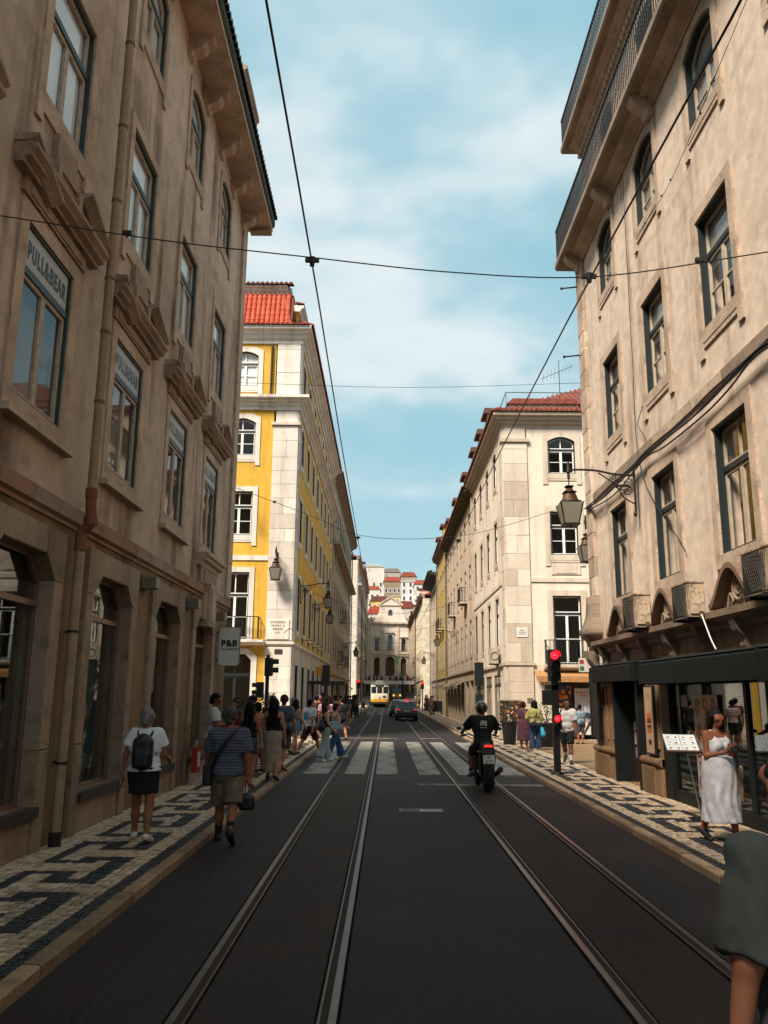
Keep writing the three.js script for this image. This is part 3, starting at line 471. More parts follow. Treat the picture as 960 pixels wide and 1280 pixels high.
  const cg = cp([[0, 3.0], [.46, 3.0], [.46, 3.1], [.5, 3.14], [.56, 3.26], [.74, 3.36], [.78, 3.42], [.78, 3.54], [.72, 3.58], [.62, 3.7], [.54, 3.86], [.5, 4.1], [.5, 4.34], [0, 4.34]]); cg.scale(.88, 1, .78); cg.translate(.32, 0, -.08); mesh('cap', [cg], rStoneD, cap);
  mesh('scroll_console', [(() => { const g = ext([[0, 2.3], [.06, 2.3], [.1, 2.42], [.08, 2.6], [.24, 2.8], [.28, 3.0], [0, 3.0]], .5); g.rotateY(-Math.PI / 2); g.translate(.56, 0, .05); return g; })()], rStoneD, cap);
  // shop cornice with consoles
  const sc = grp('shop_cornice', R1); at(F, sc, 0, 0, 0);
  mesh('cornice', tri(profile([[-.3, 2.62], [.02, 2.62], [.02, 2.9], [.1, 2.94], [.12, 3.0], [.26, 3.06], [.3, 3.1], [.3, 3.2], [-.3, 3.24]], S1 - .75)), rustStone, sc, [.75, 0, 0]);
  for (let s = 1.15; s < 16; s += 1.54) mesh('console', tri(profile([[0, 2.55], [.06, 2.56], [.1, 2.66], [.09, 2.76], [.2, 2.88], [.24, 3.0], [.24, 3.058], [0, 3.058]], .2)), rustStone, sc, [s, 0, .003]);
  // scrolled hoods with rosettes over the shop
  for (const z of zc.slice(0, 6)) {
    const h = grp('scroll_hood', R1); at(F, h, S(z), 3.24, 0); const pts = []; for (let i = 0; i <= 24; i++) { const x = -1 + i / 12; pts.push([x * .8, .08 + .56 * (.5 + .5 * Math.cos(x * Math.PI)) ** .8]); }
    const top = pts.map(p => [p[0], p[1]]), bot = pts.map(p => [p[0] * .96, p[1] - .085]).reverse(); mesh('hood', tri(ext([...top, ...bot], .2)), M('#77604f', { tex: 'stone', bump: 'bump', bs: .004 }), h, [0, 0, .03]);
    mesh('panel', tri(ext([[-.42, 0], [.42, 0], ...pts.slice(5, 20).map(p => [p[0] * .9, p[1] - .09]).reverse()], .06)), rStoneD, h, [0, 0, -.01]);
    const ring = (r, t, zz) => { const g = new THREE.TorusGeometry(r, t, 8, 24); g.translate(0, .28, zz); return g; };
    mesh('rosette', [ring(.19, .03, .07), ring(.11, .024, .07), sph(0, .28, .06, .055, 1, 1, .6), ...Array.from({ length: 8 }, (_, i) => sph(.075 * Math.cos(i * .785), .28 + .075 * Math.sin(i * .785), .06, .022, 1, 1, .6, 6))], rStoneD, h);
    mesh('side_scroll', [tube([[-.4, .02, .08], [-.3, .2, .08], [-.2, .1, .08], [-.26, .04, .08]], .025, 16), tube([[.4, .02, .08], [.3, .2, .08], [.2, .1, .08], [.26, .04, .08]], .025, 16)], rStoneD, h);
  }
  // ground floor piers
  const pier = (z0, z1, lab) => { const p = grp('pier', R1); at(F, p, S(z0), 0, 0); const w = z1 - z0; const m = M('#7f6242', { tex: 'stone', bump: 'bump', bs: .006 }), m2 = M('#8d7050', { tex: 'stone', bump: 'bump', bs: .006 });
    mesh('plinth', cbx(0, w * .72 - .004, .1, .62, -.35, .14, .02), m, p); mesh('plinth', cbx(w * .72 + .004, w, .1, .62, -.35, .11, .02), m2, p);
    mesh('torus_moulding', [bx(-.02, w + .02, .63, .78, -.35, .09), ...[.09].map(n => { const g = new THREE.CylinderGeometry(.075, .075, w + .04, 12); g.rotateZ(Math.PI / 2); g.translate(w / 2, .705, n); return g; })], m, p);
    mesh('shaft', [bx(.04, w - .04, .78, 2.65, -.35, .02), ...[.25, .5, .75].map(k => bx(w * k - .05, w * k + .05, .95, 2.15, .02, .05))], m2, p); return p; };
  pier(-21.1, -19.2); pier(-17.3, -16.15);
  mesh('corner_panel', [bx(5.06, 5.08, .95, 2.5, -21, -20.5), bx(5.05, 5.09, .9, 2.6, -20.5, -20.35), bx(5.05, 5.09, .9, 2.6, -21.12, -21)], M('#17191c', { roughness: .35 }), R1);
  // restaurant front: doorway and glazed front
  const dk = M('#121816', { roughness: .6, specularIntensity: .5 }), rs = grp('restaurant_front', R1);
  mesh('door_leaf', [bx(5.5, 5.55, .1, 2.5, -19.08, -17.42)], M('#4a2a1c', { tex: 'wood', roughness: .5 }), rs);
  mesh('door_frame', [bx(5.1, 5.72, .1, 2.62, -19.19, -19.08), bx(5.1, 5.72, .1, 2.62, -17.42, -17.31), bx(5.1, 5.72, 2.5, 2.62, -19.08, -17.42)], dk, rs);
  mesh('door_trim', [bx(5.36, 5.4, .1, 2.3, -18.36, -18.31)], M('#e8ecec', { metalness: 1, roughness: .08 }), rs);
  [[1.2, -19.0], [1.2, -18.78], [.9, -18.95], [.9, -18.7], [.62, -18.92], [.4, -18.75], [1.35, -18.5], [1.9, -18.8]].forEach(([y, z], i) => mesh('sticker', [bx(5.485, 5.495, y, y + [.18, .22, .26][i % 3], z, z + .2)], M(['#a9a6a0', '#8b8a88', '#b9b2a4'][i % 3], { roughness: .5, tex: 'paint' }), rs));
  mesh('window_post', [bx(5.2, 5.34, .1, 2.62, -16.13, -15.7), bx(5.24, 5.34, .1, 2.62, -12.5, -12.4), bx(5.24, 5.34, .1, 2.62, -10.75, -10.6), bx(5.24, 5.34, .1, 2.62, -7, -6.85), bx(5.22, 5.34, .1, .3, -15.7, -2), bx(5.22, 5.34, 2.3, 2.62, -15.7, -2)], dk, rs);
  for (const [a, b] of [[-15.7, -12.5], [-12.4, -10.75], [-10.6, -7], [-6.85, -2]]) mesh('pane', [bx(5.275, 5.285, .3, 2.3, a, b)], G_.shopGlass, rs);
  mesh('room', [bx(5.36, 12, .02, .09, -19.2, 4), bx(5.36, 12, 2.7, 2.8, -19.2, 4), bx(9, 9.1, .1, 2.7, -19.2, 4), bx(5.36, 9, .1, 2.7, -19.3, -19.2), bx(5.36, 12, .1, 2.7, 4, 4.1), bx(5.9, 9, .1, 2.7, -16.2, -16.1)], M('#80766b', { roughness: .9 }), rs);
  mesh('room_front', [bx(5.26, 5.6, .1, 2.62, -2, 4.1)], dk, rs);
  mesh('counter', [bx(6.6, 7.2, .1, 1.1, -15, -9)], M('#4a2018', { roughness: .6 }), rs); mesh('shelf_goods', [bx(8.6, 8.9, 1.2, 1.5, -15, -12.6), bx(8.7, 8.9, 1.7, 1.95, -14, -11), bx(7.0, 7.1, 1.1, 1.5, -13.2, -12.2)], M('#2f5b70', { roughness: .7 }), rs);
  mesh('shop_card', [bx(5.262, 5.27, 1.75, 1.95, -15.2, -14.9)], M('#77777a', { roughness: .6 }), rs);
}
{ // retracted awnings
  const mk = (z0, z1, x, lab, y = 2.15, h = .4) => { const o = tag(grp('awning', null, [x, y, (z0 + z1) / 2]), lab, 'awning'), L = (z1 - z0) / 2; mesh('fascia', [(() => { const g = ext([[0, 0], [0, h - .05], [.06, h], [.42, h], [.42, .08], [.3, 0]], L * 2, [], 0); g.translate(0, 0, -L); return g; })()], M('#0f1716', { roughness: .8, specularIntensity: .4 }), o); mesh('cover', [bx(.02, .44, h + .001, h + .03, -L, L)], M('#3a3d3c', { roughness: .9, specularIntensity: .2 }), o); for (const q of [L, -L - .03]) mesh('end_cap', [bx(-.01, .43, -.01, h + .01, q, q + .03)], M('#0f1716', { roughness: .8, specularIntensity: .4 }), o); return o; };
  mk(-16.0, -10.7, 4.78, 'long dark green retracted awning box above the restaurant window');
  mk(-10.6, -4.5, 4.66, 'black retracted awning box further along the restaurant front', 2.12, .42); mk(-20.2, -17.1, 4.92, 'short dark green awning box over the corner doorway', 2.24, .36);
}
// ---------- air conditioners ----------
function acUnit(F0, z, y, x, lab, k = 1) {
  const o = tag(grp('air_conditioner', null, [x, y, z]), lab, 'air conditioner', 'air conditioners over the restaurant'); o.scale.setScalar(k); const body = M('#b09a80', { roughness: .6, tex: 'paint' });
  mesh('case', [bx(-.15, .15, 0, .62, -.42, .42)], body, o); mesh('lid', [bx(-.165, .165, .621, .645, -.435, .435)], body, o); mesh('service_cover', [bx(-.13, .13, .06, .5, .421, .45)], M('#bda78c', { roughness: .6, tex: 'paint' }), o); mesh('valve_plate', [bx(.02, .1, .02, .1, .4501, .47)], M('#5a3a2a'), o);
  const fan = []; for (let k = 0; k < 14; k++) { const q = -.4 + k * .06; fan.push(cyl([-.165, .04, q], [-.165, .58, Math.min(.28, q + .3)], .006, .006, 4), cyl([-.165, .58, q], [-.165, .04, Math.min(.28, q + .3)], .006, .006, 4)); }
  mesh('fan_grille', fan, M('#3a342d'), o); mesh('fan_opening', [bx(-.158, -.151, .03, .59, -.41, .2)], M('#141312'), o); mesh('front_panel', [bx(-.16, -.151, .03, .59, .21, .41)], body, o);
  const fins = []; for (let i = 0; i < 12; i++) fins.push(bx(-.14, .14, .05 + i * .046, .07 + i * .046, -.435, -.4201)); mesh('side_fins', fins, M('#3a3632'), o); for (const q of [-.32, .28]) mesh('bracket', [bx(-.2, .42, -.05, -.001, q, q + .04)], G_.iron, o); return o;
}
acUnit(null, -16.2, 3.2, 4.86, 'cream air conditioner over the corner doorway, beside the middle scroll hood', .98); acUnit(null, -13.35, 3.14, 4.84, 'rust-streaked cream air conditioner between two scroll hoods over the long awning', .86); acUnit(null, -10.55, 3.2, 4.84, 'air conditioner with patterned grille at the last scroll hood', .9);
{ const o = tag(grp('drain_hose', null, [4.9, 3.1, -13]), 'white drain hose hanging from an air conditioner to the awning', 'hose'); mesh('hose', [tube([[0, 0, 0], [-.05, .06, .15], [-.08, -.1, .35], [-.1, -.36, .6], [-.09, -.5, .72]], .012, 24)], M('#c9c2b6'), o); }
// ---------- street lanterns ----------
function lanternHead(o, k = 1, tint = '#8e8778') { // hangs below the origin
  const g = grp('lantern', o); g.scale.setScalar(k); const rust = M('#5a3a2b', { roughness: .6, metalness: .4, tex: 'grain' }), blk = M('#1a1818', { roughness: .5, metalness: .3 }), fr = M(tint, { roughness: .35, transmission: .25, thickness: 0 });
  const q = pts => { const l = lathe(pts, 4); l.rotateY(Math.PI / 4); return l; };
  mesh('stem', [cyl([0, 0, 0], [0, -.22, 0], .012, .012, 8), sph(0, -.2, 0, .03, 1, .6, 1, 8), q([[0, -.2], [.11, -.21], [.12, -.23], [.07, -.25]])], blk, g);
  mesh('roof', [q([[.06, -.23], [.12, -.34], [.165, -.36], [.14, -.37], [.21, -.53]])], rust, g); mesh('crown_rim', [q([[.17, -.335], [.185, -.35], [.15, -.37]]), q([[.2, -.525], [.275, -.545], [.28, -.575], [.22, -.58]])], blk, g);
  const top = .225, bot = .145, y0 = -.585, y1 = -1.0; // half widths across the flats
  for (let i = 0; i < 4; i++) { const a = i * Math.PI / 2, h = new THREE.BufferGeometry(); const P = [[-top, y0, top], [-bot, y1, bot], [bot, y1, bot], [-top, y0, top], [bot, y1, bot], [top, y0, top]].flat(); h.setAttribute('position', new THREE.Float32BufferAttribute(P, 3)); h.computeVertexNormals(); h.rotateY(a); mesh('pane', [h], fr, g); }
  const bars = [[-1, -1], [1, -1], [1, 1], [-1, 1]].map(([x, z]) => cyl([x * top, y0 + .01, z * top], [x * bot, y1 - .01, z * bot], .016, .013, 6)); mesh('frame', [...bars, bx(-bot - .02, bot + .02, y1 - .03, y1, -bot - .02, bot + .02), cyl([0, y1 - .03, 0], [0, y1 - .07, 0], .03, .015, 8)], blk, g); return g;
}
function scrollPts(cx, cy, r0, turns, dir, z = 0, a0 = 0) { const p = []; for (let i = 0; i <= 26; i++) { const t = i / 26, a = a0 + dir * t * turns * Math.PI * 2, r = r0 * (1 - .85 * t); p.push([cx + r * Math.cos(a), cy + r * Math.sin(a), z]); } return p; }
function bracketLantern(pos, ry, reach, lab, k = 1, wallSide = true) { // local +x leaves the wall
  const o = tag(grp('street_lantern', null, pos, ry), lab, 'lantern', 'iron street lanterns'); const m = M('#231f1e', { roughness: .5, metalness: .4 });
  mesh('arm', [tube([[0, 0, 0], [reach * .3, .03, 0], [reach * .62, .11, 0], [reach, .12, 0]], .022 * k, 20, 8), cyl([reach, .06, 0], [reach, .3, 0], .05 * k, .02, 8), cyl([reach, .12, 0], [reach, -.08, 0], .03, .03, 8)], m, o);
  mesh('wall_plate', [bx(0, .03, -.75 * k, .12, -.03, .03), sph(.03, -.8 * k, 0, .04, 1, 1.6, 1, 8)], m, o);
  mesh('scrollwork', [tube([[.02, -.6 * k, 0], [.25 * k, -.45 * k, 0], [.4 * k, -.2 * k, 0], [.75 * k, .06, 0]], .014, 20), tube(scrollPts(.17 * k, -.32 * k, .13 * k, 1.6, 1), .011, 40), tube(scrollPts(.13 * k, -.12 * k, .09 * k, 1.5, -1), .01, 40), tube(scrollPts(.45 * k, -.03, .08 * k, 1.5, 1), .01, 40), tube(scrollPts(.3 * k, -.08, .06 * k, 1.4, -1), .01, 40), bx(.12 * k, .42 * k, -.24 * k, -.19 * k, -.015, .015), tube([[.1, -.24 * k, 0], [.28 * k, -.3 * k, 0], [.44 * k, -.22 * k, 0]], .012, 12)], m, o);
  const l = lanternHead(o, k); l.position.set(reach, -.02, 0); return o;
}
bracketLantern([5.16, 6.42, -16.8], Math.PI, 1.38, 'large iron lantern on a scrolled bracket from the restaurant building wall', 1.02);
bracketLantern([5.38, 6.42, -21.2], Math.PI / 2, .9, 'iron lantern half hidden round the corner of the restaurant building', .95);
{ // cables along the belt course
  const mk = (name, pts, r, lab) => { const o = tag(grp(name, null, pts[0]), lab, 'cable'); mesh('strand', [tube(pts.map(p => p.map((v, i) => v - pts[0][i])), r, 60, 6)], G_.black, o); return o; };
  const o = tag(grp('cable_bundle', null, [5.12, 6.66, -20.9]), 'bundle of black cables slung along the belt course of the restaurant building', 'cable');
  for (const [dy, dx, sag] of [[0, 0, .02], [-.05, .02, .07], [-.03, -.02, .12], [-.09, .01, .18]]) { const p = []; for (let i = 0; i <= 24; i++) { const t = i / 24; p.push([dx + .02 * Math.sin(i * 1.7 + dy * 40), dy - (i % 6 ? sag * Math.sin((i % 6) / 6 * Math.PI) : 0) + (t > .92 ? 0 : 0), t * 20]); } mesh('strand', [tube(p, .016, 96, 6)], G_.black, o); }
  mk('wall_cable', [[5.2, 13.3, -16.55], [5.2, 11, -16.6], [5.2, 9, -16.62], [5.2, 6.5, -16.5], [5.2, 4.4, -14.3]], .009, 'thin black cable down the restaurant building wall to an air conditioner');
  mk('loop_cable', [[5.19, 7.7, -16.1], [5.15, 7.4, -16.35], [5.17, 7.1, -16.1], [5.19, 6.95, -16.0]], .008, 'short loose cable looping from a window sill to the belt course');
  const bw = tag(grp('light_string', null, [5.1, 11.2, -15.6]), 'thin wire with small knots across the restaurant building wall', 'wire'); mesh('wire', [tube([[0, 0, 0], [.02, -.1, 2], [.0, .2, 4], [.02, .9, 7], [.02, 2, 10]], .006, 60)], G_.black, bw); for (const [z, y] of [[.6, -.04], [1.6, -.09], [2.1, -.09], [3.6, .12], [4.2, .24], [6, .62]]) mesh('knot', [sph(.01, y, z, .022)], G_.black, bw);
}
// ================= LEFT: YELLOW CORNER BUILDING =================
const yel = M('#d6a838', { tex: 'clean', bump: 'bump', bs: .002 }), lw = M('#d8cfc3', { tex: 'clean', bump: 'bump', bs: .003 }), lw2 = M('#cbc0b2', { tex: 'clean', bump: 'bump', bs: .004 }), lw3 = M('#e0d9ce', { tex: 'clean', bump: 'bump', bs: .003 });
const stW = { band: .22, recess: .16, transom: .66, muntin: 1, split: true, sur: lw, frameM: M('#23272a', { roughness: .5 }), sashM: G_.whiteB, pane: G_.glass, ears: true };
function roofTiles(parent, s0, s1, pA, pB, rows, w = .235) { // single barrel tiles up a slope from pA=[y,n] to pB
  const dy = (pB[0] - pA[0]) / rows, dn = (pB[1] - pA[1]) / rows, L = Math.hypot(dy, dn) * 1.15, sl = Math.atan2(pB[1] - pA[1], pB[0] - pA[0]);
  const g = new THREE.CylinderGeometry(w * .47, w * .53, L, 8, 1, true, -Math.PI / 2, Math.PI); g.rotateX(sl); g.translate(0, L * .5 * Math.cos(sl), L * .5 * Math.sin(sl)); tri(g);
  const ms = ['#c4553a', '#b94f35', '#cc6042', '#bd5940'].map(c => M(c, { tex: 'tilec', roughness: .9, side: THREE.DoubleSide }));
  for (let r = 0; r < rows; r++) for (let s = s0 + w / 2; s < s1; s += w) mesh('roof_tile', g, ms[rnd() * 4 | 0], parent, [s, pA[0] + dy * r, pA[1] + dn * r + ri(-.008, .008)]);
}
const L2 = tag(grp('yellow_building'), 'bright yellow corner building with white stone trim and orange mansard roof', 'building');
{
  const Ff = frameOf(-4.15, -37, 0), Fs = frameOf(-4.15, -37, Math.PI / 2), S = z => -37 - z, LEN = 25.8;
  const zc = [-38.95, -42.03, -45.1, -48.2, -51.3, -54.4, -57.45, -60.5];
  const rows = [[4.75, 2.45, 'rect'], [8.9, 2.06, 'rect'], [12.66, 1.8, 'arch'], [16.05, 1.74, 'arch']];
  const ops = (xs, f) => rows.flatMap(([y, h, type], r) => xs.map(s => ({ s, y: f && r === 0 ? 4.25 : y, w: 1.28, h: f && r === 0 ? 2.98 : h, type })));
  const of = ops([-2.62, -5.8, -9], true), os = ops(zc.map(S));
  const seg = (o, a, b) => o.filter(q => q.y > a && q.y < b);
  const g1 = [-2.5, -5.8].map(s => ({ s, y: .1, w: 1.5, h: 3.5, type: 'cham' })), gs = zc.map(z => ({ s: S(z), y: .1, w: 1.35, h: 3.1, type: 'rect' }));
  wall(Ff, L2, -12, -1.16, .1, 3.95, g1, yel); wall(Ff, L2, -12, -1.16, 3.951, 14.85, seg(of, 3, 14), yel); wall(Ff, L2, -12, -1.16, 15.5, 18.2, seg(of, 15, 17), yel);
  wall(Fs, L2, .9, LEN, .1, 3.95, gs, lw2); wall(Fs, L2, .9, LEN, 3.951, 14.85, seg(os, 3, 14), yel); wall(Fs, L2, .9, LEN, 15.5, 18.2, seg(os, 15, 17), yel);
  // corner stones, two faces
  quoins(Ff, L2, -1.16, 0, .1, 3.92, .05, .5, [lw, lw3], 'pilaster', .62); quoins(Fs, L2, .001, .9, .1, 3.92, .045, .3, [lw2, lw], 'pilaster', .62);
  quoins(Ff, L2, -1.16, .0, 4.2, 14.1, .05, .5, [lw, lw2, lw3], 'pilaster', .72); quoins(Fs, L2, .001, .75, 4.2, 14.85, .045, .3, [lw2, lw], 'pilaster', .72);
  quoins(Ff, L2, -1.06, .0, 14.28, 14.86, .03, .5, lw); quoins(Ff, L2, -1.1, 0, 15.5, 18.18, .05, .5, [lw3], 'pilaster', 1.3); quoins(Fs, L2, .001, .7, 15.5, 18.18, .05, .3, [lw3], 'pilaster', 1.3);
  mesh('capital', [bx(-5.4, -4.05, 14.12, 14.26, -37.3, -36.86)], lw2, L2);
  for (const o of of) windowAt(Ff, L2, o, { ...stW, ears: o.h < 2.5, pane_backing: o.y > 16 ? .99 : 0, pane: G_.glass, blindM: M('#cfd2d2', { roughness: 1 }) });
  for (const o of os) windowAt(Fs, L2, o, { ...stW, band: .18, recess: .1 });
  for (const o of gs) { const w = windowAt(Fs, L2, o, { ...stW, band: .1, transom: .78, muntin: 0, ears: false, sashM: M('#1d2022'), frameM: M('#17191b') }, 'shop_door'); }
  g1.forEach((o, i) => windowAt(Ff, L2, o, { ...stW, band: .24, transom: .74, muntin: 0, ears: false, sillK: 0, recess: .3, sashM: M('#12201f'), frameM: M('#101b1a') }, 'shop_door'));
  { const w = mesh('shop_emblem', [(() => { const g = new THREE.TorusGeometry(.2, .05, 8, 20); return g; })(), sph(0, -.02, 0, .1, 1, .6, .3)], M('#14170a', { roughness: 1, specularIntensity: 0 }), L2); w.position.set(-6.45, 1.55, -37.26); }
  // ledges and cornices run round the corner
  const ledge = (pts, m, n, e) => { const g = grp(n, L2); const a = mesh('front_run', tri(profile(pts, 12, 0, 1)), m, g); at(Ff, a, -12, 0, 0); const b = mesh('street_run', tri(profile(pts, LEN, 1, 0)), m, g); at(Fs, b, 0, 0, 0); return g; };
  ledge([[-.3, 3.95], [.03, 3.95], [.05, 4.0], [.1, 4.04], [.1, 4.16], [-.3, 4.2]], lw, 'ledge', .1);
  ledge([[-.3, 14.86], [.1, 14.86], [.1, 15.04], [.2, 15.07], [.2, 15.2], [.34, 15.24], [.34, 15.32], [.5, 15.35], [.5, 15.48], [-.3, 15.5]], lw3, 'cornice', .5);
  ledge([[-.3, 18.18], [.08, 18.18], [.08, 18.4], [.2, 18.43], [.2, 18.6], [.34, 18.64], [.34, 18.74], [.5, 18.78], [.5, 18.94], [-.3, 18.96]], lw3, 'cornice', .5);
  mesh('belt', [bx(-16, -5.32, 7.76, 7.98, -37.2, -36.95)], lw, L2);
  // eave tile fringe
  for (const [F, s0, l] of [[Ff, -12, 12.5], [Fs, -.5, LEN + .5]]) place(F, 'eave_tiles', eaveTiles(l, .23, .5, .25), M('#a44a35', { tex: 'tilec' }), L2, s0, 19.0, .36).userData.kind = 'stuff';
  // mansard: backing slope, single tiles on the front that faces us
  const ms = grp('mansard', L2); at(Ff, ms, 0, 0, 0); mesh('slope', [(() => { const g = ext([[.02, 18.97], [-.62, 21.0], [-9, 21.0], [-9, 18.97]], 12); g.rotateY(-Math.PI / 2); g.translate(-.5, 0, 0); return g; })()], M('#9c4934', { tex: 'tilec' }), ms);
  roofTiles(ms, -3.9, -.55, [19.05, .06], [21.02, -.58], 6);
  mesh('hip_tiles', [cyl([-.52, 19.02, .05], [-.98, 21.0, -.55], .1, .1, 8)], G_.tileR, ms);
  mesh('top_cornice', [profile([[-.9, 21.0], [-.5, 21.0], [-.5, 21.14], [-.4, 21.18], [-.4, 21.28], [-.3, 21.3], [-.3, 21.41], [-.9, 21.42]], 11.2)].map(g => { g.translate(-12, 0, 0); return g; }), lw3, ms);
  mesh('side_cornice', [bx(-1.0, -.62, 21.0, 21.4, -11, -.62)], lw3, ms); place(Ff, 'ridge_tiles', eaveTiles(11.4, .23, .5, .2), G_.tile, L2, -12, 21.46, -.42).userData.kind = 'stuff';
  mesh('ridge_roof', [bx(-16, -4.9, 21.41, 21.6, -60, -37.6)], G_.tile, L2);
  // street-side attic dormers, yellow and white with tiled caps
  for (const s of [1.6, 9, 13.5, 19]) { const d = grp('dormer', L2); at(Fs, d, s, 18.97, -.3); mesh('dormer_wall', [bx(-.9, .9, 0, 1.15, -2, 0)], yel, d); mesh('dormer_cornice', [profile([[-2, 1.15], [.12, 1.15], [.2, 1.28], [.32, 1.36], [.32, 1.46], [-2, 1.5]], 2.2)].map(g => { g.translate(-1.1, 0, 0); return g; }), lw3, d); mesh('dormer_tiles', eaveTiles(2.3, .23, .4, .2), G_.tile, d, [-1.15, 1.54, .12]).userData.kind = 'stuff'; mesh('dormer_pane', [bx(-.45, .45, .1, 1, .001, .015)], G_.paneGrey, d); }
  mesh('street_mansard', [(() => { const g = ext([[.0, 18.97], [-.9, 21.0], [-8, 21.0], [-8, 18.97]], LEN - .6); g.rotateY(-Math.PI / 2); g.rotateY(Math.PI / 2); g.translate(-4.17, 0, -37 - LEN); return g; })()], G_.tile, L2).visible = true;
  shell(L2, -16, -4.52, -62.8, -37.38, 18.9, G_.room, .02, 'es', [4.0, 7.9, 11.7, 15.2]); mesh('end_wall', [bx(-16, -4.5, .1, 18.9, -62.82, -62.805)], yel, L2);
  // front balcony
  const b = grp('balcony', L2); at(Ff, b, 0, 0, 0); mesh('slab', tri(profile([[-.1, 3.98], [.3, 3.98], [.44, 4.06], [.5, 4.1], [.5, 4.2], [-.1, 4.22]], 4.6)), lw3, b, [-5.8, 0, 0]); railing(Ff, L2, -5.7, -1.45, 4.22, .44, 1.0, .17, G_.iron, .42);
  mesh('wall_pipe', [cyl([-5.5, 15.5, -36.9], [-5.5, 18.1, -36.9], .05, .05, 8)], M('#2a2a2a'), L2);
  mesh('name_plaque', cbx(-1.12, -.12, 4.24, 5.12, 0, .09, .02), lw3, b); const marks = []; for (let r = 0; r < 4; r++) for (let i = 0; i < [9, 8, 6, 3][r]; i++) if (hash2(r, i, 5) > .15) marks.push(bx(-.62 - [9, 8, 6, 3][r] * .036 + i * .074, -.62 - [9, 8, 6, 3][r] * .036 + i * .074 + .03 + .02 * hash2(r, i, 2), 4.95 - r * .15, 4.95 - r * .15 + .085, .09, .094)); mesh('plaque_lettering', marks, M('#6b6258'), b);
  mesh('small_sign', [bx(-.74, -.4, 3.62, 3.82, .06, .075)], M('#3a2523', { roughness: .5 }), b);
  mesh('flag_bracket', Array.from({ length: 4 }, (_, i) => tube([[0, 4.3, 3 + i * 3.2], [.25, 4.5, 3 + i * 3.2], [.4, 4.4, 3.1 + i * 3.2]], .015, 10)).slice(0, 1), G_.iron, b).visible = true;
  for (let i = 0; i < 5; i++) place(Fs, 'scroll_bracket', [tube(scrollPts(.25, 4.45, .16, 1.2, 1), .018, 24), cyl([.1, 4.2, 0], [.5, 4.55, 0], .015, .015, 6), cyl([.0, 4.45, 0], [.0, 4.46, .5], .015, .015, 6)], G_.iron, L2, 4 + i * 3.1, 0, .05);
}
bracketLantern([-4.1, 6.95, -39.6], 0, 1.32, 'iron lantern on a scrolled arm from the street side of the yellow building', 1.0);
{ const o = bracketLantern([-4.9, 8.0, -36.95], -Math.PI / 2, .55, 'iron lantern on the white corner stones of the yellow building', 1.15); }
bracketLantern([-4.1, 6.7, -46], 0, 1.0, 'dark lantern further along the yellow building street wall', .95);

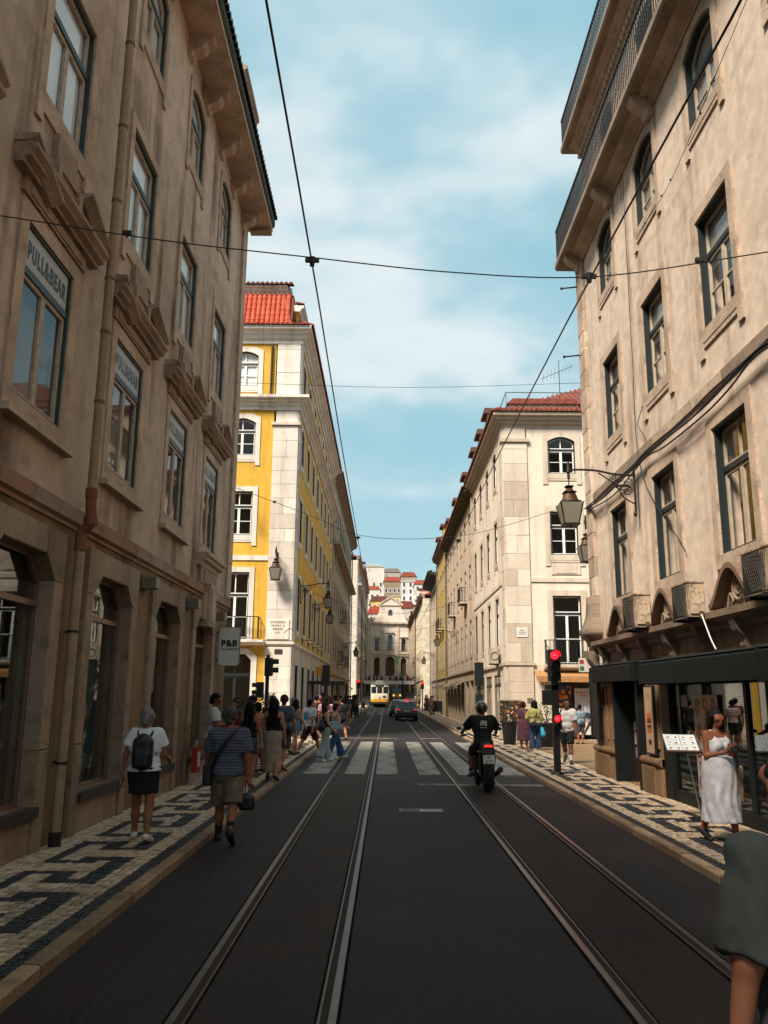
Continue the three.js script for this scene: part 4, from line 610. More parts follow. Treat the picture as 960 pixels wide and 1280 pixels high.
// ================= RIGHT: CREAM CORNER BUILDING =================
const R2 = tag(grp('cream_building'), 'cream plaster corner building with stone corner pilaster and tiled roof terrace', 'building');
const crm = M('#dfd2bf', { tex: 'clean', bump: 'bump', bs: .002 }), crs = M('#d0c2af', { tex: 'clean', bump: 'bump', bs: .004 }), crs2 = M('#c0af9b', { tex: 'clean', bump: 'bump', bs: .004 }), crs3 = M('#dbcfbd', { tex: 'clean', bump: 'bump', bs: .003 });
{
  const Ff = frameOf(5.3, -36.8, 0), Fs = frameOf(5.3, -36.8, -Math.PI / 2), S = z => z + 36.8;
  const fr = [{ s: 2.68, y: 3.26, w: 1.27, h: 3.0, type: 'rect' }, { s: 2.68, y: 8.08, w: 1.27, h: 2.0, type: 'rect' }, { s: 2.68, y: 11.84, w: 1.27, h: 1.76, type: 'arch' }]; const fr2 = [...fr, ...[1, 2].flatMap(k => fr.map(o => ({ ...o, s: o.s + 3.1 * k })))];
  const zc = [-39.6, -42.65, -45.7, -48.8], os = zc.flatMap(z => [{ s: S(z), y: 4.2, w: 1.15, h: 2.2, type: 'rect' }, { s: S(z), y: 8.08, w: 1.15, h: 2.0, type: 'rect' }, { s: S(z), y: 11.84, w: 1.15, h: 1.7, type: 'arch' }]);
  const gs = [{ s: -3.3, y: .35, w: 2.4, h: 2.5, type: 'rect' }, { s: -6.6, y: .35, w: 2.4, h: 2.5, type: 'rect' }, { s: -9.7, y: .1, w: 2.2, h: 2.75, type: 'rect' }, { s: -12.3, y: .1, w: 1.8, h: 2.75, type: 'rect' }];
  wall(Ff, R2, 1.1, 12, 3.22, 14, fr2, crm); wall(Ff, R2, 1.1, 12, .1, 3.218, [{ s: 3.9, y: .1, w: 4, h: 2.5, type: 'rect' }], crs);
  wall(Fs, R2, -13.5, -.5, 3.22, 14, os, crm); wall(Fs, R2, -13.5, -.5, .1, 3.218, gs, crs);
  quoins(Ff, R2, 0, 1.1, 3.35, 13.3, .06, .5, [crs, crs2, crs3], 'pilaster', .8); quoins(Ff, R2, 0, 1.12, .1, 3.2, .07, .5, [crs, crs2], 'pilaster', .5); quoins(Fs, R2, -.9, -.001, .1, 3.2, .065, .3, [crs2, crs], 'pilaster', .6); quoins(Fs, R2, -.9, -.001, 3.35, 14, .055, .3, [crs2, crs], 'pilaster', .8);
  quoins(Ff, R2, .05, 1.05, 13.5, 14, .04, .5, crs, 'pilaster', .5);
  mesh('capital', [bx(5.18, 6.5, 13.32, 13.48, -37.1, -36.66)], crs2, R2); mesh('ledge', [bx(5.2, 6.5, 3.21, 3.34, -37.1, -36.68), bx(5.2, 5.4, 3.21, 3.34, -50, -37.1)], crs2, R2);
  mesh('belt', [bx(6.42, 17.2, 6.86, 7.04, -37, -36.75)], crs, R2); mesh('belt', [bx(5.255, 5.4, 6.86, 7.04, -50.2, -37.8)], crs, R2);
  for (const o of fr2) windowAt(Ff, R2, o, { ...stW, band: .24, sur: crs, ears: o.h < 2.5, transom: o.h > 2.5 ? .74 : .66, split: o.type === 'arch' });
  for (const o of os) windowAt(Fs, R2, o, { ...stW, band: .16, sur: crs2, recess: .1 });
  for (const o of gs) windowAt(Fs, R2, o, { ...stW, band: .1, muntin: 0, transom: .82, ears: false, sillK: 0, recess: .05, proud: .02, sur: crs2, sashM: M('#6a6552', { roughness: .5 }), frameM: M('#3a3a34') }, 'shop_window');
  mesh('relief_panel', [bx(7.35, 8.65, 7.2, 7.7, -36.8, -36.76), bx(7.55, 8.45, 7.25, 7.62, -36.76, -36.74)], crs, R2);
  const co = (pts, m, n) => { const g = grp(n, R2); at(Ff, mesh('front_run', tri(profile(pts, 12, 1, 0)), m, g), 0, 0, 0); at(Fs, mesh('street_run', tri(profile(pts, 13.5, 0, 1)), m, g), -13.5, 0, 0); };
  co([[-.3, 14], [.04, 14], [.04, 14.16], [.16, 14.2], [.16, 14.34], [.32, 14.38], [.32, 14.48], [.46, 14.52], [.46, 14.66], [-.3, 14.7]], crs2, 'cornice');
  place(Ff, 'eave_tiles', eaveTiles(12.4, .23, .5, .25), M('#9a4a36', { tex: 'tilec' }), R2, -.45, 14.74, .3).userData.kind = 'stuff'; place(Fs, 'eave_tiles', eaveTiles(14, .23, .5, .25), M('#7d3d2e', { tex: 'tilec' }), R2, -13.5, 14.74, .3).userData.kind = 'stuff';
  // hipped tile roof and the set-back storey behind a rail
  const rf = grp('roof', R2); { const g = new THREE.BufferGeometry(), P = [], A = [5.0, 14.72, -36.5], B = [17.3, 14.72, -36.5], C = [10.5, 18, -42], D = [17.3, 18, -42], E = [5.0, 14.72, -50.3], Fq = [10.5, 18, -50.3]; for (const t of [[A, B, D], [A, D, C], [E, A, C], [E, C, Fq]]) P.push(...t.flat()); g.setAttribute('position', new THREE.Float32BufferAttribute(P, 3)); g.computeVertexNormals(); mesh('slope', [g], M('#8a4a3a', { tex: 'tilec' }), rf); const cs = []; for (let x = 5.3; x < 15; x += .3) { const t = Math.min(1, (x - 5.0) / 5.5); cs.push(cyl([x, 14.76, -36.5], [x, 14.76 + 3.25 * t * .999, -36.5 - 5.48 * t], .07, .07, 5)); } const m = mesh('tile_courses', cs, M('#7f4536', { tex: 'tilec' }), rf); m.userData.kind = 'stuff'; }
  const at2 = grp('attic', R2); mesh('attic_wall', [bx(6.0, 8.9, 14.8, 15.4, -39.6, -37.6)], crs3, at2); mesh('attic_cornice', [bx(5.7, 9.0, 15.2, 15.36, -39.8, -37.3)], crs2, at2); mesh('attic_roof', [(() => { const g = ext([[5.6, 15.36], [9.1, 15.36], [8.8, 15.62], [5.9, 15.62]], 2.6); g.translate(0, 0, -39.8); return g; })()], G_.tile, at2);
  mesh('terrace_rail', [cyl([5.5, 15.72, -36.7], [9.6, 15.72, -36.7], .02, .02, 6), cyl([5.5, 15.72, -36.7], [5.2, 14.9, -38], .02, .02, 6), ...[5.5, 6.6, 7.7, 8.8].map(x => cyl([x, 14.75, -36.7], [x, 15.72, -36.7], .015, .015, 6))], M('#6d6a66', { metalness: .6, roughness: .4 }), R2);
  for (const s of [-5, -8.5, -12]) { const d = grp('dormer', R2); at(Fs, d, s, 14.72, .12); mesh('dormer_wall', [bx(-.55, .55, 0, 1.5, -1.6, 0)], crs2, d); mesh('dormer_roof', [bx(-.75, .75, 1.5, 1.64, -1.8, .2), bx(-.7, .7, 1.64, 1.8, -1.8, .15)], M('#6b4a3e', { tex: 'tilec' }), d); mesh('dormer_pane', [bx(-.3, .3, .5, 1.3, .001, .015)], G_.paneGrey, d); }
  shell(R2, 5.68, 17.3, -50.28, -37.18, 14.6, G_.room, .02, 'ws', [3.1, 7.1, 10.9]); mesh('end_wall', [bx(5.68, 17.3, .1, 14.5, -50.3, -50.285)], crm, R2);
  const b = grp('balcony', R2); at(Ff, b, 0, 0, 0); mesh('slab', tri(profile([[-.1, 3.02], [.25, 3.02], [.4, 3.08], [.46, 3.12], [.46, 3.22], [-.1, 3.24]], 7)), crs2, b, [1.55, 0, 0]); railing(Ff, R2, 1.62, 8.4, 3.24, .4, 1.06, .16, G_.iron, .4);
  mesh('street_sign', [bx(.42, .9, 4.42, 4.84, .065, .085)], M('#cfc9bf', { roughness: .5 }), b); mesh('sign_lettering', [bx(.56, .76, 4.7, 4.73, .085, .088), bx(.5, .82, 4.62, 4.645, .085, .088), bx(.52, .8, 4.54, 4.565, .085, .088)], M('#4a4744'), b);
  mesh('number_plate', [bx(.8, 1.05, 1.6, 1.82, .075, .085)], M('#6d6152', { tex: 'grain' }), b);
  // posters in the wide shop opening
  const ps = (w, h, bg, f) => signTex(256, Math.round(256 * h / w), bg, f), sr = rng(77);
  const blobs = (x, W, H, n, cols) => { for (let i = 0; i < n; i++) { x.fillStyle = cols[sr() * cols.length | 0]; x.beginPath(); x.ellipse(sr() * W, sr() * H, 8 + sr() * 26, 10 + sr() * 40, sr() * 3, 0, 7); x.fill(); } };
  const pp = (n, x0, x1, y0, y1, m) => { const q = mesh(n, panel(x1 - x0, y1 - y0), m, b); q.position.set((x0 + x1) / 2, (y0 + y1) / 2, -.2); mesh('poster_backing', [bx(x0 - .02, x1 + .02, y0 - .02, y1 + .02, -.26, -.205)], M('#241d1b'), b); };
  pp('poster', 1.95, 2.75, 1.5, 2.35, ps(.8, .85, '#2a1210', (x, W, H) => blobs(x, W, H, 40, ['#7a2417', '#a33a22', '#3d1a14', '#c9772f', '#1b0d0c'])));
  pp('poster', 2.9, 3.72, .3, 2.25, ps(.82, 1.95, '#b9b7b0', (x, W, H) => { x.fillStyle = '#a2452f'; for (let i = 0; i < 10; i++) x.fillRect(22 + i * 22, H * .07, 10 + 6 * sr(), 26); for (let i = 0; i < 4; i++) x.fillRect(78 + i * 26, H * .135, 16, 26); blobs(x, W, H * .3, 0, ['#000']); for (let i = 0; i < 26; i++) { x.fillStyle = ['#26324a', '#1d1d22', '#7b8794', '#cfd2d0'][i % 4]; x.beginPath(); x.ellipse(sr() * W, H * (.35 + .6 * sr()), 14 + sr() * 14, 30 + sr() * 30, 0, 0, 7); x.fill(); } }));
  pp('poster', 1.75, 2.85, .25, 1.42, ps(1.1, 1.17, '#46505a', (x, W, H) => blobs(x, W, H, 70, ['#2e7ea0', '#b8a78c', '#33424e', '#8a5a45', '#c9c2b4', '#1e2a33', '#b0483c'])));
  pp('poster', 3.8, 4.6, .3, 2.3, ps(.8, 2, '#8c1f1c', (x, W, H) => blobs(x, W, H, 30, ['#b62f28', '#5a1412', '#d8c9b0'])));
  const aw = mesh('shop_awning', [(() => { const g = ext([[0, 2.98], [.6, 2.74], [.6, 2.5], [.56, 2.5], [.56, 2.7], [0, 2.92]], 5.2); g.rotateY(-Math.PI / 2); g.translate(6.35, 0, .02); return g; })()], M('#b07f4f', { roughness: .9, tex: 'grain' }), b);
}
{ const o = tag(grp('roof_aerial', null, [8.4, 15.5, -38.5]), 'thin television aerial standing on the cream building roof', 'aerial'); mesh('mast', [cyl([0, 0, 0], [0, 2.6, 0], .02, .015, 6)], G_.iron, o); mesh('boom', [cyl([-.9, 1.6, 0], [.7, 2.3, 0], .012, .012, 6), ...Array.from({ length: 8 }, (_, i) => cyl([-.8 + i * .19, 1.45 + i * .083, -.1], [-.76 + i * .19, 1.85 + i * .083, .1], .007, .007, 5))], G_.iron, o); }
// ================= FURTHER HOUSES ALONG THE STREET =================
function terrace(o) {
  const B = tag(grp(o.name ?? 'street_house'), o.label, 'building'), L = o.side === 'L', x = o.x, len = o.z0 - o.z1, ry = L ? Math.PI / 2 : -Math.PI / 2, F = frameOf(x, o.z0, ry), sg = L ? 1 : -1, g0 = gy((o.z0 + o.z1) / 2);
  const pl = M(o.col, { tex: 'clean', bump: 'bump', bs: .002 }), stn = M(o.stone ?? '#b8a891', { tex: 'stone' }), pitch = o.pitch ?? 3.05, N = Math.floor((len - .8) / pitch), off = (len - (N - 1) * pitch) / 2;
  const near = o.z0 > -90, ws = []; const H = o.H;
  for (let i = 0; i < N; i++) for (const [y, h, type] of o.rows) ws.push({ s: sg * (off + i * pitch), y: g0 + y, w: 1.2, h, type });
  const s0 = L ? 0 : -len, s1 = L ? len : 0, gs = []; for (let i = 0; i < N; i++) gs.push({ s: sg * (off + i * pitch), y: g0 + .1, w: pitch - .75, h: 2.7, type: 'rect' });
  wall(F, B, s0, s1, g0 + 3.4, H, ws, pl); wall(F, B, s0, s1, .0, g0 + 3.398, gs, stn);
  place(F, 'ledge', [bx(s0, s1, g0 + 3.36, g0 + 3.5, -.1, .1)], stn, B);
  if (o.belts) for (const y of o.belts) place(F, 'belt', [bx(s0, s1, g0 + y, g0 + y + .2, -.1, .06)], stn, B);
  const wst = { ...stW, band: .15, sur: stn, ears: false, sashM: o.sash ?? G_.white, recess: .06, proud: .03 };
  if (near) for (const w of ws) windowAt(F, B, w, wst);
  else { const A = [], C = []; for (const w of ws) { A.push(bx(w.s - w.w / 2, w.s + w.w / 2, w.y, w.y + w.h, -.2, -.15)); C.push(bx(w.s - w.w / 2 - .12, w.s - w.w / 2 + .02, w.y - .1, w.y + w.h + .12, -.1, .05), bx(w.s + w.w / 2 - .02, w.s + w.w / 2 + .12, w.y - .1, w.y + w.h + .12, -.1, .05)); } place(F, 'windows', A, G_.paneGrey, B).userData.kind = 'stuff'; place(F, 'window_stones', C, stn, B).userData.kind = 'stuff'; }
  const shopM = [M('#5d584c', { roughness: .5 }), M('#6e6a5d', { roughness: .5 }), M('#54473c', { roughness: .5 })], awM = ['#8d7355', '#5f5a52', '#a08a68', '#3a3f3d'].map(c => M(c, { roughness: .9 }));
  gs.forEach((w, i) => { if (!near && i % 2) return; const q = grp('shop_window', B); at(F, q, w.s, w.y, 0); mesh('pane', [bx(-w.w / 2, w.w / 2, 0, 2.7, -.305, -.3)], G_.glass, q); mesh('frame', [bx(-w.w / 2, w.w / 2, 2.1, 2.2, -.3, -.24), bx(-.04, .04, 0, 2.1, -.3, -.25), bx(-w.w / 2, w.w / 2, 0, .25, -.3, -.22)], shopM[i % 3], q); if (hash2(i, N, 8) > .45) mesh('awning', [(() => { const g = ext([[0, 2.75], [.55, 2.45], [.55, 2.25], [.51, 2.25], [.51, 2.42], [0, 2.68]], w.w + .3); g.rotateY(-Math.PI / 2); g.translate(w.w / 2 + .15, 0, .02); return g; })()], awM[hash2(i, N, 9) * 4 | 0], q); });
  quoins(F, B, L ? 0 : -.55, L ? .55 : 0, g0 + 3.5, H, .09, .2, stn, 'pilaster', near ? .9 : 3); place(F, 'drainpipe', [cyl([L ? len - .3 : -len + .3, g0 + .1, .12], [L ? len - .3 : -len + .3, H, .12], .06, .06, 8)], M('#5f5346'), B);
  if (o.iron) for (const [i, r] of o.iron) { const w = { s: sg * (off + i * pitch), y: g0 + o.rows[r][0] }; place(F, 'balcony_slab', [bx(w.s - .95, w.s + .95, w.y - .22, w.y - .1, -.05, .5)], stn, B); railing(F, B, w.s - .92, w.s + .92, w.y - .1, .46, .95, .14, G_.iron, .44); }
  const e = o.eave ?? .45, em = M(o.eaveCol ?? '#8f7d68', { tex: 'stone' }); place(F, 'cornice', tri(profile([[-.2, H], [.05, H], [.08, H + .14], [e * .6, H + .3], [e, H + .4], [e, H + .55], [-.2, H + .6]], len)), em, B, s0);
  place(F, 'eave_tiles', near ? eaveTiles(len, .24, .5, .25) : mg([bx(0, len, -.05, .08, -.25, .2)]), M(o.roof ?? '#8a4632', { tex: 'tilec' }), B, s0, H + .64, e - .15).userData.kind = 'stuff';
  const W = 11, x1 = x - sg * W; const rg = ext([[0, H + .55], [sg * -.1, H + .6], [-sg * 4.5, H + 2.6], [-sg * W, H + 2.6], [-sg * W, H + .55]], len); rg.translate(x, 0, o.z1); mesh('roof', [rg], M(o.roof ?? '#8a4632', { tex: 'tilec' }), B);
  for (let i = 0; i < (o.dormers ?? 0); i++) { const d = grp('dormer', B); at(F, d, sg * (len * (i + .5) / o.dormers), H + .6, .1); mesh('dormer_wall', [bx(-.8, .8, 0, 1.5, -2, 0)], M(o.dcol ?? o.col, { tex: 'clean' }), d); mesh('dormer_roof', [bx(-1, 1, 1.5, 1.72, -2.2, .25)], M('#76493c', { tex: 'tilec' }), d); mesh('dormer_pane', [bx(-.4, .4, .3, 1.25, .001, .02)], G_.paneGrey, d); }
  // front end wall that faces the camera
  const xa = Math.min(x, x1), xb = Math.max(x, x1); mesh('end_wall', [bx(xa + (L ? 0 : .002), xb - (L ? .002 : 0), 0, H, o.z0 - .3, o.z0)], o.front ? pl : pl, B); mesh('back_wall', [bx(xa, xb, 0, H, o.z1, o.z1 + .2)], pl, B);
  if (o.front) { quoins(frameOf(x, o.z0, 0), B, L ? -1.1 : 0, L ? 0 : 1.1, g0 + .1, H, .08, .06, stn, 'pilaster', 1.4); }
  if (o.balcony) { const b = grp('balcony', B); at(F, b, 0, 0, 0); mesh('slab', [bx(s0, s1, o.balcony - .2, o.balcony, -.1, .6)], stn, b); railing(F, B, s0 + .05, Math.min(s1, s0 + 8), o.balcony, .55, .95, .18, M('#7d7a74', { metalness: .4, roughness: .5 }), .5); }
  mesh('inner_wall', [bx(L ? x - 4 : x + 3.6, L ? x - 3.6 : x + 4, 0, H, o.z1 + .2, o.z0 - .3)], G_.room, B); for (const y of [3.38, ...o.rows.map(r => r[0] + r[1] + .8)]) if (g0 + y < H - .2) mesh('room_floor', [bx(L ? x - 3.6 : x + .36, L ? x - .36 : x + 3.6, g0 + y, g0 + y + .15, o.z1 + .2, o.z0 - .3)], G_.room, B);
  return B;
}
const r4 = [[4.6, 2.3, 'rect'], [8.4, 2.2, 'rect'], [12.0, 2.0, 'rect'], [15.4, 1.9, 'rect']], r3 = [[4.3, 2.2, 'rect'], [8.0, 2.0, 'rect'], [11.6, 1.8, 'arch']];
terrace({ side: 'L', x: -4.15, z0: -62.9, z1: -97, H: 18.3, rows: r4, col: '#a89a86', stone: '#b5a995', eave: .6, balcony: 13.4, iron: [[2, 0], [5, 0], [3, 1]], label: 'grey stone house with long balcony beyond the yellow building', front: true, dormers: 2 });
terrace({ side: 'L', x: -4.2, z0: -120, z1: -140, H: 21.0, rows: [...r4, [18.6, 1.7, 'rect']], col: '#cfc6b8', stone: '#d6cdbf', balcony: 17.6, label: 'white house with stone corner past the second side street', front: true, eave: .4 });
terrace({ side: 'L', x: -4.1, z0: -140.2, z1: -165, H: 22.5, rows: [...r4, [18.9, 1.8, 'rect']], col: '#b3a48f', label: 'brownish stone house behind the white corner house', dormers: 2, eave: .5 });
terrace({ side: 'L', x: -4.3, z0: -165.2, z1: -186, H: 23.5, rows: [...r4, [18.9, 1.8, 'rect']], col: '#c4b7a2', label: 'last pale house on the left before the church', eave: .5 });
terrace({ side: 'R', x: 5.3, z0: -50.4, z1: -72.6, H: 14.0, rows: r3, col: '#c9b39b', stone: '#bfae9a', iron: [[1, 1], [4, 1]], label: 'tan house with brown eaves next to the cream building', eave: .55, eaveCol: '#5b4a3b', dormers: 3 });
terrace({ side: 'R', x: 5.3, z0: -72.8, z1: -86, H: 15.0, rows: r3, col: '#b99a45', stone: '#b9a884', iron: [[1, 1], [2, 1]], label: 'mustard yellow house with attic between two tan houses', eave: .5, dormers: 2, dcol: '#c9a63e' });
terrace({ side: 'R', x: 5.35, z0: -86.2, z1: -100, H: 13.9, rows: r3, col: '#ccb49c', stone: '#c0af9c', label: 'pinkish tan house with deep dark eaves at the second side street', eave: .95, eaveCol: '#3f362e', roof: '#3d342e' });
terrace({ side: 'R', x: 5.3, z0: -119, z1: -150, H: 15.4, rows: r3, col: '#d0c3ab', stone: '#d8cdb9', label: 'white cornered house with red roof past the second side street', front: true, roof: '#b5533a', eave: .5, dormers: 2 });
terrace({ side: 'R', x: 5.2, z0: -150.2, z1: -186, H: 16.0, rows: r3, col: '#d0bda2', label: 'last tan house on the right before the church', roof: '#a54c36', eave: .6, dormers: 3 });
// attic storey of the mustard house
// ================= CHURCH AND HILL =================
{
  const C = tag(grp('church', null, [.95, 5.6, -190]), 'pale stone church with curved gable and three arched doorways closing the street', 'church'), cs = M('#cdbdac', { tex: 'stone' }), cd = M('#8b7c6d', { tex: 'stone' }), cw = M('#d8cabb', { tex: 'clean' });
  const F0 = frameOf(0, 0, 0), ops = [{ s: 0, y: .4, w: 2, h: 4.3, type: 'round' }, { s: -3, y: .4, w: 1.3, h: 4.0, type: 'round' }, { s: 3, y: .4, w: 1.3, h: 4.0, type: 'round' }, { s: 0, y: 6.1, w: 1.1, h: 3.5, type: 'round' }, { s: -3, y: 6.0, w: 1.0, h: 2.6, type: 'rect' }, { s: 3, y: 6.0, w: 1.0, h: 2.6, type: 'rect' }];
  wall(F0, C, -7.5, 7.5, -3, 11.6, ops, cw, .8);
  ops.forEach((o, i) => { const w = grp(i < 3 ? 'doorway' : 'window', C); at(F0, w, o.s, o.y, 0); const ou = ext(outline(o.w + .5, o.h + .25, o.type, 0, 0), .2, [outline(o.w, o.h, o.type, .01, .002)]); mesh('surround', [ou], cs, w); const p = ext(outline(o.w, o.h, o.type, -.02), .05); p.translate(0, 0, -.6); mesh(i < 3 ? 'door' : 'pane', [p], i === 1 ? M('#5a2e20') : i < 3 ? M('#4f3c2e', { roughness: .7 }) : G_.paneGrey, w); mesh('hood', [bx(-o.w / 2 - .4, o.w / 2 + .4, o.h + .3, o.h + .5, 0, .4)], cs, w); });
  for (const x of [-7, -4.6, -1.75, 1.75, 4.6, 7]) mesh('pilaster', [bx(x - .28, x + .28, -3, 11.4, 0, .18)], cs, C);
  mesh('cornice', tri(profile([[-.5, 11.6], [.2, 11.6], [.3, 11.8], [.6, 12], [.6, 12.3], [-.5, 12.4]], 15.6)), cs, C, [-7.8, 0, 0]); mesh('string_course', [bx(-7.5, 7.5, 5.2, 5.5, 0, .25)], cs, C);
  mesh('balustrade', [bx(-7.4, -2.5, 12.4, 13.3, -.4, -.1)], cd, C); mesh('balustrade', [bx(2.5, 7.4, 12.4, 13.3, -.4, -.1)], cd, C);
  const gp = []; for (let i = 0; i <= 10; i++) { const t = i / 10; gp.push([2.4 + 1.6 * (1 - t) ** 2.2, 12.4 + 3.8 * t]); } const gl = gp.map(p => [-p[0], p[1]]).reverse(); mesh('gable', tri(ext([...gp, [2.6, 16.3], [0, 17.9], [-2.6, 16.3], ...gl], .6, [outline(1, 1.4, 'round').map(p => [p[0], p[1] + 13.8])])), cw, C, [0, 0, -.5]);
  mesh('oculus', [bx(-.5, .5, 13.8, 15.2, -.2, -.15)], G_.paneGrey, C); const rk = k => { const g = bx(0, 3.1, 0, .3, 0, .7); g.rotateZ(k * .56); return g; }; const ra = bx(0, 3.3, 0, .3, -.5, .3); ra.rotateZ(-.56); ra.translate(0, 17.9, 0); const rb = bx(-3.3, 0, 0, .3, -.5, .3); rb.rotateZ(.56); rb.translate(0, 17.9, 0); mesh('pediment_rake', [ra], cs, C); mesh('pediment_rake', [rb], cs, C); mesh('pediment_base', [bx(-2.8, 2.8, 16.1, 16.3, 0, .3)], cs, C);
  mesh('cross', [bx(-.08, .08, 18.1, 19.1, -.1, .1), bx(-.3, .3, 18.6, 18.75, -.1, .1)], cd, C);
  mesh('nave', [bx(-7.2, 7.2, -3, 11.5, -18, -.8)], cw, C); mesh('nave_roof', [(() => { const g = ext([[-7.4, 11.5], [7.4, 11.5], [0, 14.6]], 16); g.translate(0, 0, -17.5); return g; })()], G_.tile, C);
  for (let i = 0; i < 7; i++) mesh('step', [bx(-6 - i * .2, 6 + i * .2, -3, .3 - i * .17, 0, 1.2 + i * .45)], cs, C);
  const bn = tag(grp('banner', null, [2.35, 9.1, -189.4]), 'narrow green and white banner hanging on the church front', 'banner'); mesh('cloth', [bx(-.22, .22, 0, 1.4, 0, .03)], M('#2e8a4a', { roughness: .9 }), bn); mesh('white_band', [bx(-.22, .22, 1.4, 2.1, 0, .03)], M('#d8dcd8', { roughness: .9 }), bn);
}
{ // hill and its houses
  const P = [], q = (a, b, c, d) => P.push(...a, ...b, ...c, ...a, ...c, ...d), prof = [[-208, 4.2], [-225, 12], [-245, 20], [-275, 29], [-300, 36], [-420, 38]]; for (let i = 0; i + 1 < prof.length; i++) q([-60, prof[i][1], prof[i][0]], [60, prof[i][1], prof[i][0]], [60, prof[i + 1][1], prof[i + 1][0]], [-60, prof[i + 1][1], prof[i + 1][0]]); const g = new THREE.BufferGeometry(); g.setAttribute('position', new THREE.Float32BufferAttribute(P, 3)); g.computeVertexNormals(); struct(mesh('hill', tri(g), M('#6b6353', { tex: 'grain' })));
  const house = (x0, x1, y0, y1, z, col, roof, lab, nx, ny, roofH = 1.2, dorm = 0) => { const H = tag(grp('hill_house', null, [(x0 + x1) / 2, y0, z]), lab, 'house', 'houses on the hill behind the church'), w = (x1 - x0) / 2, h = y1 - y0; mesh('wall', [bx(-w, w, -9, h, -9, 0)], M(col, { tex: 'clean' }), H);
    if (roof) mesh('roof', [(() => { const g = ext([[-w - .3, h], [w + .3, h], [w * .72, h + roofH], [-w * .72, h + roofH]], 9); g.translate(0, 0, -8.8); return g; })()], M(roof, { tex: 'tilec' }), H); else mesh('parapet', [bx(-w - .15, w + .15, h, h + .35, -9.1, .15)], M('#b7aea2', { tex: 'clean' }), H);
    for (let i = 0; i < nx; i++) for (let j = 0; j < ny; j++) { const wn = grp('window', H); wn.position.set(-w + (i + .5) * 2 * w / nx, h * (j + .35) / ny, 0); mesh('surround', [bx(-.5, .5, -.15, 1.45, 0, .05)], M('#cfc8be'), wn); mesh('pane', [bx(-.35, .35, 0, 1.3, .05, .07)], M('#3a4248', { roughness: .3 }), wn); }
    for (let i = 0; i < dorm; i++) { const x = -w * .7 + 1.4 * w * (i + .5) / dorm; const d = grp('dormer', H); d.position.set(x, h + .1, .05); mesh('dormer_wall', [bx(-.5, .5, 0, .9, -2, 0)], M('#d3cfc8'), d); mesh('dormer_pane', [bx(-.3, .3, .15, .75, 0, .02)], M('#39424a'), d); } return H; };
  house(-7.9, -.8, 35.2, 45.6, -290, '#cfcac1', null, 'tall white house high on the left of the hill', 3, 1, 0); house(-6.5, -2.5, 45.5, 47, -296, '#b6b0a6', null, 'grey roof storey on top of the white hill house', 2, 1);
  house(-.9, 4.9, 40.5, 45.6, -302, '#a9a69f', '#8f8c86', 'grey house with many dormers at the top of the hill', 4, 1, 1.4, 4); house(-.8, 4.8, 33.0, 38.6, -275, '#8b7c68', '#b0543c', 'brown house with red dormered roof on the hill', 4, 1, 1.5, 3);
  house(5.1, 10.6, 39, 43.2, -296, '#a49a8c', '#a0553e', 'grey house under a broad red roof on the hill', 3, 1, 1.6); house(4.7, 8.9, 31, 37.8, -270, '#c9ccd0', null, 'white house with stacked windows right of the brown hill house', 2, 3);
  house(-4.5, .4, 24.4, 28.2, -240, '#d3b868', '#71433a', 'pale yellow house with dark red roof just above the church', 2, 1, 1.4); house(.4, 4.2, 27, 30.2, -246, '#d6bf76', null, 'small pale yellow house behind the church gable', 2, 1); house(-7.2, -2.0, 30.5, 35.0, -268, '#cdc8bf', '#b2583f', 'white house with low red roof left of the hill', 3, 1, 1.1);
  house(-4.8, -1.4, 19.5, 22.9, -222, '#b9b1a5', '#b9523a', 'small house with bright red roof beside the church', 2, 1, 1.9); house(3.3, 7.6, 20, 25, -228, '#bdb5a8', '#87412f', 'house with dark red roof right of the church gable', 2, 1, 1.9); house(8.8, 13, 30, 36, -262, '#d2cec7', '#b4543b', 'white house with red roof at the right edge of the hill', 2, 2, 1.4); house(-12, -7.6, 30, 41, -280, '#c6c1b8', '#a6513b', 'white house with red roof at the left edge of the hill', 2, 2, 1.3);
}
// ================= STREET FURNITURE =================
function glow(c, k) { return M(c, { emissive: c, emissiveIntensity: k, roughness: .4 }); }
function signalHead(parent, y, lit, ry, k = 1, n = 3, x = 0, z = 0) { // local +z is the face
  const h = grp('signal_head', parent, [x, y, z], ry); h.scale.setScalar(k); const H = n * .24; mesh('housing', [bx(-.14, .14, 0, H + .03, -.12, .09)], M('#0e1413', { roughness: .45 }), h);
  for (let i = 0; i < n; i++) { const yy = H - .105 - i * .24, l = new THREE.CylinderGeometry(.095, .095, .02, 20); l.rotateX(Math.PI / 2); l.translate(0, yy, .1); const c = ['#ff1a22', '#3a2a0c', '#0c2a1c'][n === 2 && i ? 2 : i]; mesh('lens', [l], i === lit ? glow('#ff1520', 2.2) : M(i === lit ? c : ['#2a0b0b', '#2a200c', '#0b2018'][n === 2 && i ? 2 : i], { roughness: .25 }), h);
    const v = new THREE.CylinderGeometry(.112, .112, .17, 18, 1, true, -Math.PI * .5 - .3, Math.PI + .6); v.rotateX(Math.PI / 2); v.rotateZ(Math.PI); v.translate(0, yy, .17); mesh('visor', [v], M('#0b100f', { roughness: .5, side: THREE.DoubleSide }), h);
    if (i === lit) { const p = new THREE.PointLight('#ff2020', .25, 4); p.position.set(0, yy, .14); p.castShadow = true; h.add(p); } }
  return h;
}
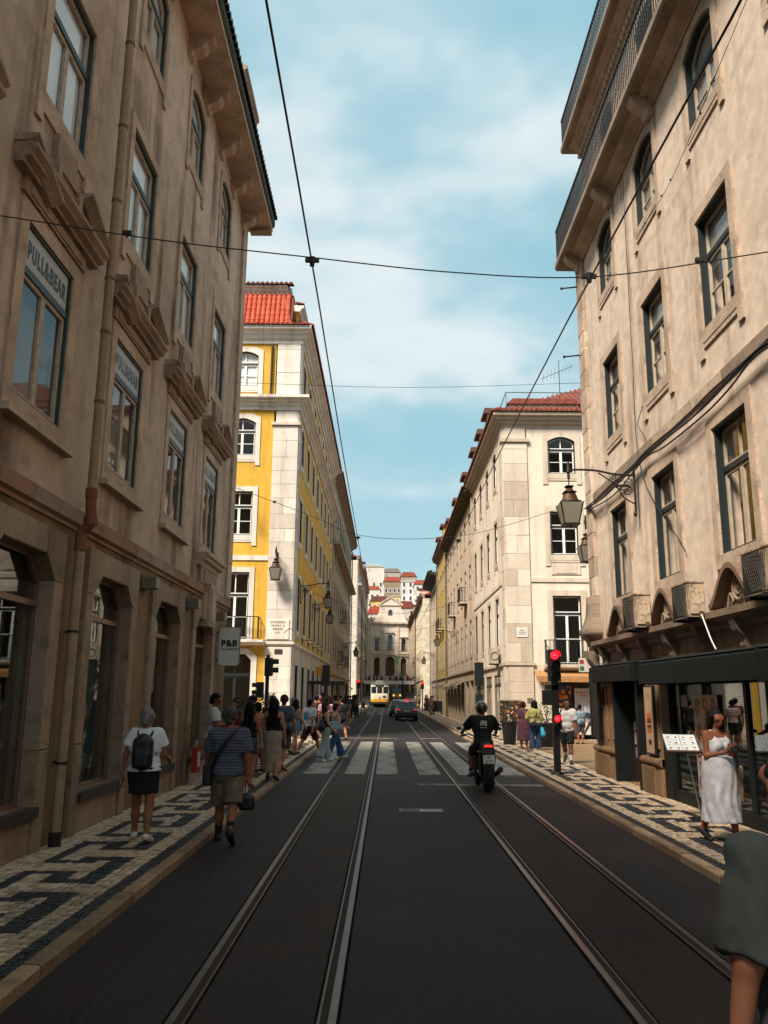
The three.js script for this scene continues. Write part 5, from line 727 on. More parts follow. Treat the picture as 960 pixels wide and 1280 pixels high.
{ const t = tag(grp('traffic_light', null, [4.1, .1, -20.63]), 'tall black traffic light showing red on the pavement by the restaurant', 'traffic light');
  mesh('pole', [bx(-.075, .075, .03, 2.2, -.06, .06), cyl([0, 0, 0], [0, .06, 0], .17, .15, 14)], M('#101312', { roughness: .45 }), t); signalHead(t, 2.16, 0, 0, 1.02); signalHead(t, 1.02, 0, .0, .72, 2, .01, .07); mesh('side_box', [bx(-.3, -.08, 1.6, 1.95, -.1, .08), bx(-.22, .3, 1.96, 2.08, -.08, .06)], M('#0e1110', { roughness: .5 }), t); }
{ const t = tag(grp('traffic_light', null, [-3.38, .1, -24.2]), 'black traffic light seen from the side beside the planter', 'traffic light'); mesh('pole', [cyl([0, 0, 0], [0, 2.9, 0], .06, .055, 12)], M('#0d100f', { roughness: .5 }), t); signalHead(t, 2.3, -1, Math.PI / 2, 1.0, 2, .05, .02); signalHead(t, 1.7, -1, -Math.PI * .5, .85, 2, -.2, 0); }
{ const t = tag(grp('traffic_light', null, [-2.95, .1, -42]), 'dark green traffic light seen from behind near the yellow building', 'traffic light'); mesh('pole', [cyl([0, 0, 0], [0, 2.6, 0], .06, .06, 10)], M('#15211f', { roughness: .5 }), t); signalHead(t, 2.2, -1, Math.PI, 1.35); signalHead(t, 1.4, -1, Math.PI, .95, 2, -.1); }
{ const t = tag(grp('traffic_light', null, [3.95, .1, -35.9]), 'dark green traffic light seen from behind at the cream building corner', 'traffic light'); mesh('pole', [cyl([0, 0, 0], [0, 2.6, 0], .06, .06, 10)], M('#15211f', { roughness: .5 }), t); signalHead(t, 2.2, -1, Math.PI, 1.3); signalHead(t, 1.3, -1, Math.PI, 1.1, 2, 0); }
for (const [x, z, lab] of [[-2.75, -86, 'small red traffic light far down the street beside the left crowd'], [4.25, -98, 'small red traffic light far down the street on the right pavement']]) { const t = tag(grp('traffic_light', null, [x, gy(z) + .1, z]), lab, 'traffic light'); mesh('pole', [cyl([0, 0, 0], [0, 2.6, 0], .06, .06, 8)], M('#101312'), t); signalHead(t, 2.4, 0, 0, 1.15); }
// ---------- more lanterns ----------
bracketLantern([5.25, 6.5, -62.5], Math.PI, 1.45, 'lantern on an arm from the tan house far along the right', 1); bracketLantern([5.25, 6.2, -104 + 14], Math.PI, 1.2, 'lantern on the pinkish tan house near the second side street', 1.05); bracketLantern([-4.1, 6.6, -80], 0, 1.25, 'lantern on the grey stone house beyond the yellow building', 1.15);
bracketLantern([-4.15, 7.2, -124], 0, 1.2, 'far lantern on the white corner house', 1.1); bracketLantern([5.25, 7, -124], Math.PI, 1.2, 'far lantern on the white cornered house with red roof', 1.1);
// ---------- overhead wires ----------
function wire(name, pts, r, lab, extra) { const o = tag(grp(name, null, pts[0]), lab, 'wire'), q = pts.map(p => p.map((v, i) => v - pts[0][i])); mesh('strand', [tube(q, r, Math.max(24, pts.length * 8), 5)], G_.black, o); for (const [x, y, z, k] of extra ?? []) mesh('clamp', [cyl([x - pts[0][0], y - pts[0][1] + .05 * k, z - pts[0][2]], [x - pts[0][0], y - pts[0][1] - .07 * k, z - pts[0][2]], .045 * k, .03 * k, 10), bx(x - pts[0][0] - .09 * k, x - pts[0][0] + .09 * k, y - pts[0][1] - .01, y - pts[0][1] + .03, z - pts[0][2] - .02, z - pts[0][2] + .02)], G_.black, o); return o; }
wire('contact_wire', [[-.8, 6.3, 14], [-.8, 6.25, -4.5], [-.8, 6.3, -7.9], [-.8, 6.15, -14], [-.8, 6.1, -22.5], [-.8, 6.1, -40], [-.8, 6.05, -70], [-.8, 6.3, -110], [-.8, 7.2, -150]], .0095, 'tram contact wire over the left track', [[-.8, 6.32, -7.9, .8], [-.8, 6.12, -22.5, .8], [-.8, 6.1, -40, .8]]);
wire('contact_wire', [[2.02, 5.9, 14], [2.02, 5.85, -4], [2.02, 6.02, -7.7], [2.02, 6.2, -16], [2.02, 6.15, -24], [2.02, 6.1, -45], [2.02, 6.05, -80], [2.02, 6.5, -115], [2.02, 7.2, -150]], .0095, 'tram contact wire over the right track', [[2.02, 6.05, -7.7, .8], [2.02, 6.15, -23, .8]]);
wire('span_wire', [[-4.1, 6.82, -7.9], [-2.4, 6.55, -7.9], [-.8, 6.36, -7.9], [.6, 6.18, -7.85], [2.02, 6.08, -7.75], [3.6, 6.3, -7.7], [5.25, 6.62, -7.7]], .007, 'span wire crossing the street between the two tan buildings, above the first window', [[-2.75, 6.62, -7.9, .5], [3.15, 6.24, -7.7, .5]]);
wire('span_wire', [[-4.1, 10.15, -21.3], [.5, 10.05, -21.3], [5.25, 10.1, -21]], .006, 'thin high wire between the corners of the two tan buildings'); wire('span_wire', [[-4.1, 7.25, -21.3], [-2, 6.6, -22], [-.8, 6.2, -22.5], [2.02, 6.2, -22.5], [5.25, 6.9, -21]], .007, 'span wire with clamp between the building corners at the crossing', [[-3, 6.9, -21.6, .5]]);
wire('span_wire', [[-4.15, 7.3, -45], [-.8, 6.3, -45], [2.02, 6.3, -45], [5.3, 7.5, -45]], .008, 'span wire from the yellow building to the cream building'); wire('span_wire', [[-4.15, 7.2, -58], [-.8, 6.3, -58], [2, 6.3, -58], [5.3, 7.2, -58]], .009, 'span wire from the end of the yellow building'); wire('span_wire', [[-4.15, 7.2, -72], [-.8, 6.3, -72], [2, 6.3, -72], [5.3, 7.2, -72]], .01, 'span wire from the grey stone house to the tan house'); wire('span_wire', [[-4.15, 7.4, -90], [-.8, 6.4, -90], [2, 6.4, -90], [5.3, 7.4, -90]], .011, 'span wire near the far traffic lights');
for (const [y, z, lab] of [[12.9, -21.25, 'upper'], [10.9, -21.25, 'lower']]) { const o = tag(grp('wire_hook', null, [5.24, y, z + .25]), `short iron wire hook on the corner of the restaurant building, ${lab} one`, 'hook'); mesh('rod', [cyl([0, 0, 0], [-.5, -.06, 0], .025, .02, 8), sph(-.5, -.06, 0, .04)], G_.iron, o); }
// ---------- planters and plants ----------
function leafBush(parent, n, rad, y0, h, cols, seed, leaf = .09) {
  const r = rng(seed), pos = [], col = [], c = new THREE.Color();
  for (let i = 0; i < n; i++) { const a = r() * 6.283, t = r(), q = Math.pow(r(), .6) * rad * (.55 + .6 * Math.sin(Math.PI * Math.min(1, t * .9 + .1))), x = q * Math.cos(a), z = q * Math.sin(a), y = y0 + h * t, ya = a + (r() - .5) * 1.5, up = (r() - .2) * 1.1, L = leaf * (.7 + .7 * r()), w = L * .32, d = [Math.cos(ya) * Math.cos(up), Math.sin(up), Math.sin(ya) * Math.cos(up)], s = [-Math.sin(ya), 0, Math.cos(ya)];
    const P = (k, m) => [x + d[0] * L * k + s[0] * w * m, y + d[1] * L * k - .02 * k * k, z + d[2] * L * k + s[2] * w * m]; const A = P(0, 0), B = P(.5, 1), C = P(1, 0), D = P(.5, -1); pos.push(...A, ...B, ...C, ...A, ...C, ...D); c.set(cols[r() * cols.length | 0]); for (let k = 0; k < 6; k++) col.push(c.r, c.g, c.b); }
  const g = new THREE.BufferGeometry(); g.setAttribute('position', new THREE.Float32BufferAttribute(pos, 3)); g.setAttribute('color', new THREE.Float32BufferAttribute(col, 3)); g.computeVertexNormals(); const m = mesh('foliage', g, LEAF, parent); m.userData.kind = 'stuff'; return m;
}
const LEAF = new THREE.MeshPhysicalMaterial({ vertexColors: true, side: THREE.DoubleSide, roughness: .6, transmission: .3, thickness: 0 });
function planter(pos, lab, potH, potR, h, n, cols, seed, rad = .5) { const o = tag(grp('potted_plant', null, pos), lab, 'plant'); mesh('pot', [lathe([[0, 0], [potR * .75, 0], [potR, potH - .06], [potR + .03, potH - .06], [potR + .03, potH], [potR - .04, potH], [potR - .06, potH - .08], [0, potH - .08]], 18)], M('#151616', { roughness: .6 }), o); mesh('stem', Array.from({ length: 5 }, (_, i) => cyl([0, potH - .1, 0], [rad * .5 * Math.cos(i * 1.3), potH + h * .7, rad * .5 * Math.sin(i * 1.3)], .018, .008, 6)), M('#3d3022'), o); leafBush(o, n, rad, potH, h, cols, seed); return o; }
const GR = ['#2e4a24', '#3a5a2a', '#24401f', '#4a6a34', '#1c331b'];
planter([-3.55, .1, -25.2], 'dense green bush in a black pot beside the left traffic light', .55, .3, 1.25, 1500, GR, 5, .52); planter([4.75, .1, -32.9], 'leafy plant in a tall black pot behind the woman in mauve', .85, .3, .7, 420, GR, 6, .42); planter([5.9, .1, -31.6], 'leafy plant in a tall black pot right of the woman in yellow', .85, .32, .75, 480, GR, 7, .5);
// ---------- pavement things, right ----------
{ const b = tag(grp('menu_stand', null, [4.62, .1, -13.4]), 'steel menu stand with open picture menu on the pavement', 'menu stand');
  mesh('base', [lathe([[0, 0], [.2, 0], [.2, .015], [.03, .03], [0, .03]], 18)], M('#2a2a2b', { roughness: .4, metalness: .6 }), b); b.children[0].position.x = .22; mesh('pole', [cyl([.22, .02, 0], [.04, 1.02, .02], .014, .012, 10)], M('#b9b6b1', { metalness: .9, roughness: .25 }), b);
  const hd = grp('menu_board', b, [0, 1.0, .02]); hd.rotation.set(-.62, .1, .05); mesh('tray', [bx(-.27, .27, -.02, .0, -.01, .33), bx(-.28, .28, -.03, .02, .33, .35)].map(g => { g.rotateX(Math.PI / 2 - .0); g.scale(1, -1, 1); return g; }).slice(0, 0).concat([bx(-.27, .27, 0, .3, -.02, 0), bx(-.28, .28, -.03, 0, -.02, .03)]), M('#5a3f28', { tex: 'wood', roughness: .6 }), hd);
  const sr = rng(9), menuM = signTex(512, 290, '#c9d3d6', (x, W, H) => { x.fillStyle = '#222'; x.fillRect(W / 2 - 3, 0, 6, H); for (let p = 0; p < 2; p++) for (let r = 0; r < 3; r++) for (let c = 0; c < 2; c++) { const cx = p * 256 + 66 + c * 122, cy = 52 + r * 92; x.fillStyle = '#ece8de'; x.beginPath(); x.ellipse(cx, cy, 44, 26, 0, 0, 7); x.fill(); for (let k = 0; k < 7; k++) { x.fillStyle = ['#8a4a2a', '#b0703a', '#5b2f22', '#c79a55', '#6f7a3a'][sr() * 5 | 0]; x.beginPath(); x.ellipse(cx + (sr() - .5) * 48, cy + (sr() - .5) * 24, 7 + sr() * 9, 5 + sr() * 6, sr() * 3, 0, 7); x.fill(); } x.fillStyle = '#555'; x.fillRect(cx - 36, cy + 32, 60 * (.6 + .4 * sr()), 5); } });
  const p = mesh('menu', panel(.52, .29), menuM, hd); p.position.set(0, .15, .004); }
const foodPoster = (W, H, cols, rows) => { const sr = rng(31); return signTex(W, H, '#9c968a', (x) => { for (let r = 0; r < rows; r++) for (let c = 0; c < cols; c++) { const cx = W * (c + .5) / cols, cy = H * (r + .45) / rows, rx = W / cols * .38, ry = H / rows * .34; x.fillStyle = '#3a2418'; x.beginPath(); x.ellipse(cx, cy, rx, ry, 0, 0, 7); x.fill(); for (let k = 0; k < 16; k++) { x.fillStyle = ['#8a4528', '#b5713a', '#5b2a1e', '#cfa05c', '#6b7038', '#a02f22'][sr() * 6 | 0]; x.beginPath(); x.ellipse(cx + (sr() - .5) * rx * 1.5, cy + (sr() - .5) * ry * 1.5, 4 + sr() * 8, 4 + sr() * 8, 0, 0, 7); x.fill(); } x.fillStyle = '#4a463f'; x.fillRect(cx - rx * .8, cy + ry * 1.1, rx * 1.2, 4); x.fillRect(cx - rx * .8, cy + ry * 1.1 + 9, rx * .8, 4); } }); };
{ const o = tag(grp('food_poster', null, [5.24, .3, -14.0]), 'tall poster of dishes on the restaurant window behind the menu stand', 'poster'); const q = mesh('print', panel(1.05, 1.65), foodPoster(256, 400, 3, 4), o); q.rotation.y = -Math.PI / 2; q.position.set(-.008, .83, 0); mesh('backing', [bx(0, .012, 0, 1.66, -.53, .53)], M('#4c463e'), o); }
{ const o = tag(grp('burger_poster', null, [5.19, .86, -16.72]), 'narrow cream poster with a tall burger on the shop pier', 'poster'); const m = signTex(128, 512, '#ad9273', (x, W, H) => { x.fillStyle = '#6a5137'; x.fillRect(30, 60, 68, 6); x.fillRect(40, 80, 48, 5); const st = [['#b5662c', 220, 26], ['#7a2f1e', 250, 16], ['#3f1d14', 270, 18], ['#b98a3a', 290, 10], ['#3f1d14', 308, 18], ['#5b6a2c', 326, 8], ['#a55a28', 346, 22]]; for (const [c, y, h] of st) { x.fillStyle = c; x.beginPath(); x.ellipse(W / 2, y, 40, h * .8, 0, 0, 7); x.fill(); } x.fillStyle = '#241a12'; x.fillRect(40, 410, 48, 40); }); const q = mesh('print', panel(.48, 1.24), m, o); q.rotation.y = -Math.PI / 2; q.position.set(-.052, .62, 0); mesh('frame', [bx(-.05, .0, -.03, 1.27, -.28, .28)], M('#141717', { roughness: .4 }), o); }
{ const o = tag(grp('corner_sign', null, [5.02, 2.5, -20.95]), 'small green and red hanging sign at the corner console', 'sign'); mesh('plate', [bx(-.24, .0, 0, .34, -.02, .02)], M('#cfc9bd', { roughness: .5 }), o); mesh('red_band', [bx(-.22, -.12, .2, .3, .02, .024)], M('#a3302a'), o); mesh('green_band', [bx(-.22, -.12, .04, .14, .02, .024)], M('#2f6a3a'), o); }
{ const o = tag(grp('poster_board', null, [5.25, .1, -36.45]), 'framed picture board standing against the cream building pilaster', 'board'); const sr = rng(41), m = signTex(256, 300, '#2b1712', (x, W, H) => { for (let i = 0; i < 60; i++) { x.fillStyle = ['#7a3a22', '#3a1c14', '#a5673a', '#c9b79a', '#541f18', '#1c0f0c'][sr() * 6 | 0]; x.beginPath(); x.ellipse(sr() * W, sr() * H, 6 + sr() * 24, 6 + sr() * 22, sr() * 3, 0, 7); x.fill(); } }); const q = mesh('print', panel(.9, 1.05), m, o); q.position.set(.05, 1.08, .1); mesh('frame', [bx(-.44, .54, .5, 1.65, .03, .09)], M('#8c877d', { roughness: .5 }), o); mesh('stand', [bx(-.42, .52, .02, .48, 0, .09)], M('#a39c90', { roughness: .6, tex: 'grain' }), o); }
{ const o = tag(grp('menu_board', null, [5.05, .1, -81.6]), 'black easel board on the far right pavement', 'board'); mesh('board', [(() => { const g = bx(-.4, .4, .25, 1.25, -.02, .02); g.rotateX(-.12); return g; })()], M('#111213'), o); mesh('leg', [cyl([-.36, 0, .08], [-.36, .6, .02], .02, .02, 6)], M('#3a2c1e'), o); mesh('leg', [cyl([.36, 0, .08], [.36, .6, .02], .02, .02, 6)], M('#3a2c1e'), o); }
{ const o = tag(grp('wall_air_conditioner', null, [5.0, 3.35, -39.2]), 'white air conditioner on the street wall of the cream building', 'air conditioner'); mesh('case', [bx(-.16, .16, 0, .7, -.45, .45)], M('#b7aa94', { tex: 'grain' }), o); const t = new THREE.TorusGeometry(.17, .015, 6, 20); t.translate(0, .33, .46); mesh('fan_ring', [t], M('#2a2724'), o); mesh('bracket', [bx(-.18, .3, -.05, 0, -.4, .4)], G_.iron, o); }
{ const o = tag(grp('hanging_shop_sign', null, [-3.9, 2.95, -47]), 'small orange shop sign over a dark canopy on the yellow building', 'sign'); mesh('sign', [bx(0, .9, 0, .45, -.06, .06)], M('#c8892e', { roughness: .6 }), o); mesh('canopy', [bx(-.2, 1.7, -.5, -.35, -3, 1.5)], M('#1b2324', { roughness: .5 }), o); mesh('post', [bx(1.55, 1.65, -2.85, -.5, -2.9, -2.8)], M('#1b2324'), o); }
// ================= PEOPLE =================
const V = (x, y, z) => [x, y, z], add = (a, b, k = 1) => [a[0] + b[0] * k, a[1] + b[1] * k, a[2] + b[2] * k], lerp = (a, b, t) => [a[0] + (b[0] - a[0]) * t, a[1] + (b[1] - a[1]) * t, a[2] + (b[2] - a[2]) * t], sub = (a, b) => [a[0] - b[0], a[1] - b[1], a[2] - b[2]], len3 = a => Math.hypot(a[0], a[1], a[2]), nrm = a => { const l = len3(a) || 1; return [a[0] / l, a[1] / l, a[2] / l]; };
// distance to a tapered capsule; capped ends are cut square at b
function cap(a, b, r0, r1 = r0, cut = 0) { const d = sub(b, a), L2 = d[0] * d[0] + d[1] * d[1] + d[2] * d[2] || 1e-9, L = Math.sqrt(L2), n = [d[0] / L, d[1] / L, d[2] / L];
  return (x, y, z) => { const px = x - a[0], py = y - a[1], pz = z - a[2]; let t = (px * d[0] + py * d[1] + pz * d[2]) / L2; const tt = t; t = t < 0 ? 0 : cut ? (t > 1.25 ? 1.25 : t) : t > 1 ? 1 : t; const qx = px - d[0] * t, qy = py - d[1] * t, qz = pz - d[2] * t; const v = Math.sqrt(qx * qx + qy * qy + qz * qz) - (r0 + (r1 - r0) * Math.min(t, 1.1)); return cut ? Math.max(v, (tt - 1) * L) : v; }; }
function ell(c, r, s) { return (x, y, z) => { const px = (x - c[0]) / s[0], py = (y - c[1]) / s[1], pz = (z - c[2]) / s[2]; return (Math.sqrt(px * px + py * py + pz * pz) - r) * Math.min(s[0], s[1], s[2]); }; }
function rbox(c, h, r) { return (x, y, z) => { const a = Math.abs(x - c[0]) - h[0], b = Math.abs(y - c[1]) - h[1], d = Math.abs(z - c[2]) - h[2], A = Math.max(a, 0), B = Math.max(b, 0), C = Math.max(d, 0); return Math.sqrt(A * A + B * B + C * C) + Math.min(0, Math.max(a, b, d)) - r; }; }
function smin(fs, k) { return (x, y, z) => { let m = 1e9; for (let i = 0; i < fs.length; i++) { const d = fs[i](x, y, z); const h = k - Math.abs(m - d); m = Math.min(m, d) - (h > 0 ? h * h / (4 * k) : 0); } return m; }; }
const wob = (x, y, z, f, s) => Math.sin(x * f + 1.3 * Math.sin(y * f * .7 + s)) * Math.sin(y * f * .8 + s) + .6 * Math.sin(z * f * 1.1 + 2 * Math.sin(x * f * .6 + s)) + .45 * Math.sin(y * f * 2.1 + 3 * Math.sin((x + z) * f * .9 + s)) * Math.sin(x * f * 1.7 + s * 2);
// surface nets
function snet(f, lo, hi, h) {
  const n = [0, 1, 2].map(i => Math.ceil((hi[i] - lo[i]) / h) + 1), [nx, ny, nz] = n, val = new Float32Array(nx * ny * nz);
  const B = 5, R = B * h * .87 * 1.5; val.fill(1); // whole blocks far from the surface are skipped
  for (let K = 0; K < nz; K += B) for (let Jq = 0; Jq < ny; Jq += B) for (let Iq = 0; Iq < nx; Iq += B) {
    const v = f(lo[0] + (Iq + 2) * h, lo[1] + (Jq + 2) * h, lo[2] + (K + 2) * h); if (v > R) continue; const ins = v < -R;
    for (let k = K; k < Math.min(nz, K + B); k++) for (let j = Jq; j < Math.min(ny, Jq + B); j++) for (let i = Iq; i < Math.min(nx, Iq + B); i++) val[i + j * nx + k * nx * ny] = ins ? -1 : f(lo[0] + i * h, lo[1] + j * h, lo[2] + k * h); }
  const id = new Int32Array(nx * ny * nz).fill(-1), P = [], I = [], S = [1, nx, nx * ny], E = [[0, 1], [2, 3], [4, 5], [6, 7], [0, 2], [1, 3], [4, 6], [5, 7], [0, 4], [1, 5], [2, 6], [3, 7]];
  for (let k = 0; k + 1 < nz; k++) for (let j = 0; j + 1 < ny; j++) for (let i = 0; i + 1 < nx; i++) {
    const o = i + j * nx + k * nx * ny; let m = 0; const c = []; for (let q = 0; q < 8; q++) { const v = val[o + (q & 1) + ((q >> 1) & 1) * nx + (q >> 2) * nx * ny]; c.push(v); if (v < 0) m++; }
    if (!m || m === 8) continue; let x = 0, y = 0, z = 0, w = 0; for (const [a, b] of E) if ((c[a] < 0) !== (c[b] < 0)) { const t = c[a] / (c[a] - c[b]); x += (a & 1) + t * ((b & 1) - (a & 1)); y += ((a >> 1) & 1) + t * (((b >> 1) & 1) - ((a >> 1) & 1)); z += (a >> 2) + t * ((b >> 2) - (a >> 2)); w++; }
    id[o] = P.length / 3; P.push(lo[0] + (i + x / w) * h, lo[1] + (j + y / w) * h, lo[2] + (k + z / w) * h); }
  for (let k = 1; k + 1 < nz; k++) for (let j = 1; j + 1 < ny; j++) for (let i = 1; i + 1 < nx; i++) { const o = i + j * nx + k * nx * ny, s = val[o] < 0; for (let d = 0; d < 3; d++) { if (s === (val[o + S[d]] < 0)) continue; const u = S[(d + 1) % 3], v = S[(d + 2) % 3], q = [id[o], id[o - u], id[o - u - v], id[o - v]]; if (q.includes(-1)) continue; if (s) I.push(q[0], q[1], q[2], q[0], q[2], q[3]); else I.push(q[0], q[2], q[1], q[0], q[3], q[2]); } }
  const g = new THREE.BufferGeometry(); g.setAttribute('position', new THREE.Float32BufferAttribute(P, 3)); g.setIndex(I); g.computeVertexNormals(); return g;
}
function mergeIdx(gs) { return mergeGeometries(gs.map(g => { const o = new THREE.BufferGeometry(); o.setAttribute('position', g.attributes.position); o.setAttribute('normal', g.attributes.normal); o.setIndex(g.index); return o; })); }
const uvp = g => { const p = g.attributes.position, uv = new Float32Array(p.count * 2); for (let i = 0; i < p.count; i++) { uv[2 * i] = p.getX(i) + p.getZ(i); uv[2 * i + 1] = p.getY(i); } g.setAttribute('uv', new THREE.BufferAttribute(uv, 2)); return g; };
const cloth = (c, o = {}) => M(c, { roughness: .92, tex: 'grain', ...o });
const SK = { a: '#a8745a', b: '#8a5a42', c: '#6b4331', d: '#b98468', e: '#7a4a36' };
function handF(w, dir, side, curl, palmN) { // palm and five fingers from the wrist w along dir; palmN points out of the palm
  const t = nrm([dir[1] * palmN[2] - dir[2] * palmN[1], dir[2] * palmN[0] - dir[0] * palmN[2], dir[0] * palmN[1] - dir[1] * palmN[0]]), k = side, F = [], A = [];
  const pt = (l, a, n) => [w[0] + dir[0] * l + t[0] * a * k + palmN[0] * n, w[1] + dir[1] * l + t[1] * a * k + palmN[1] * n, w[2] + dir[2] * l + t[2] * a * k + palmN[2] * n];
  F.push(cap(w, pt(.03, 0, 0), .024, .026), cap(pt(.04, -.018, 0), pt(.085, -.024, 0), .02, .017), cap(pt(.04, .012, 0), pt(.085, .018, 0), .02, .017), cap(pt(.05, -.005, 0), pt(.088, -.003, 0), .021, .018));
  const L = [.058, .07, .074, .068]; // little to index
  for (let i = 0; i < 4; i++) { const a = -.032 + i * .0205, b = pt(.088, a, 0), c1 = curl * .7, c2 = curl * 1.6, m = pt(.088 + L[i] * .55 * Math.cos(c1), a * 1.08, L[i] * .55 * Math.sin(c1)), e = pt(.088 + L[i] * (.55 * Math.cos(c1) + .5 * Math.cos(c2)), a * 1.1, L[i] * (.55 * Math.sin(c1) + .5 * Math.sin(c2))); A.push(cap(b, m, .0098, .0092), cap(m, e, .0092, .0078)); }
  const th0 = pt(.035, .03, .008), th1 = pt(.062, .052, .02), th2 = pt(.09, .055, .03 + curl * .012); F.push(cap(pt(.02, .015, .004), th0, .018, .015)); A.push(cap(th0, th1, .0125, .0115), cap(th1, th2, .0112, .009));
  return smin([smin(F, .012), ...A], .006);
}
let pSeed = 0;
function person(o) {
  const H = o.h, c = o.cell ?? .018, fem = o.fem, near = c < .02, seed = ++pSeed, root = tag(grp('person', null, o.pos, o.yaw ?? 0), o.label, 'person'); if (o.group) root.userData.group = o.group;
  const s = v => [v[0] * H, v[1] * H, v[2] * H], w = o.girth ?? 1, sw = (fem ? .098 : .112) * (o.shoulder ?? 1), hw = fem ? .052 : .05;
  const J = {}, LG = o.legs ?? [[0, 0], [0, 0]], AR = o.arms ?? [{}, {}];
  [-1, 1].forEach((sd, i) => { const [a, kn, out = 2 * D2] = LG[i].map(v => v * D2), hip = [sd * hw, .515, 0], knee = add(hip, [sd * Math.sin(out || .03), -Math.cos(a), -Math.sin(a)], .235), b = a - kn, ank = add(knee, [sd * .03, -Math.cos(b), -Math.sin(b)], .228), fp = (LG[i][3] ?? Math.min(0, (b / D2) * .8)) * D2; const toe = add(ank, [sd * .015, -.028 + .11 * Math.sin(fp), -.11 * Math.cos(fp)]), heel = add(ank, [0, -.03 - .03 * Math.sin(fp), .028 * Math.cos(fp)]); J['hip' + i] = s(hip); J['knee' + i] = s(knee); J['ank' + i] = s(ank); J['toe' + i] = s(toe); J['heel' + i] = s(heel); });
  const lean = (o.lean ?? 0) * D2, piv = [0, .53, 0], up = p => { const y = p[1] - piv[1], z = p[2]; return [p[0] + (o.sway ?? 0) * y, piv[1] + y * Math.cos(lean) + z * Math.sin(lean), -y * Math.sin(lean) + z * Math.cos(lean)]; };
  [-1, 1].forEach((sd, i) => { const A = AR[i], q = (A.sw ?? 0) * D2, ou = (A.out ?? 8) * D2, e = (A.el ?? 12) * D2, inn = (A.in ?? 0) * D2; const sh = up([sd * sw, .812, .004]), el = add(sh, [sd * Math.sin(ou), -Math.cos(ou) * Math.cos(q), -Math.cos(ou) * Math.sin(q)], .172), f2 = q + e, o2 = ou * .4 - inn, fd = nrm([sd * Math.sin(o2), -Math.cos(o2) * Math.cos(f2), -Math.cos(o2) * Math.sin(f2)]), wr = add(el, fd, .145); J['sh' + i] = s(sh); J['el' + i] = s(el); J['wr' + i] = s(wr); J['fd' + i] = fd; });
  // soles on the ground
  let low = 1e9; for (const i of [0, 1]) low = Math.min(low, J['toe' + i][1] - .014 * H, J['heel' + i][1] - .016 * H); const lift = -low; for (const k in J) if (!k.startsWith('fd')) J[k] = [J[k][0], J[k][1] + lift, J[k][2]];
  const u = (x, y, z) => { const p = s(up([x, y, z])); return [p[0], p[1] + lift, p[2]]; };
  const torso = g => [cap(u(-.042, .53, .006), u(.042, .53, .006), (fem ? .066 : .06) * H * w + g), cap(u(-.028 * w, .6, 0), u(.028 * w, .6, 0), (fem ? .055 : .062) * H * w + g), cap(u(-.03, .6, -.012 * w), u(.03, .6, -.012 * w), .054 * H * w * (o.belly ?? 1) + g), cap(u(-.05, .7, 0), u(.05, .7, 0), .06 * H * (w * .5 + .5) + g), cap(u(-sw * .62, .765, .004), u(sw * .62, .765, .004), .056 * H + g), cap(u(-sw * .8, .805, .006), u(sw * .8, .805, .006), .034 * H + g), ...(fem ? [ell(u(-.036, .722, -.05), .036 * H + g, [1, 1, 1]), ell(u(.036, .722, -.05), .036 * H + g, [1, 1, 1])] : []), ell(u(-.033, .515, .038), .05 * H * w + g, [1, 1, 1]), ell(u(.033, .515, .038), .05 * H * w + g, [1, 1, 1])];
  const legs = g => [0, 1].flatMap(i => [cap(J['hip' + i], J['knee' + i], .053 * H * w + g, .034 * H + g), cap(J['knee' + i], lerp(J['knee' + i], J['ank' + i], .45), .033 * H + g, .033 * H + g), cap(lerp(J['knee' + i], J['ank' + i], .45), J['ank' + i], .033 * H + g, .021 * H + g)]);
  const ar = fem ? .0215 : .0265, arms = g => [0, 1].flatMap(i => [cap(J['sh' + i], J['el' + i], ar * 1.12 * H + g, ar * .92 * H + g), cap(J['el' + i], J['wr' + i], ar * .95 * H + g, ar * .68 * H + g)]);
  const feet = g => [0, 1].flatMap(i => [cap(J['heel' + i], J['toe' + i], .019 * H + g, .017 * H + g), cap(J['ank' + i], J['heel' + i], .022 * H + g, .02 * H + g)]);
  const all = Object.keys(J).filter(k => !k.startsWith('fd')).map(k => J[k]), lo = [0, 1, 2].map(i => Math.min(...all.map(p => p[i])) - .16 * H * Math.max(1, w)), hi = [0, 1, 2].map(i => Math.max(...all.map(p => p[i])) + .16 * H * Math.max(1, w));
  // head
  const hc = u(0, .93, -.012), hy = (o.look ?? 0) * D2, nod = -(o.nod ?? 0) * D2, hp = (x, y, z) => { let Y = y * Math.cos(nod) + z * Math.sin(nod), Z = -y * Math.sin(nod) + z * Math.cos(nod); return [hc[0] + (x * Math.cos(hy) + Z * Math.sin(hy)) * H, hc[1] + Y * H, hc[2] + (-x * Math.sin(hy) + Z * Math.cos(hy)) * H]; };
  const headF = smin([ell(hp(0, .016, .01), .055 * H, [.92, 1, 1.05]), cap(hp(0, .005, -.02), hp(0, -.038, -.03), .043 * H, .027 * H), cap(hp(-.022, .018, -.046), hp(.022, .018, -.046), .013 * H), cap(hp(0, .008, -.06), hp(0, -.012, -.069), .006 * H, .009 * H), cap(hp(-.01, -.03, -.056), hp(.01, -.03, -.056), .008 * H), ell(hp(-.053, -.002, .005), .014 * H, [.5, 1.2, .8]), ell(hp(.053, -.002, .005), .014 * H, [.5, 1.2, .8]), cap(u(0, .875, -.005), u(0, .83, .006), .03 * H, .034 * H)], .016 * H);
  const skin = M(o.skin ?? SK.a, { roughness: .55, specularIntensity: .4 }), gs = [];
  const armsBare = (o.top?.sleeve ?? .5) < .95;
  const bodyF = smin([...torso(0), ...legs(0), ...arms(0), ...feet(0), cap(u(0, .8, .006), u(0, .86, -.002), .036 * H, .031 * H)], .022 * H);
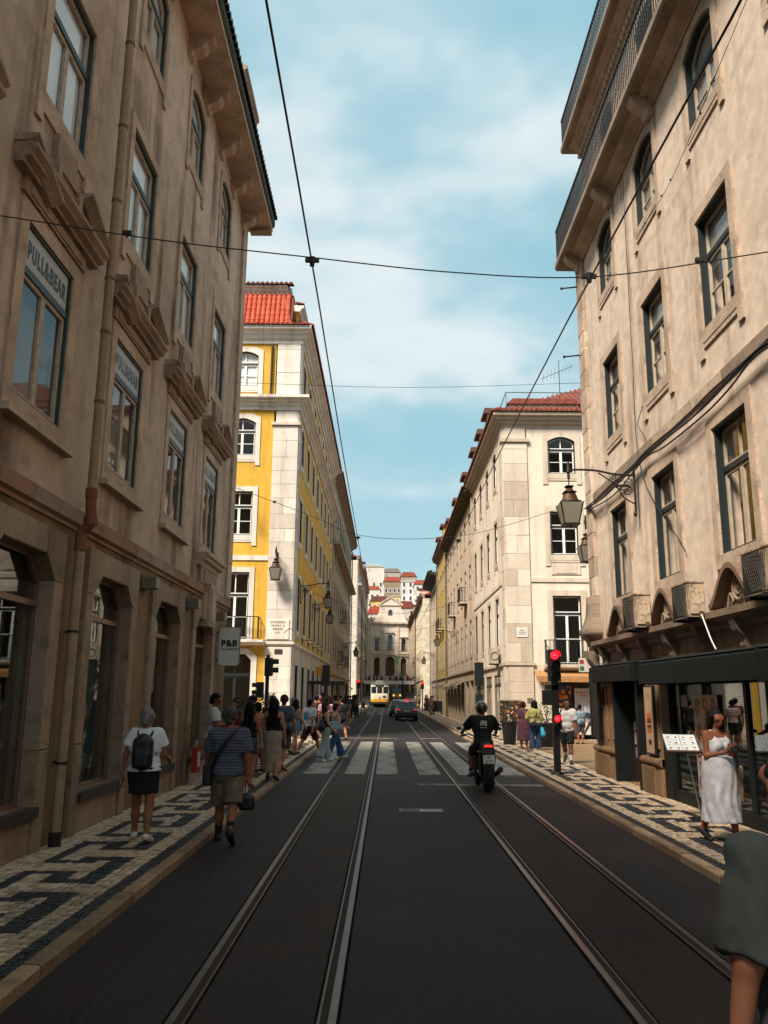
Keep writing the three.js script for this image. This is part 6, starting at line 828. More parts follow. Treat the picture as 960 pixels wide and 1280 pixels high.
  gs.push(snet(bodyF, lo, [hi[0], u(0, .87, 0)[1], hi[2]], c));
  gs.push(snet(headF, add(hc, [-.09 * H, -.12 * H, -.11 * H]), add(hc, [.09 * H, .09 * H, .1 * H]), near ? .007 : c * .7));
  [0, 1].forEach(i => { const wr = J['wr' + i], fd = J['fd' + i], sd = i ? 1 : -1, A = AR[i]; let pn = A.palm ?? [-sd, 0, 0]; const dt = pn[0] * fd[0] + pn[1] * fd[1] + pn[2] * fd[2]; pn = nrm(add(pn, fd, -dt)); if (c < .03) { const hf = handF(wr, fd, A.flip ?? (i ? 1 : -1), A.curl ?? .45, pn), sc = .105; gs.push(snet(hf, add(add(wr, fd, .08), [-sc, -sc, -sc]), add(add(wr, fd, .08), [sc, sc, sc]), near ? .0055 : .009)); } else gs.push(snet(cap(wr, add(wr, fd, .14), .026, .022), add(wr, [-.2, -.2, -.2]), add(wr, [.2, .2, .2]), c)); });
  mesh('body', uvp(mergeIdx(gs)), skin, root);
  const clip = (f, test) => (x, y, z) => Math.max(f(x, y, z), test(x, y, z));
  const put = (name, f, m, a = lo, b = hi, cc = c) => mesh(name, uvp(snet(f, a, b, cc)), m, root), fold = o.fold ?? (near ? .005 : .0045);
  const yo = k => u(0, k, 0)[1];
  // bottoms
  const bt = o.bottom; if (bt) { const g = bt.loose ?? .014; let f;
    if (bt.type === 'skirt') { const y1 = yo(bt.waist ?? .6), y0 = bt.len * H + lift * 0, r1 = (.058 + .064 * w) * H, r0 = bt.flare ?? .17, mz = (J.knee0[2] + J.knee1[2]) / 2 * .8; f = (x, y, z) => { const t = cl((y1 - y) / (y1 - y0)), cz = mz * t, th = Math.atan2(z - cz, x), r = (r1 + (r0 - r1) * Math.pow(t, bt.pow ?? .7)) * (1 + (bt.pleat ?? .03) * t * Math.sin(th * 11 + 2 * Math.sin(y * 9))); const q = Math.hypot(x, (z - cz) * 1.12); return Math.max((q - r - g * .3) * .8, y - y1, y0 - y); }; if (!bt.slim) f = f; f = (f0 => smin([f0, clip(smin(torso(g * 1.1), .02 * H), (x, y, z) => Math.max(y - y1, yo(.5) - y))], .015))(f); }
    else { const L = []; [0, 1].forEach(i => { const hp0 = J['hip' + i], kn = J['knee' + i], an = J['ank' + i]; if (bt.type === 'shorts') L.push(cap(hp0, lerp(hp0, kn, bt.len ?? .8), .058 * H * w + g * .6, (bt.hemR ?? .045) * H * w + g, 1)); else { const e = lerp(kn, an, bt.len ?? .97); L.push(cap(hp0, kn, .056 * H * w + g * .5, .04 * H + g), cap(kn, e, .038 * H + g, (bt.hemR ?? .036) * H + g, 1)); } });
      const tor = clip(smin(torso(g * .7), .022 * H), (x, y, z) => y - yo(bt.waist ?? .585)); const lg = clip(smin(L, .012), (x, y, z) => y - yo(.56)); const pel = clip(tor, (x, y, z) => yo(.46) - y); f = smin([pel, lg], .012); }
    const f1 = (x, y, z) => f(x, y, z) + fold * wob(x, y, z, 26, seed); put('bottoms', f1, bt.mat ?? cloth(bt.col)); }
  // top
  const tp = o.top; if (tp) { const g = tp.loose ?? .012, hem = yo(tp.hem ?? .54), neck = u(0, .885, -.03), L = [...torso(g)]; let f;
    if (tp.sleeve > 0) [0, 1].forEach(i => { const sh = J['sh' + i], el = J['el' + i], wr = J['wr' + i]; const k = Math.min(1, tp.sleeve); L.push(cap(sh, lerp(sh, el, k), ar * 1.2 * H + g, (ar * (tp.cuff ?? 1.25)) * H + g, tp.sleeve <= 1 ? 1 : 0)); if (tp.sleeve > 1) L.push(cap(el, lerp(el, wr, tp.sleeve - 1), ar * 1.05 * H + g, ar * .9 * H + g, 1)); });
    const base = smin(L, .016 * H), nr = (tp.neck ?? .05) * H; f = clip(base, (x, y, z) => Math.max(hem - y, nr - Math.hypot(x - neck[0], (y - neck[1]) * .8, z - neck[2])));
    if (tp.sleeve === 0) { const yt = yo(tp.topY ?? .775), st = [cap(u(-.055, .757, -.048), u(.055, .757, -.048), .026 * H), ...[-1, 1].flatMap(k => [cap(u(k * .05, .765, -.058), u(k * .055, .838, .0), .009 * H), cap(u(k * .055, .838, 0), u(k * .05, .765, .056), .009 * H)])]; f = clip(f, (x, y, z) => Math.max(y - yt, Math.abs(x) - (sw + .002) * H)); if (!tp.noStraps) f = smin([f, ...st], .004); }
    if (tp.flare) { const f0 = f; f = (x, y, z) => f0(x * (1 - tp.flare * cl((yo(.66) - y) / (.14 * H))), y, z * (1 - tp.flare * cl((yo(.66) - y) / (.14 * H)))); }
    const f1 = (x, y, z) => f(x, y, z) + fold * wob(x, y, z, 22, seed + 3); put('top', f1, tp.mat ?? cloth(tp.col)); }
  // shoes and socks
  const sh = o.shoes ?? {}; [0, 1].forEach(i => { const hl = J['heel' + i], to = J['toe' + i], an = J['ank' + i], f0 = smin([cap(add(hl, [0, .004, 0]), add(to, [0, 0, -.004]), .026 * H, .021 * H), cap(add(lerp(hl, an, .5), [0, 0, -.01]), lerp(hl, to, .55), .027 * H, .022 * H), ...(sh.high ? [cap(an, hl, .028 * H, .026 * H)] : [])], .014), ym = Math.min(hl[1], to[1]) - .02 * H, b0 = [Math.min(hl[0], to[0]) - .09, ym - .02, Math.min(hl[2], to[2]) - .09], b1 = [Math.max(hl[0], to[0]) + .09, an[1] + .07, Math.max(hl[2], to[2], an[2]) + .09]; put('shoe', f0, M(sh.col ?? '#1a1a1c', { roughness: .6 }), b0, b1, near ? .009 : c * .7);
    if (sh.sock) { const kn = J['knee' + i], e = lerp(an, kn, sh.sock); put('sock', cap(add(an, [0, -.02, 0]), e, .026 * H, .031 * H, 1), cloth(sh.sockCol ?? '#d8d6d2'), add([Math.min(an[0], e[0]), Math.min(an[1], e[1]), Math.min(an[2], e[2])], [-.09, -.09, -.09]), add([Math.max(an[0], e[0]), Math.max(an[1], e[1]), Math.max(an[2], e[2])], [.09, .09, .09]), near ? .009 : c * .7); } });
  // hair
  const hr = o.hair ?? {}; if (hr.type !== 'bald') { const hm = M(hr.col ?? '#17120f', { roughness: .7, specularIntensity: .3, tex: 'hair' }), L = [clip(ell(hp(0, .022, .015), .0605 * H, [.95, 1.02, 1.05]), (x, y, z) => { const q = [x - hc[0], y - hc[1], z - hc[2]], fz = -q[0] * Math.sin(hy) * -1 * 0 + (q[2] * Math.cos(hy) + q[0] * Math.sin(hy)), t = q[1] - .035 * H; return Math.min(Math.max(-(fz + .03 * H), -(t)), 9) > 0 ? Math.min(-(fz + .03 * H), -t) : -.01; })];
    if (hr.type === 'long') L.push(cap(hp(0, .03, .035), hp(0, -.04, .05), .05 * H, .052 * H), cap(hp(-.025, -.03, .045), u(-.03, hr.end ?? .74, .064), .042 * H, .03 * H), cap(hp(.025, -.03, .045), u(.03, hr.end ?? .74, .064), .042 * H, .03 * H), cap(hp(-.045, .01, .0), hp(-.045, -.075, .012), .02 * H), cap(hp(.045, .01, .0), hp(.045, -.075, .012), .02 * H));
    if (hr.type === 'bob') L.push(cap(hp(0, .02, .03), hp(0, -.04, .035), .05 * H, .05 * H), cap(hp(-.05, .02, -.012), hp(-.05, -.07, -.004), .019 * H, .021 * H), cap(hp(.05, .02, -.012), hp(.05, -.07, -.004), .019 * H, .021 * H));
    if (hr.type === 'bun') L.push(ell(hp(0, -.005, .062), .026 * H, [1, 1, .9]), cap(hp(0, .0, .035), hp(0, -.02, .04), .045 * H));
    if (hr.type === 'short') L.push(cap(hp(0, .01, .03), hp(0, -.025, .036), .046 * H, .034 * H));
    if (hr.type === 'curly') for (let i = 0; i < 26; i++) { const a = i * 2.4, y = .06 - i * .0075; L.push(ell(hp(.05 * Math.cos(a), y, .03 + .04 * Math.sin(a) * (Math.sin(a) > 0 ? 1 : .5)), .024 * H, [1, 1, 1])); }
    if (hr.type === 'cap') L.push(clip(ell(hp(0, .022, .008), .064 * H, [.97, 1, 1.05]), (x, y, z) => hc[1] + .018 * H - y), cap(hp(0, .026, -.055), hp(0, .02, -.092), .03 * H, .022 * H).constructor ? ell(hp(0, .024, -.075), .036 * H, [1.1, .25, 1]) : 0);
    const f0 = smin(L, .012 * H), am = hr.type === 'curly' ? .007 : .0042; put('hair', (x, y, z) => f0(x, y, z) + am * wob(x, y, z, hr.type === 'curly' ? 70 : 55, seed), hm, [hc[0] - .16 * H, yo(hr.type === 'long' ? (hr.end ?? .74) - .05 : .8), hc[2] - .15 * H], [hc[0] + .16 * H, hc[1] + .11 * H, hc[2] + .19 * H], near ? .009 : c * .75); }
  if (o.face) { for (const k of [-1, 1]) mesh('eye', [sph(...hp(k * .021, .004, -.0535), .0068 * H, 1.3, .7, .6, 8)], M('#1a1210', { roughness: .3 }), root); mesh('lips', [(() => { const p = hp(0, -.029, -.0635); return sph(p[0], p[1], p[2], .011 * H, 1.2, .35, .5, 8); })()], M('#7a3a34', { roughness: .5 }), root); for (const k of [-1, 1]) mesh('eyebrow', [cyl(hp(k * .01, .021, -.0585), hp(k * .034, .021, -.05), .0028 * H, .002 * H, 5)], M('#17100c'), root); }
  if (o.glasses) { const R = k => { const t = new THREE.TorusGeometry(.0165 * H, .0022, 6, 18), m = new THREE.Matrix4().makeRotationY(hy), p = hp(k * .021, .004, -.066); t.rotateX(nod); t.rotateY(hy); t.translate(...p); return t; }; mesh('glasses', [R(-1), R(1), cyl(hp(-.005, .006, -.067), hp(.005, .006, -.067), .002, .002, 5), cyl(hp(.037, .006, -.064), hp(.055, .004, .0), .002, .002, 5), cyl(hp(-.037, .006, -.064), hp(-.055, .004, .0), .002, .002, 5)], M('#141212', { roughness: .4 }), root); }
  return { root, J, u, hp, H, put, c };
}
function bagOn(p, name, f, m, lo, hi, c = .012) { return mesh(name, uvp(snet(f, lo, hi, c)), m, p.root); }
const tq = (p, z) => [p[0], p[1], p[2]];
const denim = c => M(c, { roughness: .95, tex: 'grain' });
// striped knit as a texture: rows follow the height of the shirt
const stripeTex = dtex(256, (u, v, i, j) => { const k = (v * 4) % 1, n = hash2(i, j, 6) * .05; return k < .13 ? [.46 + n, .48 + n, .52 + n] : k > .45 && k < .52 ? [.33, .35, .4] : [.22 + n, .23 + n, .28 + n]; }, true, .16);
const stripeM = new THREE.MeshPhysicalMaterial({ map: stripeTex, roughness: .95 });
const stripe2M = new THREE.MeshPhysicalMaterial({ map: dtex(64, (u, v) => v % .5 < .25 ? [.7, .28, .3] : [.82, .78, .76], true, .12), roughness: .95 });
const laceTex = dtex(256, (u, v, i, j) => { const q = Math.sin(u * 50) * Math.sin(v * 50) + .6 * Math.sin(u * 113 + v * 60); return q > .5 ? [.62, .55, .53] : [.9, .89, .9]; }, true, .5);
// --- left pavement ---
{ // woman with a backpack
  const p = person({ label: 'grey-haired woman in white top and navy skirt with black backpack on left pavement', pos: [-3.05, .1, -11.0], h: 1.6, fem: true, cell: .014, girth: 1.12, yaw: .06, legs: [[14, 4], [-6, 14]], arms: [{ sw: -10, out: 16, el: 8 }, { sw: 12, out: 14, el: 60 }], skin: SK.b, top: { col: '#cfcfd3', sleeve: .62, loose: .03, hem: .525, cuff: 1.9 }, bottom: { type: 'skirt', col: '#141724', waist: .56, len: .36, flare: .178, pow: .5, pleat: .015 }, shoes: { col: '#c9c5be' }, hair: { type: 'bun', col: '#8b8783' }, look: -18 });
  const c0 = p.u(0, .73, .1), c1 = p.u(0, .64, .105); bagOn(p, 'backpack', smin([rbox(add(c1, [0, .04, 0]), [.075, .13, .02], .05), rbox(add(c1, [0, -.03, .05]), [.06, .06, .015], .035), ell(add(c0, [0, .07, 0]), .085, [1, .8, .7])], .05), M('#15151a', { roughness: .5 }), add(c1, [-.25, -.25, -.2]), add(c0, [.25, .2, .25]));
  for (const k of [-1, 1]) mesh('backpack_strap', [tube([p.u(k * .03, .76, .09), p.u(k * .055, .815, .06), p.u(k * .06, .845, .01), p.u(k * .06, .82, -.05), p.u(k * .065, .74, -.085), p.u(k * .095, .68, -.03), p.u(k * .09, .66, .06)], .016, 30)], M('#131318', { roughness: .6 }), p.root);
  const lace = laceTex; p.root.children.find(q => q.name === 'top').material = new THREE.MeshPhysicalMaterial({ color: '#d6d6da', roughness: .95, bumpMap: T.bump, bumpScale: .004 });
}
{ // man in striped shirt
  const p = person({ label: 'grey-haired man in striped blue shirt and khaki shorts with shoulder bag, walking in the gutter', pos: [-2.1, 0, -11.6], h: 1.76, cell: .014, girth: 1.14, belly: 1.12, yaw: .05, legs: [[16, 3], [-20, 26]], arms: [{ sw: 14, out: 14, el: 30 }, { sw: -4, out: 10, el: 10, curl: 1.1 }], skin: SK.b, top: { mat: stripeM, sleeve: .82, loose: .028, hem: .5, cuff: 1.6, neck: .042 }, bottom: { type: 'shorts', col: '#7d6c55', len: .96, loose: .026, hemR: .05 }, shoes: { col: '#121214', sock: .32, sockCol: '#15171d', high: true }, hair: { type: 'short', col: '#5d5650' }, look: -10 });
  mesh('bag_strap', [tube([p.u(.06, .835, .03), p.u(.0, .77, .098), p.u(-.07, .66, .098), p.u(-.115, .56, .06)], .028, 24, 6), tube([p.u(.06, .835, .03), p.u(.045, .8, -.07), p.u(-.04, .68, -.1), p.u(-.115, .56, -.02)], .022, 24, 6)], M('#121115', { roughness: .7 }), p.root);
  const b = p.u(-.125, .53, .03); bagOn(p, 'shoulder_bag', rbox(add(b, [-.03, -.03, 0]), [.03, .11, .1], .03), M('#131215', { roughness: .6 }), add(b, [-.2, -.3, -.2]), add(b, [.2, .25, .2]));
  const h = tag(grp('hand_pouch', null, [p.root.position.x + p.J.wr1[0], p.J.wr1[1] - .42, p.root.position.z + p.J.wr1[2]]), 'small black pouch dangling from the hand of the striped-shirt man', 'bag'); mesh('pouch', uvp(snet(smin([rbox([0, .08, 0], [.06, .05, .02], .045), ell([0, .15, 0], .07, [1, .8, .6])], .05), [-.2, -.05, -.15], [.2, .3, .15], .012)), M('#121114', { roughness: .5 }), h); mesh('loop', [tube([[-.03, .18, 0], [-.02, .3, 0], [.0, .33, 0], [.02, .3, 0], [.03, .18, 0]], .008, 16)], M('#121114'), h);
}
person({ label: 'man in white T-shirt and blue jeans looking down at the corner of the clothing shop', pos: [-3.62, .1, -18.1], h: 1.8, cell: .016, yaw: -1.35, legs: [[2, 4], [-2, 2]], arms: [{ sw: 10, out: 5, el: 85, in: 25 }, { sw: 8, out: 5, el: 90, in: 25 }], nod: -22, skin: SK.e, face: true, top: { col: '#d3d1d2', sleeve: .72, loose: .03, hem: .5, cuff: 1.7 }, bottom: { type: 'trousers', mat: denim('#46648a'), loose: .028, hemR: .05 }, shoes: { col: '#cfcac4' }, hair: { type: 'short', col: '#120e0c' } });
{ const o = tag(grp('shopping_bag', null, [-3.85, .35, -17.6]), 'red and white paper shopping bag by the man in jeans', 'bag'); mesh('bag', [bx(-.06, .06, 0, .5, -.17, .17)], M('#8e1f1d', { roughness: .6 }), o); mesh('print', [bx(.061, .064, .1, .4, -.1, .1)], M('#c9bdb4'), o); mesh('handle', [tube([[0, .5, -.08], [0, .62, -.03], [0, .62, .03], [0, .5, .08]], .006, 12)], M('#d8d0c8'), o); }
const mid = .021;
person({ label: 'man in black cap among the group outside the yellow building doorway', pos: [-3.5, .1, -22.6], h: 1.76, cell: mid, yaw: 2.0, arms: [{ el: 60 }, { el: 70 }], skin: SK.c, top: { col: '#26282c', sleeve: .7, loose: .02 }, bottom: { type: 'trousers', col: '#22242a' }, hair: { type: 'cap', col: '#111113' }, nod: -15, face: true });
person({ label: 'dark-haired woman in red top facing the street behind the grey-haired man', pos: [-3.75, .1, -21.2], h: 1.66, fem: true, cell: mid, yaw: 2.9, arms: [{ el: 80 }, { el: 75 }], skin: SK.b, top: { col: '#5a1d1c', sleeve: .4 }, bottom: { type: 'trousers', col: '#1c1c22' }, hair: { type: 'bun', col: '#130d0b' }, face: true });
person({ label: 'woman in orange sleeveless top leaning forward in the group by the planter', pos: [-3.0, .1, -20.6], h: 1.62, fem: true, cell: mid, yaw: .9, lean: 10, arms: [{ el: 50 }, { el: 40 }], skin: SK.b, top: { col: '#8a4a30', sleeve: 0 }, bottom: { type: 'shorts', col: '#c5bba9', len: .7 }, hair: { type: 'bun', col: '#120d0b' } });
person({ label: 'woman with long black hair in black tank top and denim shorts on left pavement', pos: [-2.72, .1, -17.2], h: 1.64, fem: true, cell: .017, yaw: -.05, legs: [[12, 4], [-10, 18]], arms: [{ sw: 8, out: 12, el: 16 }, { sw: -8, out: 12, el: 14 }], skin: SK.b, top: { col: '#141316', sleeve: 0, hem: .545 }, bottom: { type: 'shorts', mat: denim('#3c4a62'), len: .55, loose: .016 }, shoes: { col: '#8a5a46' }, hair: { type: 'long', col: '#0e0b0b', end: .76 } });
person({ label: 'woman with long black hair in black top and long cream skirt', pos: [-2.42, .1, -18.6], h: 1.7, fem: true, cell: .017, yaw: -.1, legs: [[10, 2], [-8, 12]], arms: [{ sw: 6, out: 10, el: 12 }, { sw: -4, out: 14, el: 10 }], skin: SK.a, top: { col: '#131215', sleeve: 0, hem: .57 }, bottom: { type: 'skirt', col: '#b3a592', len: .1, flare: .17, pow: .6, pleat: .02 }, shoes: { col: '#2a1d18' }, hair: { type: 'long', col: '#100c0c', end: .7 } });
{ const p = person({ label: 'man in grey-blue T-shirt and dark shorts with black hip bag', pos: [-2.5, .1, -21.0], h: 1.78, cell: .018, yaw: -.25, legs: [[10, 4], [-12, 16]], arms: [{ sw: -6, out: 10, el: 10 }, { sw: 6, out: 12, el: 12 }], skin: SK.a, top: { col: '#5a6474', sleeve: .75, loose: .024, hem: .5 }, bottom: { type: 'shorts', col: '#333c4c', len: .95, loose: .024 }, shoes: { col: '#8c2a2a', sock: .15 }, hair: { type: 'short', col: '#4a2a1c' }, look: 20 }); const b = p.u(.06, .53, .1); bagOn(p, 'hip_bag', cap(add(b, [-.1, 0, 0]), add(b, [.1, 0, 0]), .1, .1), M('#151519'), add(b, [-.3, -.25, -.2]), add(b, [.3, .25, .2]), .018); }
person({ label: 'man with sunglasses on his head beside the grey-blue T-shirt man', pos: [-2.95, .1, -22.2], h: 1.76, cell: mid, yaw: .5, skin: SK.b, top: { col: '#1a1b1f', sleeve: .7 }, bottom: { type: 'trousers', col: '#23252c' }, hair: { type: 'short', col: '#17100d' }, look: 40 });
person({ label: 'woman with long dark hair in grey vest and denim shorts stepping onto the crossing', pos: [-2.75, .1, -26.2], h: 1.66, fem: true, cell: mid, yaw: -.6, legs: [[16, 6], [-16, 20]], arms: [{ sw: -10, out: 8, el: 12 }, { sw: 10, out: 8, el: 30 }], skin: SK.d, top: { col: '#8d93a0', sleeve: 0, hem: .56 }, bottom: { type: 'shorts', mat: denim('#6b86a6'), len: .55 }, shoes: { col: '#141416' }, hair: { type: 'long', col: '#1a1110', end: .7 } });
{ const p = person({ label: 'man in white T-shirt with blue back print and maroon shorts striding onto the crossing', pos: [-2.38, 0, -27.0], h: 1.78, cell: mid, yaw: -.75, legs: [[-26, 4], [30, 10]], arms: [{ sw: 18, out: 10, el: 20 }, { sw: -18, out: 10, el: 14 }], skin: SK.a, top: { col: '#cfd1d4', sleeve: .72, loose: .026 }, bottom: { type: 'shorts', col: '#3d151a', len: .95, loose: .024 }, shoes: { col: '#131316', sock: .1 }, hair: { type: 'short', col: '#131010' } }); const b = p.u(0, .71, .098); mesh('back_print', [bx(b[0] - .07, b[0] - .01, b[1] - .12, b[1] + .1, b[2], b[2] + .018), bx(b[0] + .01, b[0] + .06, b[1] - .1, b[1] + .05, b[2], b[2] + .018), bx(b[0] - .05, b[0] + .07, b[1] + .11, b[1] + .14, b[2], b[2] + .016)], M('#3b6fa8', { roughness: .9 }), p.root); }
person({ label: 'grey-haired person in maroon top behind the white T-shirt man', pos: [-3.1, .1, -28.6], h: 1.7, cell: mid, yaw: -.3, skin: SK.d, top: { col: '#5a1f24', sleeve: .7 }, bottom: { type: 'trousers', col: '#23262e' }, hair: { type: 'bob', col: '#8f8a86' } });
{ const p = person({ label: 'person in red top and black shorts carrying a black rucksack', pos: [-2.62, .1, -32.2], h: 1.78, cell: .024, yaw: .1, skin: SK.d, legs: [[4, 2], [-4, 4]], top: { col: '#6a1418', sleeve: .7, loose: .024 }, bottom: { type: 'shorts', col: '#141519', len: .8 }, shoes: { col: '#77706a', sock: .12 }, hair: { type: 'cap', col: '#1c2a44' } }); const b = p.u(.05, .7, .12); bagOn(p, 'rucksack', cap(add(b, [0, .1, 0]), add(b, [0, -.2, .02]), .15, .16), M('#14151a'), add(b, [-.4, -.5, -.3]), add(b, [.4, .4, .3]), .026); }
{ const p = person({ label: 'curly-haired woman in pale wide jeans with large black shoulder bag on the crossing', pos: [-1.75, 0, -25.1], h: 1.66, fem: true, cell: mid, yaw: -1.2, legs: [[10, 4], [-10, 12]], arms: [{ sw: -4, out: 10, el: 14 }, { sw: 4, out: 12, el: 40 }], skin: SK.d, top: { col: '#1d1b1b', sleeve: 0 }, bottom: { type: 'trousers', mat: denim('#a9b2b4'), loose: .03, hemR: .06 }, shoes: { col: '#c8c4be' }, hair: { type: 'curly', col: '#4a2f1e' } }); const b = p.u(.06, .62, .11); bagOn(p, 'shoulder_bag', smin([cap(add(b, [-.14, -.05, 0]), add(b, [.12, -.05, 0]), .12), cap(add(b, [-.1, .08, 0]), add(b, [.08, .08, 0]), .08)], .05), M('#131316', { roughness: .6 }), add(b, [-.4, -.3, -.25]), add(b, [.4, .35, .25]), .02); mesh('bag_strap', [tube([p.u(-.02, .68, .12), p.u(.04, .83, .03), p.u(.12, .7, .1)], .012, 16)], M('#131316'), p.root); }
{ const p = person({ label: 'woman in blue flared jeans carrying a pale blue patterned bag on the crossing', pos: [-1.5, 0, -26.0], h: 1.64, fem: true, cell: mid, yaw: -1.2, legs: [[20, 4], [-18, 14]], arms: [{ sw: 0, out: 8, el: 60 }, { sw: 8, out: 10, el: 60 }], skin: SK.d, top: { col: '#7d8c86', sleeve: 0 }, bottom: { type: 'trousers', mat: denim('#35567e'), loose: .024, hemR: .068 }, shoes: { col: '#b9b2a8' }, hair: { type: 'bun', col: '#241712' }, face: true, nod: -10 }); const b = p.u(.1, .6, .06); bagOn(p, 'shoulder_bag', smin([cap(add(b, [0, -.05, -.14]), add(b, [0, -.05, .14]), .12), cap(add(b, [0, .08, -.1]), add(b, [0, .08, .1]), .07)], .05), M('#86a0a3', { roughness: .9, tex: 'paint' }), add(b, [-.25, -.3, -.4]), add(b, [.25, .3, .4]), .02); }
person({ label: 'person in red and white striped shirt behind the curly-haired woman', pos: [-2.2, .1, -31.5], h: 1.72, cell: .024, yaw: .2, skin: SK.b, top: { mat: stripe2M, sleeve: .7, loose: .02 }, bottom: { type: 'shorts', col: '#25262c', len: .9 }, hair: { type: 'short', col: '#17110e' } });
person({ label: 'person in pink cap and pale top beside the striped shirt', pos: [-2.75, .1, -35.5], h: 1.74, cell: .028, yaw: .4, skin: SK.d, top: { col: '#b08a8a', sleeve: .7 }, bottom: { type: 'shorts', col: '#555a66', len: .9 }, hair: { type: 'cap', col: '#b3656a' } });
// --- crowd further along the left pavement ---
[[-1.75, -34.6, '#131418', '#17181c', 'person in black shirt and shorts stepping off the kerb past the crossing', 'shorts'], [-2.6, -39, '#22242c', '#1d1f25', 'person in dark jacket near the green traffic light', 'trousers'], [-3.3, -44, '#8c3f3f', '#22252c', 'person in faded red top outside the yellow building', 'trousers'], [-2.7, -47, '#b9b3aa', '#30343e', 'person in cream top outside the yellow building', 'shorts'], [-3.1, -52, '#1b1c20', '#26282f', 'person in black hooded top outside the yellow building end', 'trousers'], [-2.6, -56, '#3a4660', '#23252b', 'person in navy top on the far left pavement', 'trousers'], [-3.2, -61, '#6a5a4a', '#33302e', 'person in brown top at the end of the yellow building', 'trousers'], [-2.5, -66, '#16171a', '#1b1c20', 'person in black by the kerb outside the grey stone house', 'trousers'], [-2.9, -70.3, '#2a8a96', '#b9b6b0', 'person in turquoise shirt and pale trousers outside the grey stone house', 'trousers'], [-2.45, -73, '#8fa82c', '#24262c', 'person in lime green vest on the far left pavement', 'trousers'], [-3.3, -76, '#4a2c28', '#1d1e22', 'person in dark red top deep in the left crowd', 'trousers'], [-2.9, -80, '#2c3550', '#2a2c33', 'person in blue top behind the lime vest', 'trousers'], [-2.2, -84, '#a9b2c0', '#3b4a66', 'person in pale blue shirt close to the tram', 'shorts'], [-3.2, -88, '#24242a', '#24242a', 'person in black beside the far red light', 'trousers']].forEach(([x, z, t, b, lab, ty], i) => person({ label: lab, pos: [x, gy(z) + .1, z], h: 1.66 + .12 * hash2(i, 3, 3), fem: i % 3 === 1, cell: z > -50 ? .028 : .036, yaw: (hash2(i, 1, 4) - .5) * 5, legs: [[10, 4], [-10, 12]], skin: [SK.a, SK.b, SK.d][i % 3], top: { col: t, sleeve: .75, loose: .022 }, bottom: { type: ty, col: b, len: ty === 'shorts' ? .9 : .97 }, hair: { type: ['short', 'long', 'short', 'bob'][i % 4], col: ['#17100d', '#2a1a12', '#3a2a1e'][i % 3] } }));
// --- right pavement ---
{ const p = person({ label: 'woman in white sundress looking at her phone outside the restaurant', pos: [4.38, .1, -11.4], h: 1.66, fem: true, cell: .013, fold: .0022, yaw: Math.PI + .28, legs: [[10, 4], [-12, 14]], arms: [{ sw: 14, out: 8, el: 98, in: 42, curl: .8, palm: [0, .4, 1] }, { sw: 10, out: 8, el: 98, in: 42, curl: .9, palm: [0, .4, 1] }], nod: -24, skin: SK.e, face: true, glasses: true, top: { col: '#cfccd0', sleeve: 0, hem: .6, topY: .765, loose: .016 }, bottom: { type: 'skirt', col: '#d2cfd2', len: .15, waist: .64, flare: .25, pow: .62, pleat: .05 }, shoes: { col: '#17181c' }, hair: { type: 'bob', col: '#1a100c' } });
  const a = lerp(p.J.wr0, p.J.wr1, .5), d = nrm(add(p.J.fd0, p.J.fd1)); const w = p.root.localToWorld ? null : null; const ph = tag(grp('phone', null), 'dark smartphone held by the woman in white', 'phone'); const q = new THREE.Vector3(...add(a, d, .09)).applyAxisAngle(new THREE.Vector3(0, 1, 0), p.root.rotation.y).add(p.root.position); ph.position.copy(q); ph.rotation.set(0, p.root.rotation.y, 0); const c = mesh('case', [bx(-.037, .037, -.005, .005, -.075, .075)], M('#17181b', { roughness: .3 }), ph); c.rotation.x = -.7; c.position.y = .02; const s = mesh('screen', [bx(-.033, .033, .0051, .006, -.07, .07)], M('#20262c', { roughness: .1 }), ph); s.rotation.x = -.7; s.position.y = .02;
  const b = p.u(-.15, .43, .03); bagOn(p, 'tote_bag', (x, y, z) => rbox(b, [.02, .2, .13], .03)(x - .05 * (b[1] - y), y, z) + .006 * wob(x, y, z, 20, 3), cloth('#8f7658'), add(b, [-.25, -.35, -.35]), add(b, [.25, .35, .35])); mesh('bag_strap', [tube([p.u(-.14, .53, -.06), p.u(-.105, .7, -.07), p.u(-.085, .838, .0), p.u(-.105, .7, .06), p.u(-.14, .53, .09)], .012, 24)], M('#20201f'), p.root); }
{ const p = person({ label: 'man in white shirt and black shorts stepping past the red traffic light', pos: [5.05, .1, -23.9], h: 1.76, cell: .018, yaw: Math.PI - .35, legs: [[16, 4], [-18, 30]], arms: [{ sw: 4, out: 10, el: 14 }, { sw: 4, out: 12, el: 90, in: 30 }], look: 35, skin: SK.c, face: true, top: { col: '#cfc9c4', sleeve: .8, loose: .028, hem: .48 }, bottom: { type: 'shorts', col: '#121216', len: .85, loose: .024 }, shoes: { col: '#141417', sock: .45, sockCol: '#d5d2cd' }, hair: { type: 'short', col: '#100d0c' } }); mesh('bag_strap', [tube([p.u(.07, .85, -.03), p.u(.1, .75, -.06), p.u(.1, .6, .05)], .025, 16)], M('#17171a'), p.root); }
person({ label: 'person in navy T-shirt and dark trousers half hidden by the restaurant corner', pos: [5.55, .1, -22.0], h: 1.8, cell: .018, yaw: .5, legs: [[-14, 8], [12, 4]], arms: [{ sw: 22, out: 14, el: 14 }, { sw: -20, out: 10, el: 10 }], skin: SK.b, top: { col: '#151b2e', sleeve: .7, loose: .026 }, bottom: { type: 'trousers', col: '#15161b' }, shoes: { col: '#b9b4ae' }, hair: { type: 'short', col: '#17110e' } });
